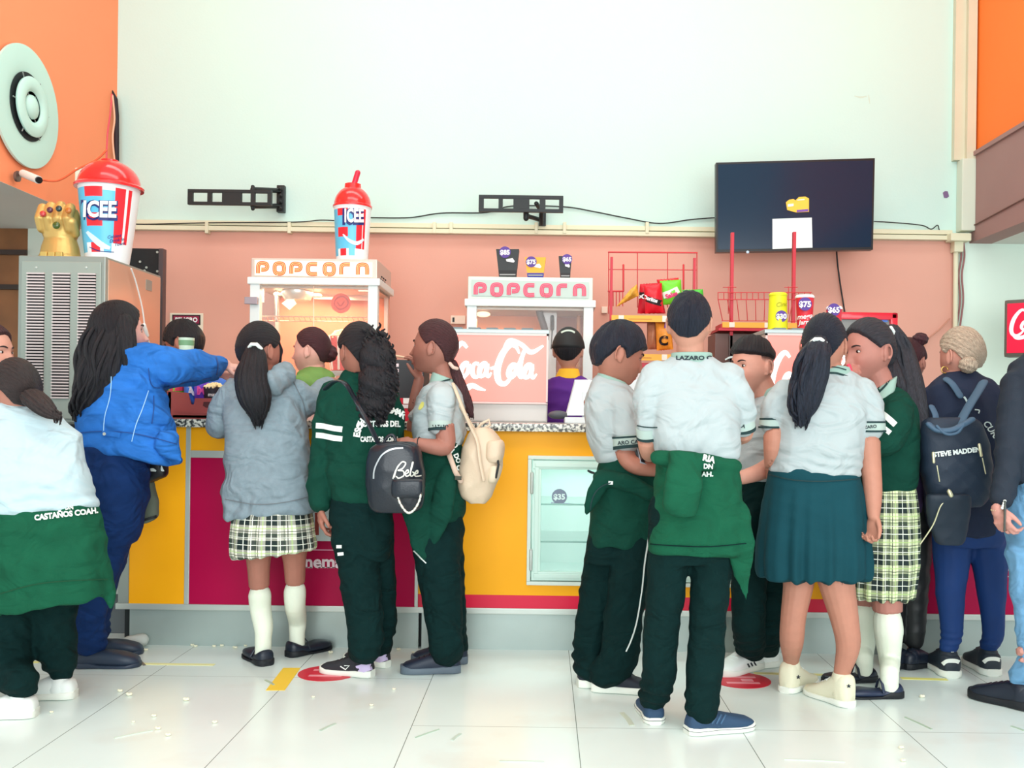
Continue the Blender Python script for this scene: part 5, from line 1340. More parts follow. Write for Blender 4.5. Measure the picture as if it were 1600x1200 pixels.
        for r in sph(*n):
            capv.append(np.stack([np.arctan2(r @ v, r @ u) * 3.2 + .12 * np.sin(6 * r[:, 2]), np.arccos(np.clip(r @ pull, -1, 1)) * .35], 1))
        mb.rings(R)
        rd = random.Random(5)
        for L in locks:
            pts, opt = (L, {}) if not isinstance(L, dict) else (L['p'], L)
            Q = spline(pts, 6)
            C0 = [s.P(q[0], q[1], q[2]) for q in Q]; Rr = [q[3] * s.k for q in Q]
            mb.tube(C0, Rr, n=64, groove=opt.get('g', .05), gk=opt.get('gk', 13), flat=opt.get('flat', .75), twist=opt.get('tw', .05))
            for i in range(opt.get('n', 10)):
                a = rd.uniform(0, 2 * PI); ph = rd.uniform(0, 6); wv = opt.get('wav', .004)
                pp = []; rr = []
                m_ = len(C0)
                for j in range(m_):
                    u_ = j / (m_ - 1); rad = Rr[j] * (.86 + .1 * math.sin(ph + 3 * u_))
                    an = a + opt.get('tw2', .6) * u_
                    pp.append(C0[j] + Vector((rad * math.cos(an) + wv * math.sin(ph + 14 * u_), rad * .72 * math.sin(an) + wv * math.cos(ph + 11 * u_), -(u_ ** 4) * rd.uniform(-.01, .03))))
                    rr.append(opt.get('sr', .0055) * (1 - .75 * u_ ** 3) * min(1, .4 + u_ * 5))
                mb.tube(pp, rr, n=7)
        for e in ell:
            cx, cy, d, rx, ry = e[:5]; c = s.P(cx, cy, d)
            nn = 60; rg_ = []
            for i in range(1, 30):
                a = PI * i / 30; th = np.arange(nn) * 2 * PI / nn
                g = 1 + .04 * np.sin(9 * a + 3 * th) + .02 * np.sin(25 * th + 6 * a)
                rg_.append(np.stack([c.x + rx * s.k * g * math.sin(a) * np.cos(th), c.y + rx * .9 * s.k * g * math.sin(a) * np.sin(th), c.z - ry * s.k * g * math.cos(a)], 1))
            mb.rings(rg_)
        if coils:
            for (cx, cy, d, rx, ry, cnt) in coils:
                for i in range(cnt):
                    a = rd.uniform(0, 2 * PI); b = rd.uniform(-1, 1); q = math.sqrt(1 - b * b)
                    c = s.P(cx, cy, d) + Vector((rx * s.k * q * math.cos(a), rx * .8 * s.k * q * math.sin(a), ry * s.k * b))
                    rr = rd.uniform(.005, .009); ph = rd.uniform(0, 6); L = rd.uniform(.05, .085); c = s.P(cx, cy, d) + (c - s.P(cx, cy, d)) * .88
                    mb.tube([c + Vector((rr * math.cos(ph + t * 1.1), rr * math.sin(ph + t * 1.1), L / 2 - t * L / 12)) for t in range(13)], [.003 + .0045 * math.sin(PI * (t + .5) / 13) for t in range(13)], n=7)
        o = mb.build(name, m, s.t, True); s.obj['hair'] = o
        nv = len(o.data.vertices); V = np.empty(nv * 3, 'f'); o.data.vertices.foreach_get('co', V); V = V.reshape(-1, 3)
        st = np.stack([V[:, 0] * 14 + np.sin(V[:, 2] * 22) * .12, V[:, 2] * 1.6, V[:, 1] * 14], 1)
        cv = np.concatenate(capv); st[:len(cv), 0] = cv[:, 0]; st[:len(cv), 1] = cv[:, 1]; st[:len(cv), 2] = 0
        at = o.data.attributes.new('strand', 'FLOAT_VECTOR', 'POINT'); at.data.foreach_set('vector', st.astype('f').ravel())
        return o
    def hand(s, px, py, d, fd, back, side=1, curl=30, spread=6, S=None, thumb=35, fcurl=None):
        """palm and five fingers; fd = direction the hand points, back = normal of the back of the hand; side=+1 thumb on fd x back side"""
        S = (S or 1.0) * s.k * (F / 4.0) / 375.0 * .88 if False else (S or .86)
        w0 = s.P(px, py, d); f = Vector(fd).normalized(); b = Vector(back); b = (b - f * b.dot(f)).normalized(); r = f.cross(b) * side
        mb = s.body
        def at(x, y, z): return w0 + (r * x + f * y + b * z) * S
        def ovr(y, w_, t_, n=16):
            c = at(0, y, 0); th = np.arange(n) * 2 * PI / n
            return np.outer(np.cos(th), np.array(r) * w_ * S) + np.outer(np.sin(th), np.array(b) * t_ * S) + np.array(c)
        mb.rings([ovr(-.02, .022, .018), ovr(.0, .026, .017), ovr(.03, .036, .016), ovr(.06, .041, .015), ovr(.082, .039, .012), ovr(.092, .034, .008)])
        L = [(.029, .040, .024, .019), (.010, .046, .028, .021), (-.010, .042, .026, .020), (-.029, .032, .020, .018)]
        for i, (x, a1, a2, a3) in enumerate(L):
            cu = (fcurl[i] if fcurl else curl + i * 4)
            p = at(x, .078 - abs(x - .005) * .25, 0); ang = math.radians(cu * .6); sp = math.radians(spread * (1.0, .3, -.4, -1.1)[i])
            dirv = lambda A: (f * math.cos(A) * math.cos(sp) + r * math.sin(sp) - b * math.sin(A)).normalized()
            p1 = p + dirv(ang) * a1 * S; ang2 = ang + math.radians(cu); p2 = p1 + dirv(ang2) * a2 * S
            ang3 = ang2 + math.radians(cu * .7); p3 = p2 + dirv(ang3) * a3 * S
            mb.tube([p - dirv(ang) * .02 * S, p, p1, p2, p3], [.0095 * S, .0095 * S, .0088 * S, .0080 * S, .0068 * S], n=10)
        th = math.radians(thumb)
        q0 = at(.022, .012, -.004); q1 = q0 + (f * math.cos(th) * .8 + r * math.sin(th) - b * .25).normalized() * .038 * S
        q2 = q1 + (f * math.cos(th * .6) + r * math.sin(th * .6) - b * .35).normalized() * .030 * S
        q3 = q2 + (f * math.cos(th * .3) + r * math.sin(th * .3) * .6 - b * .45).normalized() * .022 * S
        mb.tube([q0, q1, q2, q3], [.014 * S, .0115 * S, .0100 * S, .0078 * S], n=10)
    def garment(s, name, m, mb, vox=.0065, wr=.004, wk=(28, 16), smooth=5, folds=None, seed=0, parent=None, hem=None, plaid=None, uvaxis=None):
        me = remesh(mb, vox, smooth)
        n = len(me.vertices); co = np.empty(n * 3, 'f'); me.vertices.foreach_get('co', co); co = co.reshape(-1, 3).astype(float)
        no = np.empty(n * 3, 'f'); me.vertices.foreach_get('normal', no); no = no.reshape(-1, 3)
        rs = np.random.RandomState(seed + 3)
        x, y, z = co.T; disp = np.zeros(n)
        if wr:
            for i in range(5):
                a = rs.uniform(-.9, .9); k1 = rs.uniform(*sorted(wk)) * (1 + .35 * i)
                dirx, dirz = math.sin(a), math.cos(a)
                if i % 2: dirx, dirz = dirz, dirx
                ph = rs.uniform(0, 6, 4)
                u = (x * dirx + z * dirz) * k1 + 1.1 * np.sin(x * 11 + ph[0] + z * 5) + .9 * np.sin(z * 13 + ph[1] + y * 9) + y * k1 * .4 + ph[3]
                amp = .5 + .5 * np.sin(x * 7 + z * 9 + ph[2] + y * 5)
                disp += amp * (1 - np.abs(np.sin(u)) * 1.6) * wr / (1 + .4 * i) * .95
        if folds:
            for (zc, zs, amp, wl) in folds:
                disp += amp * np.exp(-((z - zc) / zs) ** 2) * (.55 + .45 * np.sin(11 * x + 17 * z + seed)) * np.sin((z + .012 * np.sin(13 * x + seed) + .006 * np.sin(31 * x + 5 * y)) * 2 * PI / wl)
        if hem:
            cx, cy, amp, cnt, ztop, zbot = hem
            w_ = np.clip((ztop - z) / (ztop - zbot), 0, 1); an = np.arctan2(y - cy, x - cx)
            pl = np.sin(cnt * an + 1.5 * np.sin(3 * an)) * .7 + .3 * np.sin(cnt * 1.7 * an + 1)
            disp += amp * w_ * pl
        co += no * disp[:, None]
        me.vertices.foreach_set('co', co.astype('f').ravel())
        if plaid:
            cx, cy, sc_ = plaid
            at = me.attributes.new('plaid', 'FLOAT_VECTOR', 'POINT')
            an = np.arctan2(x - cx, -(y - cy))
            uv = np.stack([an * sc_, z, np.zeros(n)], 1); at.data.foreach_set('vector', uv.astype('f').ravel())
        me.update()
        o = link(name, me, m, parent or s.t, True)
        s.obj[name] = o; return o
    def decals(s, *names): return surf_place(bvh_of(*[s.obj[n] for n in names]))
    def band(s, name, m, pts, r, w_, parent=None, n=24):
        """short ring round a limb: pts two (px,py,d), r radius"""
        a, b = s.P(*pts[0]), s.P(*pts[1]); mb = MB(); mb.tube([a, b], r * s.k, n=n, round_ends=False); return mb.build(name, m, parent or s.t, True, 40)
    def ank(s, heel, ang, L=.24, z=.08, r=15, fw=.22):
        """point (px,py,d,r) above the ankle of a shoe standing at that heel"""
        q = floorpt(*heel); a = math.radians(ang); q = q + Vector((math.sin(a), math.cos(a), 0)) * L * fw
        dz = z - EYE; k = F / q.y
        return (CX + (q.x * cr + dz * sr) * k, CY + (q.x * sr - dz * cr) * k, q.y - s.Y, r)
    def shoe(s, heel, ang, L, kind, up, sole, lace=None, liftz=0.0, ysh=1.0, wd=.36, name='shoe', hh=1.0, pitch=0.0, depth=None):
        """heel=(px,py) of the heel bottom on the floor; ang: 0 points away, 90 right, -90 left"""
        p = floorpt(*heel) if depth is None else W(heel[0], heel[1], depth)
        p.z = liftz; a = math.radians(ang); f = Vector((math.sin(a), math.cos(a), 0)); r = Vector((math.cos(a), -math.sin(a), 0))
        if pitch: f = (f * math.cos(pitch) + Vector((0, 0, -math.sin(pitch)))).normalized()
        u = r.cross(f).normalized()
        def ring(y, hw, z0, z1, e=.7, n=24):
            th = np.arange(n) * 2 * PI / n
            X = np.sign(np.cos(th)) * np.abs(np.cos(th)) ** e * hw; Z = (z0 + z1) / 2 + np.sign(np.sin(th)) * np.abs(np.sin(th)) ** e * (z1 - z0) / 2
            return np.array(p) + np.outer(X, np.array(r)) + np.outer(Z, np.array(u)) + np.array(f) * y
        T = [0, .04, .12, .25, .4, .55, .7, .82, .92, .98, 1.0]
        Wd = [.45, .68, .84, .84, .80, .92, 1.0, .98, .84, .55, .3]
        hts = {'sneaker': [.055, .075, .082, .085, .088, .070, .056, .048, .042, .032, .022], 'canvas': [.05, .066, .068, .066, .068, .062, .052, .046, .04, .032, .024],
               'high': [.10, .125, .128, .125, .10, .078, .058, .048, .042, .032, .022], 'flat': [.045, .058, .052, .040, .034, .036, .040, .038, .034, .028, .02], 'clog': [.045, .058, .062, .066, .068, .066, .060, .052, .044, .034, .024],
               'boot': [.06, .08, .09, .09, .092, .080, .066, .056, .048, .036, .026]}[kind]
        st = {'sneaker': .026, 'canvas': .022, 'high': .022, 'flat': .012, 'clog': .014, 'boot': .03}[kind]
        hw = L * wd / 2; sc_ = L / .25
        mb = MB(); mb.rings([ring(L * t, hw * w_ * .96, .006, max(h * sc_ * hh, .02)) for t, w_, h in zip(T, Wd, hts)])
        if kind in ('high', 'sneaker', 'boot'):
            top = {'high': .118, 'sneaker': .075, 'boot': .085}[kind] * sc_ * hh; cc = np.array(p) + np.array(f) * L * .23
            mb.tube([cc + np.array(u) * .04, cc + np.array(u) * (top - .012)], [hw * .80, hw * .74], n=24, flat=1.15)
        o = mb.build(name, up, s.t, True)
        rise = {'flat': .020, 'clog': .012}.get(kind, 0.006)
        mb = MB(); mb.rings([ring(L * (t * 1.02 - .01), hw * w_ * 1.05, 0, (st + (rise if t < .3 else 0) + (.006 if t > .9 else 0)) * sc_, e=.35) for t, w_ in zip(T, Wd)])
        mb.build('sole', sole, o, True, 40)
        if lace is not None:
            if kind in ('sneaker', 'boot', 'high'):
                mb = MB()
                for i in range(4):
                    t = .42 + i * .085; zt_ = float(np.interp(t, T, hts)) * sc_ * hh + .002
                    mb.tube([tuple(np.array(p) + np.array(f) * L * (t + .02) + np.array(r) * x * hw * .55 + np.array(u) * (zt_ - abs(x) * .012)) for x in (-1, -.4, .4, 1)], .0035, n=6)
                mb.build('laces', lace, o, True)
            elif kind == 'flat':
                mb = MB(); mb.tube([tuple(np.array(p) + np.array(f) * L * .38 + np.array(r) * x * hw * .9 + np.array(u) * (.075 - abs(x) ** 2 * .045)) for x in (-1, -.6, 0, .6, 1)], .006, n=8, flat=.5)
                mb.build('strap', lace, o, True)
            elif kind == 'canvas':
                mb = MB(); mb.rings([ring(L * (t * 1.03 - .015), hw * w_ * 1.08, st * sc_ * .72, st * sc_ * .8, e=.35) for t, w_ in zip(T, Wd)]); mb.build('sole_line', lace, o, True, 40)
        return o
    def settle(s):
        b = s.obj['body'].data; n = len(b.vertices)
        co = np.empty(n * 3, 'f'); b.vertices.foreach_get('co', co); co = co.reshape(-1, 3)
        no = np.empty(n * 3, 'f'); b.vertices.foreach_get('normal', no); no = no.reshape(-1, 3)
        ch = [o for o in s.t.children if o.type == 'MESH' and o.name.split('.')[0] in GARM]
        for o in ch:
            bv = bvh_of(o); V = np.array([v.co for v in o.data.vertices]); lo, hi = V.min(0) - .01, V.max(0) + .01
            idx = np.where(((co > lo) & (co < hi)).all(1))[0]
            for i in idx:
                loc, nr, _, d = bv.find_nearest(Vector(co[i]), .012)
                if loc is None: continue
                if (Vector(co[i]) - loc).dot(nr) > -.004 and nr.dot(Vector(no[i])) > .45: co[i] = loc - nr * .005
        b.vertices.foreach_set('co', co.ravel()); b.update()
    def finish(s, vox=.0045, smooth=3, name='body'):
        me = remesh(s.body, vox, smooth)
        n = len(me.vertices); co = np.empty(n * 3, 'f'); me.vertices.foreach_get('co', co); co = co.reshape(-1, 3).astype(float)
        base = np.array(C(*s.skin)[:3]); col = np.tile(base, (n, 1))
        if hasattr(s, 'hc'):
            q = (co - np.array(s.hc)) @ np.array(s.hM) / s.hS
            d = q / np.array([AX, AY, AZ]); rr = np.linalg.norm(d, axis=1); near = (rr < 1.5); d = d / (rr[:, None] + 1e-9)
            lip = np.exp(-(np.abs(d[:, 0]) / .24) ** 4) * np.exp(-((d[:, 2] + .55) / .085) ** 4) * (d[:, 1] > .4) * near
            lipc = base * np.array([.95, .55, .6])
            col = col * (1 - .7 * lip[:, None]) + lipc * .7 * lip[:, None]
            ck = np.exp(-((np.abs(d[:, 0]) - .5) / .22) ** 2 - ((d[:, 2] + .3) / .2) ** 2) * (d[:, 1] > .2) * near
            col = col * (1 - .25 * ck[:, None]) + base * np.array([1.12, .82, .82]) * .25 * ck[:, None]
            if getattr(s, 'fade', None):
                A, Z = s.hairline('fade'); a_ = np.degrees(np.arctan2(np.abs(d[:, 0]), d[:, 1])); hl = np.interp(a_, A, Z)
                lowl = np.interp(a_, [0, 70, 80, 88, 100, 120, 180], [.3, .25, .15, .05, .05, -.3, -.6])
                fw_ = (a_ > 80) * sstep(d[:, 2], np.minimum(lowl, hl - .12), hl) * (d[:, 2] < hl + .1) * near * .85
                col = col * (1 - fw_[:, None]) + np.array(C(44, 40, 42)[:3]) * fw_[:, None]
        at = me.color_attributes.new('col', 'FLOAT_COLOR', 'POINT')
        at.data.foreach_set('color', np.concatenate([np.clip(col, 0, 1), np.ones((n, 1))], 1).astype('f').ravel())
        o = link(name, me, m_skin, s.t, True); s.obj['body'] = o; return o

def plaid_mat(name, base=(236, 240, 214)):
    m = bpy.data.materials.new(name); m.use_nodes = True; nt = m.node_tree; b = nt.nodes['Principled BSDF']; N = nt.nodes.new; Lk = nt.links.new
    at = N('ShaderNodeAttribute'); at.attribute_name = 'plaid'; sp = N('ShaderNodeSeparateXYZ'); Lk(at.outputs['Vector'], sp.inputs[0])
    def mth(op, a, b_=0.0):
        n = N('ShaderNodeMath'); n.operation = op
        for i, v in enumerate((a, b_)):
            if isinstance(v, (int, float)): n.inputs[i].default_value = v
            else: Lk(v, n.inputs[i])
        return n.outputs[0]
    per = .105
    def bandf(src, c, w_):
        fr = mth('FRACT', mth('ADD', mth('DIVIDE', src, per), 10.5 - c)); return mth('LESS_THAN', mth('ABSOLUTE', mth('SUBTRACT', fr, .5)), w_ / 2)
    def wide(src): return mth('ADD', mth('MULTIPLY', bandf(src, .25, .40), .62), mth('MULTIPLY', bandf(src, .62, .22), .34))
    dk = mth('MINIMUM', mth('ADD', wide(sp.outputs[0]), wide(sp.outputs[1])), 1.0)
    mx = N('ShaderNodeMix'); mx.data_type = 'RGBA'; Lk(dk, mx.inputs[0]); mx.inputs[6].default_value = C(*base); mx.inputs[7].default_value = C(14, 34, 34)
    cur = mx.outputs[2]
    for src in (0, 1):
        for c, w_, rgb, f_ in ((.25, .03, (240, 244, 230), .9), (.55, .025, (240, 244, 230), .9), (.80, .03, (30, 40, 36), .9), (.93, .05, (170, 200, 120), .6), (.68, .02, (40, 70, 40), .8)):
            m2 = N('ShaderNodeMix'); m2.data_type = 'RGBA'; Lk(mth('MULTIPLY', bandf(sp.outputs[src], c, w_), f_), m2.inputs[0]); Lk(cur, m2.inputs[6]); m2.inputs[7].default_value = C(*rgb); cur = m2.outputs[2]
    Lk(cur, b.inputs['Base Color']); b.inputs['Roughness'].default_value = .8
    return m
def denim(name, rgb, var=.22):
    return mat(name, rgb, .85, spec=.2, fold=.7, var=var, vscale=9, bump=.5, bscale=260, stretch=(1, 1, 2.2))
m_polo = mat('polo_white_knit', (174, 185, 188), .8, fold=.55, var=.02, bump=.3, bscale=420)
m_green_f = mat('fleece_green', (12, 62, 50), .9, spec=.2, fold=.5, var=.10, vscale=14, bump=.4, bscale=300)
m_green_l = mat('fleece_leaf_green', (20, 84, 60), .9, spec=.2, fold=.5, var=.10, vscale=14, bump=.4, bscale=300)
m_green_d = mat('trouser_dark_green', (8, 36, 36), .9, spec=.15, fold=.6, var=.10, vscale=14, bump=.35, bscale=300)
m_green_sk = mat('skirt_teal_green', (18, 66, 76), .85, spec=.2, var=.06, vscale=10, bump=.25, bscale=300)
m_bandd = mat('band_dark_green', (26, 54, 56), .8); m_bandl = mat('band_pale_sage', (172, 190, 184), .8); m_lettd = mat('lettering_dark', (34, 48, 56), .8)
m_stripe = mat('stripe_white', (236, 244, 240), .7)
m_sock = mat('sock_cream_white', (232, 238, 220), .85, bump=.3, bscale=300)
m_shoek = mat('shoe_navy_black', (26, 34, 48), .4); m_solek = mat('sole_black', (20, 24, 30), .6); m_solew = mat('sole_white', (232, 236, 226), .55); m_shoew = mat('shoe_white', (232, 238, 234), .5)
m_grey_h = mat('fleece_grey', (128, 144, 154), .9, fold=.6, var=.08, vscale=40, bump=.5, bscale=320)
def dline(fig, targets, pts, w_, m, name='piping', parent=None, k=5, closed=False, smoothed=True, thick=.003):
    P = surf_place(bvh_of(*[fig.obj[t] for t in targets])); mb = MB(); ribbon(mb, pts, w_, P, k=k, closed=closed, smoothed=smoothed, thick=thick)
    if mb.n: return mb.build(name, m, parent or fig.obj[targets[0]])
def dtext(fig, targets, txt, x, y, size, m, rot=0, sx=1.0, bold=.03, name='lettering', arc=None, lift=.004, parent=None, shear=0):
    P = surf_place(bvh_of(*[fig.obj[t] for t in targets])); mb = MB()
    if arc is None: text_on(mb, txt, x, y, size, P, rot=rot, sx=sx, bold=bold, lift=lift, shear=shear)
    else:
        rad, a0, a1 = arc; n = len(txt)
        for i, ch in enumerate(txt):
            if ch == ' ': continue
            a = math.radians(a0 + (a1 - a0) * i / (n - 1)); text_on(mb, ch, x + rad * math.sin(a), y - rad * math.cos(a), size, P, rot=-a, sx=sx, bold=bold, lift=lift)
    if mb.n: return mb.build(name, m, parent or fig.obj[targets[0]])
# ================================================================== boy in the middle, seen from behind
def boy_middle():
    f = Fig('boy from behind in white polo, green sweatshirt tied round waist, blue canvas shoes', 3.45, (1080, 1140), (196, 140, 120))
    f.head(1077, 506, 98, 12, 6, 0, d=0)
    f.hair('boy', .013, m_hairn, pull=(.1, -.5, .8), gk=40, tuft=.2, side=.75)
    f.neck([(1078, 530, .0, 21), (1079, 560, .015, 23), (1080, 585, .02, 30)])
    f.loft(f.body, [(566, 1048, 1112, 24, .02), (590, 1015, 1148, 34, .02), (640, 1018, 1152, 42), (700, 1030, 1145, 40), (770, 1030, 1145, 42), (850, 1028, 1150, 40)], sh=.93)
    L = [(1047, 840, 0, 34), (1038, 940, 0, 27), (1030, 1020, .01, 22), f.ank((1024, 1133), -3, .235, .10, 17), f.ank((1024, 1133), -3, .235, .04, 16)]
    R = [(1112, 840, 0, 34), (1107, 940, 0, 27), (1103, 1020, -.02, 22), f.ank((1073, 1147), 72, .262, .10, 17), f.ank((1073, 1147), 72, .262, .04, 16)]
    f.limb(f.body, L, k=.8); f.limb(f.body, R, k=.8)
    la = [(1023, 592, .01, 24), (1011, 640, .0, 21), (1012, 690, .03, 17)]; ra = [(1140, 596, .01, 25), (1160, 640, .02, 21), (1162, 672, .05, 17)]
    f.limb(f.body, la + [(1014, 708, .12, 14), (1016, 712, .30, 11)], k=.95)
    f.limb(f.body, ra + [(1158, 682, .14, 14), (1130, 690, .3, 11)], k=.95)
    f.hand(1016, 712, .30, (.1, 1, .05), (-.5, 0, .8), 1, 35); f.hand(1130, 690, .30, (-.8, .6, 0), (.2, .3, .9), -1, 35)
    f.finish(.0045)
    g = MB(); f.loft(g, [(556, 1052, 1110, 21, .02), (562, 1040, 1120, 26, .02), (574, 1022, 1136, 33, .02), (596, 1008, 1150, 40, .02), (640, 1016, 1156, 46, .0), (680, 1020, 1156, 48, 0), (700, 1024, 1157, 48, 0), (712, 1030, 1155, 46, 0, -3), (716, 1040, 1146, 40, 0, -4)])
    f.limb(g, [(1026, 590, .01, 27), (1013, 625, .0, 25), (1012, 676, .01, 16.5)]); f.limb(g, [(1136, 594, .01, 28), (1158, 632, .01, 24), (1160, 666, .03, 18)])
    f.garment('polo_shirt', m_polo, g, wr=.0055, wk=(16, 30), seed=1)
    c = MB(); f.limb(c, [(1080, 564, .02, 33), (1080, 555, .015, 31)], n=32); 
    c = MB(); f.loft(c, [(569, 1045, 1116, 27, .018), (562, 1047, 1114, 27, .018), (551, 1049, 1112, 26, .015)], e=.9)
    f.garment('collar', mat('collar_sage', (150, 180, 170), .8), c, vox=.004, wr=0, smooth=3)
    dline(f, ['collar'], [(1044, 568), (1060, 571), (1080, 572), (1100, 571), (1117, 567)], 3.5, m_bandd, 'collar_edge')
    dtext(f, ['collar'], 'LAZARO C', 1084, 559, 6.5, m_lettd, sx=1.25, bold=.04, rot=0)
    for nm, a, b, r, tx, ty, rt, tt in (('l', (1011, 668, .0), (1012, 681, .01), 17.5, 1012, 669, .03, 'ENAS'), ('r', (1159, 655, .02), (1161, 668, .03), 19.5, 1160, 665, .25, 'LA')):
        f.obj['cuff' + nm] = f.band('sleeve_cuff', m_bandl, (a, b), r, 0)
        q = f.band('cuff_edge', m_bandd, ((b[0], b[1] - 1, b[2]), (b[0] + .2, b[1] + 3, b[2] + .004)), r + .5, 0, f.obj['cuff' + nm])
        dtext(f, ['cuff' + nm], tt, tx, ty, 5.5, m_lettd, rot=-rt)
    dline(f, ['polo_shirt', 'cuffl'], [(996, 665), (1006, 667), (1018, 668), (1027, 668)], 1.6, m_bandd, 'sleeve_line')
    g = MB(); f.limb(g, [(1052, 800, 0, 40), (1044, 880, 0, 33), (1036, 960, 0, 29.5), (1031, 1020, .01, 28), (1029, 1060, .02, 27), f.ank((1024, 1133), -3, .235, .09, 25)]); f.limb(g, [(1110, 800, 0, 40), (1112, 880, 0, 33), (1106, 960, 0, 30), (1103, 1020, -.02, 29), (1099, 1070, -.03, 28), f.ank((1073, 1147), 72, .262, .085, 26)])
    f.loft(g, [(715, 1034, 1146, 42), (780, 1026, 1156, 46), (850, 1018, 1148, 42), (880, 1016, 1142, 36)])
    f.garment('trousers', m_green_d, g, wr=.004, seed=2, folds=[(.13, .07, .006, .045)])
    g = MB(); f.loft(g, [(706, 1036, 1142, 45, 0, -4), (716, 1028, 1150, 50, 0, -4), (738, 1024, 1156, 52), (775, 1020, 1160, 53), (820, 1014, 1166, 53), (856, 1013, 1168, 52), (864, 1016, 1166, 49)])
    f.loft(g, [(705, 1046, 1088, 16, -.13), (730, 1043, 1096, 17, -.15), (770, 1036, 1096, 17, -.165), (795, 1036, 1090, 15, -.165), (806, 1050, 1084, 10, -.16)])
    g.tube([f.P(1150, 800, -.06), f.P(1158, 850, -.07), f.P(1160, 900, -.05), f.P(1166, 936, -.04)], [.05, .05, .03, .008], n=20, flat=.4)
    g.tube([f.P(1030, 716, -.07), f.P(1090, 722, -.135), f.P(1148, 728, -.06)], [.035, .04, .03], n=20, flat=.8)
    f.garment('tied_sweatshirt', m_green_l, g, wr=.005, wk=(12, 24), seed=3)
    dtext(f, ['tied_sweatshirt'], 'RIA', 1107, 717, 9, m_stripe, rot=-.25, bold=.05); dtext(f, ['tied_sweatshirt'], 'DN', 1106, 728, 7, m_stripe, rot=-.05, bold=.05); dtext(f, ['tied_sweatshirt'], 'AH.', 1105, 740, 8, m_stripe, bold=.05)
    dline(f, ['tied_sweatshirt'], [(1016, 850), (1060, 853), (1110, 854), (1166, 849)], 1.5, m_green_d, 'hem_seam')
    m_bc = mat('canvas_slate_blue', (44, 72, 102), .75, bump=.3, bscale=400)
    f.shoe((1024, 1133), -3, .235, 'canvas', m_bc, m_solew, m_shoek, wd=.40)
    o = f.shoe((1073, 1147), 72, .262, 'canvas', m_bc, m_solew, m_shoek, wd=.38)
    f.obj['shoe'] = o
    for x in (1112, 1119, 1126): dline(f, ['shoe'], [(x, 1131), (x + 8, 1117)], 2.5, mat('shoe_stripe_slate', (62, 96, 128), .7), 'shoe_stripe')
    f.settle()
boy_middle()

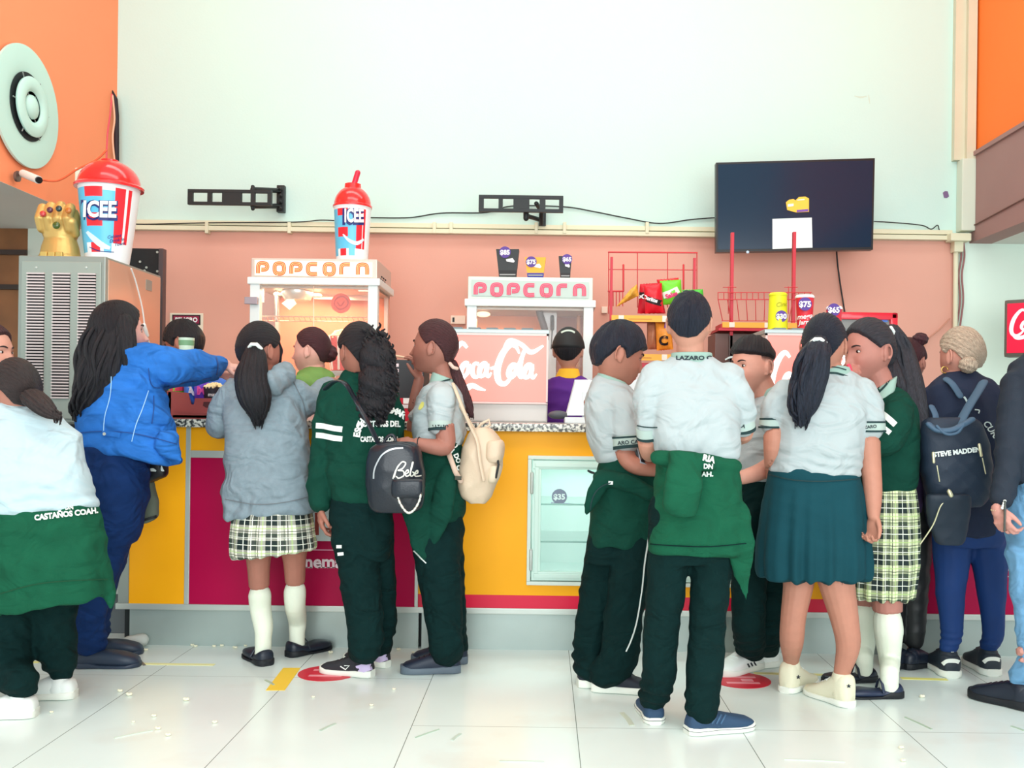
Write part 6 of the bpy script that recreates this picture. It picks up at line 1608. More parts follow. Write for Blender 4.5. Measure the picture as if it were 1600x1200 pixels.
# ================================================================== boy looking down on the left of the middle group
def boy_left():
    f = Fig('boy in white polo looking down to the right, dark trousers with thin white piping', 3.95, (950, 1075), (176, 118, 100))
    f.head(965, 553, 98, 78, 17, 0, d=0)
    f.hair('fringe', .017, m_hairn, pull=(0, -.4, .9), gk=44, tuft=.35, side=.9)
    f.neck([(956, 572, 0, 19), (953, 592, .01, 21), (952, 615, .01, 28)])
    f.loft(f.body, [(604, 930, 978, 22), (625, 918, 990, 34), (665, 917, 990, 40), (715, 930, 1002, 40), (790, 925, 1015, 42), (850, 922, 1010, 40)], sh=.93)
    f.limb(f.body, [(950, 840, .04, 34), (935, 920, .06, 27), (925, 1000, .08, 22), f.ank((903, 1073), 80, .25, .1, 17), f.ank((903, 1073), 80, .25, .05, 15)], k=.8)
    f.limb(f.body, [(985, 840, -.04, 34), (975, 930, -.05, 27), (962, 1010, -.05, 21), f.ank((925, 1079), 96, .258, .1, 17), f.ank((925, 1079), 96, .258, .05, 15)], k=.8)
    f.limb(f.body, [(972, 628, -.05, 22), (975, 670, -.1, 19), (978, 712, -.12, 14.5), (995, 729, -.13, 13), (1022, 734, -.12, 10.5)])
    f.limb(f.body, [(930, 628, .12, 20), (950, 680, .25, 16), (985, 712, .28, 12), (1005, 716, .25, 10)])
    f.hand(1022, 734, -.12, (.95, .25, .05), (0, -.7, -.5), -1, 30); f.hand(1003, 716, .20, (.9, -.2, .1), (-.2, .2, .9), -1, 30)
    f.finish(.0038)
    g = MB(); f.loft(g, [(592, 934, 976, 20, .0, -8), (602, 924, 988, 26, .0, -6), (618, 915, 996, 35), (645, 913, 996, 42), (680, 916, 996, 44), (705, 925, 1000, 44), (720, 933, 1005, 42, 0, 2), (724, 940, 1000, 36)])
    f.limb(g, [(968, 628, -.05, 25), (976, 650, -.08, 24), (979, 690, -.11, 20)]); f.limb(g, [(935, 628, .1, 23), (945, 665, .18, 20)])
    f.garment('polo_shirt', m_polo, g, wr=.005, wk=(16, 28), seed=4)
    f.obj['cuff'] = f.band('sleeve_cuff', m_bandl, ((978, 682, -.11), (979.5, 698, -.115)), 21, 0)
    f.band('cuff_edge', m_bandd, ((979.5, 696, -.115), (980, 701, -.116)), 21.5, 0, f.obj['cuff']); f.band('cuff_edge', m_bandd, ((977.8, 681, -.11), (978, 684, -.11)), 21.6, 0, f.obj['cuff'])
    dtext(f, ['cuff'], 'ARO CA', 981, 691, 6, m_lettd, rot=.08)
    c = MB(); f.loft(c, [(607, 930, 988, 23, 0, -8), (600, 931, 984, 22, 0, -8), (590, 934, 978, 21, .0, -8)]); f.garment('collar', mat('collar_sage'), c, vox=.004, wr=0, smooth=3)
    dline(f, ['collar'], [(930, 598), (944, 606), (962, 612), (978, 617)], 3.5, m_bandd, 'collar_edge'); dtext(f, ['collar'], 'ARO CARDE', 958, 601, 5.5, m_lettd, rot=-.33)
    g = MB(); f.limb(g, [(960, 800, .03, 34), (940, 900, .06, 32), (930, 970, .08, 31), (921, 1030, .09, 28), f.ank((903, 1073), 80, .25, .075, 25)]); f.limb(g, [(986, 800, -.03, 34), (984, 900, -.05, 32), (974, 970, -.05, 30), (966, 1030, -.05, 30), f.ank((925, 1079), 96, .258, .075, 27)])
    f.loft(g, [(722, 944, 1000, 34), (800, 930, 1014, 36), (850, 918, 1014, 38), (880, 912, 1010, 36)])
    f.garment('trousers', m_green_d, g, wr=.005, seed=5, folds=[(.12, .08, .007, .05)])
    g = MB(); f.loft(g, [(714, 936, 1010, 43, 0, 3), (735, 933, 1028, 48), (770, 926, 1032, 52, 0, 3), (810, 922, 1030, 50, 0, 2), (845, 920, 1026, 48), (852, 924, 1022, 44)])
    g.tube([f.P(940, 752, -.13), f.P(928, 775, -.14), f.P(919, 792, -.13), f.P(916, 803, -.12)], [.035, .035, .022, .006], n=18, flat=.5)
    g.tube([f.P(938, 745, -.1), f.P(975, 752, -.16), f.P(1015, 770, -.15)], [.03, .035, .03], n=18)
    f.garment('tied_sweatshirt', m_green_f, g, wr=.006, wk=(12, 22), seed=6)
    dline(f, ['tied_sweatshirt'], [(922, 802), (924, 785), (930, 770), (940, 760), (955, 754)], 1.6, m_bandd, 'sleeve_line')
    mb = MB(); ribbon(mb, [(951, 754, 5), (958, 754.5, 5)], 5, surf_place(bvh_of(f.obj['tied_sweatshirt'])), smoothed=False, thick=.003); mb.build('label_patch', m_stripe, f.obj['tied_sweatshirt'])
    dline(f, ['trousers', 'tied_sweatshirt'], [(1016, 800), (1013, 840), (1007, 880), (1003, 920), (995, 970), (986, 1000), (978, 1018)], 1.8, m_stripe, 'trouser_piping')
    m_nk = mat('shoe_midnight', (22, 30, 44), .6)
    o = f.shoe((925, 1079), 96, .258, 'boot', m_nk, m_solew, m_nk, hh=.9); f.obj['shoe'] = o
    dline(f, ['shoe'], [(948, 1060), (953, 1065), (961, 1063, 1)], 2.5, m_stripe, 'shoe_mark')
    f.shoe((903, 1073), 80, .25, 'boot', m_nk, m_solew, m_nk)
    f.settle()
boy_left()
# phone between the two boys
f_ = W(1008, 712, 3.86); mb = MB(); M = Matrix.Translation(f_) @ Euler((math.radians(35), .35, .3)).to_matrix().to_4x4()
mb.box(-.035, .035, -.07, .07, -.004, .004, bev=.003, M=M)
o = tag(mb.build('phone', mat('phone_silver', (176, 190, 204), .3, .3)), 'silver phone held between the two boys in white polos', 'phone')
mb = MB(); mb.box(-.031, .031, -.064, .064, .0035, .005, M=M); mb.build('phone_screen', mat('phone_glass', (30, 36, 44), .1), o)

# ================================================================== boy facing left behind them
def boy_right():
    f = Fig('boy with faded sides facing left behind the middle boy, striped white trainers', 4.12, (1185, 1060), (206, 148, 130))
    f.head(1176, 572, 90, -122, 4, 0, d=0, chub=.3, gaze=-.5)
    f.hair('fade', .016, m_hairk, pull=(.2, -.3, .9), gk=40, tuft=.25, side=.08)
    f.neck([(1186, 592, 0, 18), (1194, 612, .01, 20), (1200, 635, .02, 28)])
    f.loft(f.body, [(622, 1180, 1225, 22), (650, 1158, 1240, 34), (700, 1150, 1238, 40), (745, 1150, 1232, 40), (850, 1148, 1218, 36)], sh=.93)
    f.limb(f.body, [(1168, 840, -.06, 30), (1166, 930, -.06, 25), f.ank((1186, 1042), -128, .27, .1, 16), f.ank((1186, 1042), -128, .27, .05, 14)], k=.85); f.limb(f.body, [(1198, 840, .06, 30), (1198, 930, .06, 25), f.ank((1214, 1040), -110, .25, .1, 16), f.ank((1214, 1040), -110, .25, .05, 14)], k=.85)
    f.limb(f.body, [(1226, 655, -.06, 20), (1222, 690, -.1, 18), (1212, 718, -.13, 14), (1190, 736, -.2, 13), (1160, 746, -.26, 10.5)])
    f.hand(1158, 747, -.26, (-.9, -.1, -.1), (0, -.5, .7), 1, 30)
    f.fade = True; f.finish(.0036)
    g = MB(); f.loft(g, [(612, 1182, 1222, 20, 0, 8), (622, 1172, 1236, 26, 0, 6), (640, 1160, 1246, 35), (670, 1152, 1248, 42), (720, 1146, 1244, 44), (748, 1148, 1240, 42), (752, 1154, 1232, 38)])
    f.limb(g, [(1222, 650, -.06, 24), (1222, 690, -.1, 20)])
    f.garment('polo_shirt', m_polo, g, wr=.006, wk=(18, 30), seed=8)
    f.obj['cuff'] = f.band('sleeve_cuff', m_bandl, ((1222, 682, -.1), (1221, 692, -.105)), 21, 0); f.band('cuff_edge', m_bandd, ((1221, 691, -.105), (1221, 696, -.107)), 21.5, 0, f.obj['cuff'])
    c = MB(); f.loft(c, [(632, 1180, 1224, 24, -.02, 9), (618, 1186, 1218, 22, -.01, 9), (605, 1190, 1216, 20, 0, 6)]); f.garment('collar', mat('collar_sage'), c, vox=.004, wr=0, smooth=3)
    dline(f, ['collar'], [(1185, 637), (1196, 626), (1208, 612), (1214, 602)], 5, m_bandd, 'collar_edge')
    g = MB(); f.limb(g, [(1170, 820, -.05, 34), (1170, 900, -.06, 28), (1170, 980, -.05, 26), f.ank((1186, 1042), -128, .27, .09, 24)]); f.limb(g, [(1200, 820, .05, 32), (1200, 900, .06, 26), (1201, 980, .06, 22), f.ank((1214, 1040), -110, .25, .09, 21)])
    f.loft(g, [(742, 1152, 1236, 40), (800, 1148, 1228, 42), (850, 1146, 1222, 38)])
    f.garment('trousers', mat('trouser_dark_green'), g, wr=.004, seed=9, folds=[(.12, .06, .005, .045)])
    o = f.shoe((1186, 1042), -128, .27, 'sneaker', m_shoew, m_solew, m_stripe, wd=.42); f.obj['shoe'] = o
    for i in range(3): dline(f, ['shoe'], [(1168 + i * 5, 1037 - i * 1.5), (1174 + i * 5, 1048 - i * 1.5)], 2.2, m_shoek, 'shoe_stripe')
    f.shoe((1214, 1040), -110, .25, 'sneaker', m_shoew, m_solew, m_stripe)
    f.settle()
boy_right()

# ================================================================== girl in plain green skirt, seen from behind
def girl_skirt():
    f = Fig('girl from behind in plain green skirt and white polo, wavy ponytail with white tie', 3.78, (1290, 1100), (186, 128, 108))
    f.head(1288, 540, 98, 28, 4, 0, d=0)
    f.hair('girl', .011, m_hairn, pull=(-.05, -1, .05), gk=44,
           locks=[dict(p=[(1279, 536, -.105, 14), (1272, 556, -.135, 22), (1266, 585, -.13, 26), (1258, 615, -.125, 25), (1254, 640, -.12, 19), (1252, 660, -.12, 7)], n=26, wav=.009, g=.09, gk=9, sr=.008, tw=.12)])
    MB().tube([f.P(1268, 535, -.115), f.P(1274, 530, -.135), f.P(1282, 530, -.14), f.P(1290, 536, -.12)], .008).build('hair_tie', m_stripe, f.t, True)
    f.neck([(1292, 565, .0, 19), (1298, 585, .01, 22), (1300, 610, .02, 30)])
    f.loft(f.body, [(596, 1262, 1330, 26, .02), (620, 1225, 1352, 38), (670, 1215, 1345, 46), (730, 1210, 1338, 44), (800, 1205, 1338, 50), (880, 1210, 1335, 44)], sh=.94)
    f.limb(f.body, [(1245, 850, .02, 36), (1248, 905, .02, 25), (1240, 960, .02, 20), (1237, 1000, .05, 19), f.ank((1226, 1083), 42, .235, .12, 12.5), f.ank((1226, 1083), 42, .235, .05, 12)]); f.limb(f.body, [(1300, 850, -.02, 40), (1306, 905, -.03, 29), (1320, 970, -.04, 21.5), (1325, 1010, -.03, 18.5), f.ank((1330, 1106), -28, .235, .12, 12.5), f.ank((1330, 1106), -28, .235, .05, 12)])
    f.limb(f.body, [(1222, 622, .01, 21), (1212, 660, 0, 18), (1208, 700, -.02, 15), (1209, 740, .06, 13), (1212, 756, .16, 10)])
    f.limb(f.body, [(1348, 622, .0, 23), (1354, 665, -.02, 20), (1360, 720, -.03, 16), (1364, 770, -.05, 14), (1365, 806, -.08, 9.5)])
    f.hand(1365, 808, -.08, (-.05, -.1, -1), (.75, .6, 0), 1, 62, spread=2, thumb=25)
    f.finish(.0042)
    g = MB(); f.loft(g, [(578, 1268, 1326, 22, .02), (588, 1244, 1342, 28, .02), (604, 1222, 1354, 35, .01), (630, 1214, 1358, 44), (680, 1210, 1352, 50), (715, 1205, 1346, 50), (738, 1201, 1342, 50, 0, -5), (744, 1206, 1338, 46, 0, -4)])
    f.limb(g, [(1228, 618, .01, 25), (1212, 640, .0, 24), (1206, 664, .0, 18)]); f.limb(g, [(1346, 616, .0, 27), (1356, 645, -.01, 26), (1358, 668, -.02, 23)])
    f.garment('polo_shirt', m_polo, g, wr=.004, wk=(16, 30), seed=11, folds=[(.93, .06, .004, .035)])
    c = MB(); f.loft(c, [(590, 1268, 1334, 26, .02, -3), (582, 1270, 1330, 25, .018, -3), (571, 1274, 1326, 23, .015, -3)]); f.garment('collar', mat('collar_sage'), c, vox=.004, wr=0, smooth=3)
    dline(f, ['collar'], [(1290, 583), (1306, 583), (1320, 587), (1330, 591)], 3, m_bandd, 'collar_edge'); dline(f, ['collar'], [(1292, 573), (1308, 574), (1322, 578)], 1.5, m_bandd, 'collar_line')
    for i, (a, b, r) in enumerate((((1207, 655, 0), (1205, 667, 0), 19.5), ((1357.6, 660, -.02), (1358.6, 673, -.02), 24.5))):
        f.obj['cuff%d' % i] = f.band('sleeve_cuff', m_bandl, (a, b), r, 0); f.band('cuff_edge', m_bandd, ((a[0], a[1] - 2, a[2]), (a[0], a[1] + 1, a[2])), r + .5, 0, f.obj['cuff%d' % i]); f.band('cuff_edge', m_bandd, ((b[0], b[1] - 1, b[2]), (b[0], b[1] + 2, b[2])), r + .5, 0, f.obj['cuff%d' % i])
    dtext(f, ['cuff1'], 'LAZARO', 1356, 667, 5, m_lettd, rot=.1)
    g = MB(); f.loft(g, [(730, 1204, 1340, 49, 0, -4), (748, 1201, 1343, 51, 0, -4), (780, 1194, 1349, 54), (820, 1188, 1354, 56), (860, 1184, 1357, 58), (890, 1184, 1358, 58), (902, 1186, 1356, 56)], sub=4)
    c0 = f.P(1272, 800); f.garment('skirt', m_green_sk, g, wr=.002, seed=12, hem=(c0.x, c0.y, .011, 13, c0.z + .15, c0.z - .2))
    dline(f, ['skirt'], [(1200, 741), (1240, 750), (1290, 752), (1343, 748)], 1.6, m_bandd, 'waistband_seam')
    m_cv = mat('canvas_cream', (226, 222, 196), .75, bump=.25, bscale=400)
    for (h, a) in (((1226, 1083), 42), ((1330, 1106), -28)):
        o = f.shoe(h, a, .235, 'high', m_cv, m_solew, m_stripe, hh=1.05, wd=.42); f.obj['shoe'] = o
        star = [(1247 if h[0] < 1300 else 1326, 1058 if h[0] < 1300 else 1072)]
        mb = MB(); P = surf_place(bvh_of(o)); sx_, sy_ = star[0]
        for k_ in range(5):
            an = -PI / 2 + k_ * 2 * PI / 5; ribbon(mb, [(sx_, sy_, 2.2), (sx_ + 3.2 * math.cos(an), sy_ + 3.2 * math.sin(an), .4)], 1, P, smoothed=False, thick=.003)
        if mb.n: mb.build('star_patch', m_shoek, o)
    f.settle()
girl_skirt()

# ================================================================== girl in plaid skirt facing left
def girl_plaid():
    f = Fig('girl facing left in green sweatshirt and plaid skirt, hand at her mouth', 4.02, (1375, 1085), (178, 120, 108))
    f.head(1358, 549, 98, -114, 6, 0, d=0, chub=.35)
    f.hair('girl', .015, hair_mat('hair_ash_black', (24, 24, 30), (66, 66, 76)), pull=(0, -1, .2), gk=40,
           locks=[dict(p=[(1392, 522, .08, 16), (1404, 550, .1, 22), (1412, 590, .06, 26), (1420, 630, .02, 26), (1428, 670, .0, 22), (1430, 705, .0, 10)], n=24, wav=.009, g=.08, gk=9, sr=.008), dict(p=[(1388, 560, .05, 12), (1396, 600, .0, 18), (1402, 640, .05, 20), (1410, 670, .05, 8)], n=12, wav=.008, g=.08, gk=9, sr=.008)])
    MB().tube([f.P(1392, 512, .03), f.P(1396, 518, .04), f.P(1393, 526, .05)], .008).build('hair_tie', m_stripe, f.t, True)
    f.neck([(1368, 580, 0, 19), (1376, 600, .01, 22), (1380, 625, .01, 30)])
    f.loft(f.body, [(618, 1355, 1400, 24), (645, 1340, 1422, 38), (700, 1338, 1424, 42), (770, 1340, 1422, 44), (860, 1340, 1420, 44), (900, 1345, 1415, 40)], sh=.93)
    f.limb(f.body, [(1386, 860, -.05, 34), (1386, 930, -.05, 24), (1388, 985, -.05, 21), (1390, 1030, -.03, 15), f.ank((1409, 1089), -92, .235, .1, 12), f.ank((1409, 1089), -92, .235, .03, 12)]); f.limb(f.body, [(1356, 860, .1, 34), (1352, 930, .12, 24), (1350, 985, .14, 20), (1350, 1020, .14, 14), f.ank((1368, 1064), -96, .235, .1, 12), f.ank((1368, 1064), -96, .235, .03, 12)])
    f.limb(f.body, [(1398, 640, -.08, 20), (1392, 680, -.15, 16), (1370, 690, -.2, 13), (1345, 640, -.14, 11), (1336, 600, -.08, 9)])
    f.hand(1337, 602, -.08, (-.15, .1, 1), (.3, -.9, .1), 1, 55, thumb=20)
    f.finish(.0036)
    g = MB(); f.loft(g, [(606, 1360, 1402, 22), (616, 1350, 1416, 28), (640, 1338, 1430, 38), (680, 1334, 1434, 46), (730, 1336, 1432, 48), (758, 1340, 1428, 46, 0, 3), (766, 1346, 1422, 42, 0, 3)])
    f.limb(g, [(1402, 638, -.08, 26), (1398, 665, -.14, 24), (1388, 690, -.18, 22), (1368, 690, -.2, 18), (1352, 658, -.17, 15)])
    f.garment('sweatshirt', m_green_f, g, wr=.006, wk=(12, 22), seed=13)
    c = MB(); f.loft(c, [(622, 1352, 1396, 26, -.02, 12), (610, 1358, 1398, 24, -.01, 12), (596, 1366, 1400, 22, 0, 10)]); f.garment('collar', mat('collar_sage'), c, vox=.004, wr=0, smooth=3)
    dline(f, ['collar'], [(1352, 632), (1368, 618), (1384, 602), (1392, 590)], 2.5, m_bandd, 'collar_edge'); 
    dline(f, ['collar'], [(1356, 622), (1370, 608), (1384, 594)], 2.0, m_lettd, 'collar_print')
    dline(f, ['sweatshirt'], [(1376, 644), (1386, 652), (1399, 664)], 9, m_stripe, 'sleeve_stripe'); dline(f, ['sweatshirt'], [(1370, 660), (1380, 668), (1391, 677)], 8, m_stripe, 'sleeve_stripe')
    g = MB(); f.loft(g, [(752, 1344, 1424, 42), (775, 1338, 1430, 45), (820, 1334, 1434, 48), (880, 1332, 1432, 50), (928, 1330, 1424, 50), (932, 1336, 1420, 46)], sub=4)
    c0 = f.P(1384, 840); f.garment('plaid_skirt', plaid_mat('plaid_yellow_green', (228, 238, 190)), g, wr=.002, seed=14, hem=(c0.x, c0.y, .008, 15, c0.z + .2, c0.z - .25), plaid=(c0.x, c0.y, .14))
    for (pp) in ([(1387, 966, -.05, 21.5), (1388, 985, -.05, 22), (1390, 1030, -.03, 16.5), f.ank((1409, 1089), -92, .235, .1, 14), f.ank((1409, 1089), -92, .235, .03, 13.5)], [(1351, 954, .12, 20.5), (1350, 990, .14, 20), (1350, 1020, .14, 15.5), f.ank((1368, 1064), -96, .235, .1, 14), f.ank((1368, 1064), -96, .235, .03, 13.5)]):
        c = MB(); f.limb(c, pp); f.garment('knee_sock', m_sock, c, vox=.005, wr=.001)
    m_mj = mat('leather_navy', (34, 46, 72), .35)
    f.shoe((1409, 1089), -92, .235, 'flat', m_mj, m_solek, m_mj, wd=.38); f.shoe((1368, 1064), -96, .235, 'flat', m_shoek, m_solek, m_shoek, wd=.38)
    f.settle()
girl_plaid()
mb = MB(); c = W(1326, 576, 3.88); mb.tube([W(1326, 572, 3.88), W(1329, 582, 3.88), W(1340, 594, 3.87)], [.010, .010, .009], n=16)
tag(mb.build('pink_whistle', mat('toy_pink', (236, 70, 100), .35), smooth=True), 'small pink plastic thing held at the mouth of the plaid skirt girl', 'toy')
# ================================================================== girl in grey hoodie
def girl_hoodie():
    f = Fig('girl from behind in grey hoodie and short plaid skirt, long straight ponytail', 4.22, (430, 1040), (168, 112, 96))
    f.head(405, 548, 88, 30, 6, 0, d=0)
    f.hair('girl', .012, m_hairk, pull=(-.25, -1, .0), gk=46, locks=[dict(p=[(398, 545, -.10, 13), (396, 568, -.13, 20), (393, 595, -.15, 24), (398, 622, -.16, 23), (402, 642, -.15, 16), (403, 660, -.14, 6)], n=34, wav=.004, g=.05, gk=17, sr=.006),
        dict(p=[(430, 530, .02, 6), (436, 550, .04, 5), (434, 575, .05, 3)], n=5, wav=.002, g=.04)])
    MB().tube([f.P(388, 545, -.11), f.P(393, 538, -.135), f.P(401, 538, -.14), f.P(408, 545, -.115)], .008).build('hair_tie', m_stripe, f.t, True)
    f.neck([(410, 568, 0, 17), (412, 590, .01, 20), (412, 612, .01, 28)])
    f.loft(f.body, [(600, 375, 450, 26, .02), (622, 356, 470, 36, .03), (680, 362, 476, 42), (740, 362, 480, 42), (800, 372, 486, 46), (855, 376, 480, 42)], sh=.93)
    f.limb(f.body, [(405, 830, .02, 30), (404, 875, .03, 19), (405, 915, .05, 16), (406, 950, .07, 13), f.ank((417, 1040), -35, .235, .12, 12), f.ank((417, 1040), -35, .235, .04, 12)])
    f.limb(f.body, [(458, 830, .03, 30), (460, 870, .06, 19), (461, 905, .09, 16), (461, 940, .12, 13), f.ank((450, 1026), 35, .235, .12, 12), f.ank((450, 1026), 35, .235, .04, 12)])
    f.limb(f.body, [(362, 618, .03, 20), (348, 650, .06, 17), (346, 668, .1, 15), (334, 647, .3, 11)]); f.limb(f.body, [(462, 620, .03, 20), (482, 632, .08, 18), (500, 618, .2, 13), (518, 598, .32, 10)])
    f.hand(334, 646, .30, (0, 1, .1), (-.3, 0, 1), 1, 40); f.hand(519, 597, .32, (.7, .6, .25), (0, -.4, .8), 1, 35)
    f.finish(.0042)
    g = MB(); f.loft(g, [(590, 388, 440, 24, .02), (600, 368, 456, 30, .03), (614, 354, 470, 38, .03), (640, 350, 478, 44, .02), (690, 354, 482, 48), (740, 352, 488, 50), (780, 350, 494, 52), (800, 350, 497, 52, 0, 4), (806, 354, 493, 48, 0, 5)])
    f.limb(g, [(368, 616, .03, 26), (350, 640, .05, 24), (345, 664, .08, 23), (338, 660, .2, 17)]); f.limb(g, [(458, 618, .03, 27), (480, 630, .07, 25), (498, 616, .18, 20), (512, 602, .28, 15)])
    g.tube([f.P(378, 596, .0), f.P(400, 604, -.09), f.P(425, 598, -.10), f.P(446, 588, -.04), f.P(448, 576, .02)], [.035, .045, .05, .05, .035], n=24)
    f.limb(g, [(440, 580, -.04, 15), (436, 592, -.07, 18), (428, 606, -.09, 14)])
    f.garment('hoodie', m_grey_h, g, wr=.008, wk=(9, 18), seed=21)
    dline(f, ['hoodie'], [(352, 780), (400, 788), (450, 784), (495, 772)], 1.4, mat('seam_grey', (108, 114, 120), .9), 'hem_seam')
    dline(f, ['hoodie'], [(458, 596), (466, 612), (474, 630), (478, 650)], 1.2, mat('seam_grey'), 'sleeve_seam')
    g = MB(); f.loft(g, [(786, 368, 484, 46), (810, 364, 488, 50), (840, 362, 492, 53), (858, 363, 494, 54, 0, 6), (864, 366, 492, 52, 0, 7)], sub=4)
    c0 = f.P(428, 820); f.garment('plaid_skirt', plaid_mat('plaid_cream', (240, 238, 220)), g, wr=.0015, seed=22, hem=(c0.x, c0.y, .007, 15, c0.z + .1, c0.z - .15), plaid=(c0.x, c0.y, .13))
    for pp in ([(406, 929, .055, 17.5), (407, 950, .07, 16.8), f.ank((417, 1040), -35, .235, .16, 15), f.ank((417, 1040), -35, .235, .10, 13), f.ank((417, 1040), -35, .235, .03, 13)], [(461, 923, .10, 17.5), (461, 945, .12, 16.8), f.ank((450, 1026), 35, .235, .16, 15), f.ank((450, 1026), 35, .235, .10, 13), f.ank((450, 1026), 35, .235, .03, 13)]):
        c = MB(); f.limb(c, pp); f.garment('knee_sock', m_sock, c, vox=.005, wr=.001)
    for h, a in (((417, 1041), -35), ((450, 1027), 38)):
        f.shoe(h, a, .235, 'flat', m_shoek, m_solek, m_shoek, wd=.42, hh=1.3)
    f.settle()
girl_hoodie()

# ================================================================== girl in green sweatshirt with curly hair
def girl_curly():
    f = Fig('girl from behind in dark green tracksuit with white arm stripes, curly ponytail', 4.04, (575, 1050), (160, 104, 88))
    f.head(561, 550, 90, -38, 6, 0, d=0)
    f.hair('girl', .013, m_hairk, pull=(.35, -1, .3), gk=40, ell=[(588, 560, -.08, 26, 36), (590, 598, -.09, 29, 36), (584, 628, -.09, 24, 26)],
           coils=[(590, 562, -.08, 27, 37, 70), (592, 600, -.09, 31, 40, 120), (584, 630, -.09, 26, 30, 80), (582, 540, -.05, 26, 24, 30)])
    f.neck([(560, 574, 0, 17), (562, 592, .01, 20), (562, 615, .01, 28)])
    f.loft(f.body, [(606, 528, 598, 24, .02), (628, 512, 612, 34, .02), (690, 512, 614, 40), (740, 516, 610, 40), (800, 520, 610, 42), (850, 524, 606, 40)], sh=.93)
    A1 = ((582, 1058), -72, .245); A2 = ((606, 1043), -60, .24)
    f.limb(f.body, [(548, 850, -.03, 32), (562, 930, -.03, 26), (572, 1000, -.03, 20), f.ank(*A1, .1, 15), f.ank(*A1, .04, 14)], k=.85); f.limb(f.body, [(588, 850, .06, 30), (592, 930, .11, 24), (598, 1000, .15, 17), f.ank(*A2, .1, 15), f.ank(*A2, .04, 14)], k=.85)
    f.limb(f.body, [(522, 622, .01, 20), (510, 670, .0, 18), (503, 730, -.02, 15), (499, 775, -.03, 13), (500, 796, -.03, 9.5)])
    f.limb(f.body, [(606, 625, .02, 20), (614, 670, .06, 17), (612, 710, .14, 13), (600, 716, .25, 10)])
    f.hand(500, 797, -.03, (.12, .05, -1), (-.9, -.3, 0), -1, 32, spread=4); f.hand(600, 716, .25, (-.5, .8, 0), (0, 0, 1), -1, 35)
    f.finish(.0042)
    g = MB(); f.loft(g, [(592, 540, 588, 20, .02), (602, 524, 600, 27, .02), (618, 509, 614, 36, .02), (650, 505, 620, 43), (700, 508, 620, 47), (745, 512, 616, 48), (772, 518, 612, 46), (782, 522, 610, 42)])
    f.limb(g, [(524, 618, .01, 26), (514, 655, .0, 24), (506, 710, -.01, 22), (500, 760, -.02, 21), (499, 784, -.03, 17)]); f.limb(g, [(602, 622, .02, 25), (612, 670, .06, 22), (610, 706, .13, 18)])
    c = MB(); f.limb(g, [(552, 594, .02, 22), (570, 592, .01, 20)])
    f.garment('sweatshirt', m_green_f, g, wr=.007, wk=(12, 24), seed=23)
    for (y0, y1) in ((665, 669), (680, 684)):
        dline(f, ['sweatshirt'], [(494, y0), (506, y0 + 1), (520, y0 + 4), (535, y0 + 6)], 8.5, m_stripe, 'sleeve_stripe')
    dtext(f, ['sweatshirt'], 'ESCUELA PRIMARIA', 603, 686, 10, m_stripe, arc=(46, -82, 52), bold=.05); dtext(f, ['sweatshirt'], 'MOCTORIS DEL', 592, 662, 9, m_stripe, bold=.05, sx=.75); dtext(f, ['sweatshirt'], 'CASTANOS COAH', 592, 686, 8, m_stripe, bold=.05, sx=.62)
    g = MB(); f.loft(g, [(772, 518, 612, 42), (810, 516, 614, 46), (850, 522, 612, 42), (875, 528, 608, 38)])
    f.limb(g, [(550, 830, -.02, 34), (562, 900, -.03, 32), (570, 970, -.03, 29), (571, 1010, -.03, 27), f.ank(*A1, .115, 22)]); f.limb(g, [(586, 830, .04, 30), (592, 900, .10, 27), (597, 970, .14, 24), f.ank(*A2, .09, 22)])
    f.garment('trousers', mat('trouser_dark_green'), g, wr=.005, seed=24, folds=[(.13, .06, .005, .05)])
    dline(f, ['trousers'], [(526, 854), (534, 854)], 5, m_stripe, 'leg_stripe', smoothed=False); dline(f, ['trousers'], [(528, 866), (537, 865)], 5, m_stripe, 'leg_stripe', smoothed=False)
    m_lil = mat('shoe_lilac', (200, 184, 220), .6); m_dkm = mat('shoe_mesh_black', (40, 42, 48), .7, bump=.4, bscale=500)
    for (h, a, L) in (A1, A2):
        o = f.shoe(h, a, L, 'sneaker', m_dkm, m_solew, mat('lace_dark', (24, 26, 30), .6)); f.obj['shoe'] = o
        hx, hy = h
        dline(f, ['shoe'], [(hx - 2, hy - 18), (hx - 12, hy - 15), (hx - 24, hy - 11)], 13, m_lil, 'heel_panel')
        dline(f, ['shoe'], [(hx - 8, hy - 28), (hx - 4, hy - 22)], 5, mat('tab_coral', (250, 130, 110), .6), 'heel_tab', smoothed=False)
        if a == -72: dline(f, ['shoe'], [(hx - 50, hy - 17), (hx - 42, hy - 12), (hx - 36, hy - 18), (hx - 44, hy - 18)], 1.5, m_stripe, 'side_mark', smoothed=False)
    f.settle()
girl_curly()

def bpack(name, label, Y, prof, depth, m, d=0.0, zipm=None, bulge=.8):
    """prof rows: (y, xl, xr) silhouette, depth half depth in frame units"""
    t = thing(name, W(prof[len(prof) // 2][1], prof[-1][0], Y), label, 'backpack')
    f = Fig.__new__(Fig); f.Y = Y; f.k = Y / F; f.t = t; f.obj = {}
    mb = MB(); n = len(prof)
    rows = [(y, a, b, depth * (.35 + .65 * math.sin(PI * min(1, (i + .6) / (n * .75 + .2))) ** .6 if i < n * .4 else depth / depth * (1 - .25 * (i / n))) if False else depth * (.55 + .45 * math.sin(PI * (i + .5) / n)), d) for i, (y, a, b) in enumerate(prof)]
    f.loft(mb, rows, e=.72, sub=4)
    f.garment('bag_body', m, mb, vox=.005, wr=.003, wk=(18, 30), seed=len(prof), smooth=4)
    return t, f
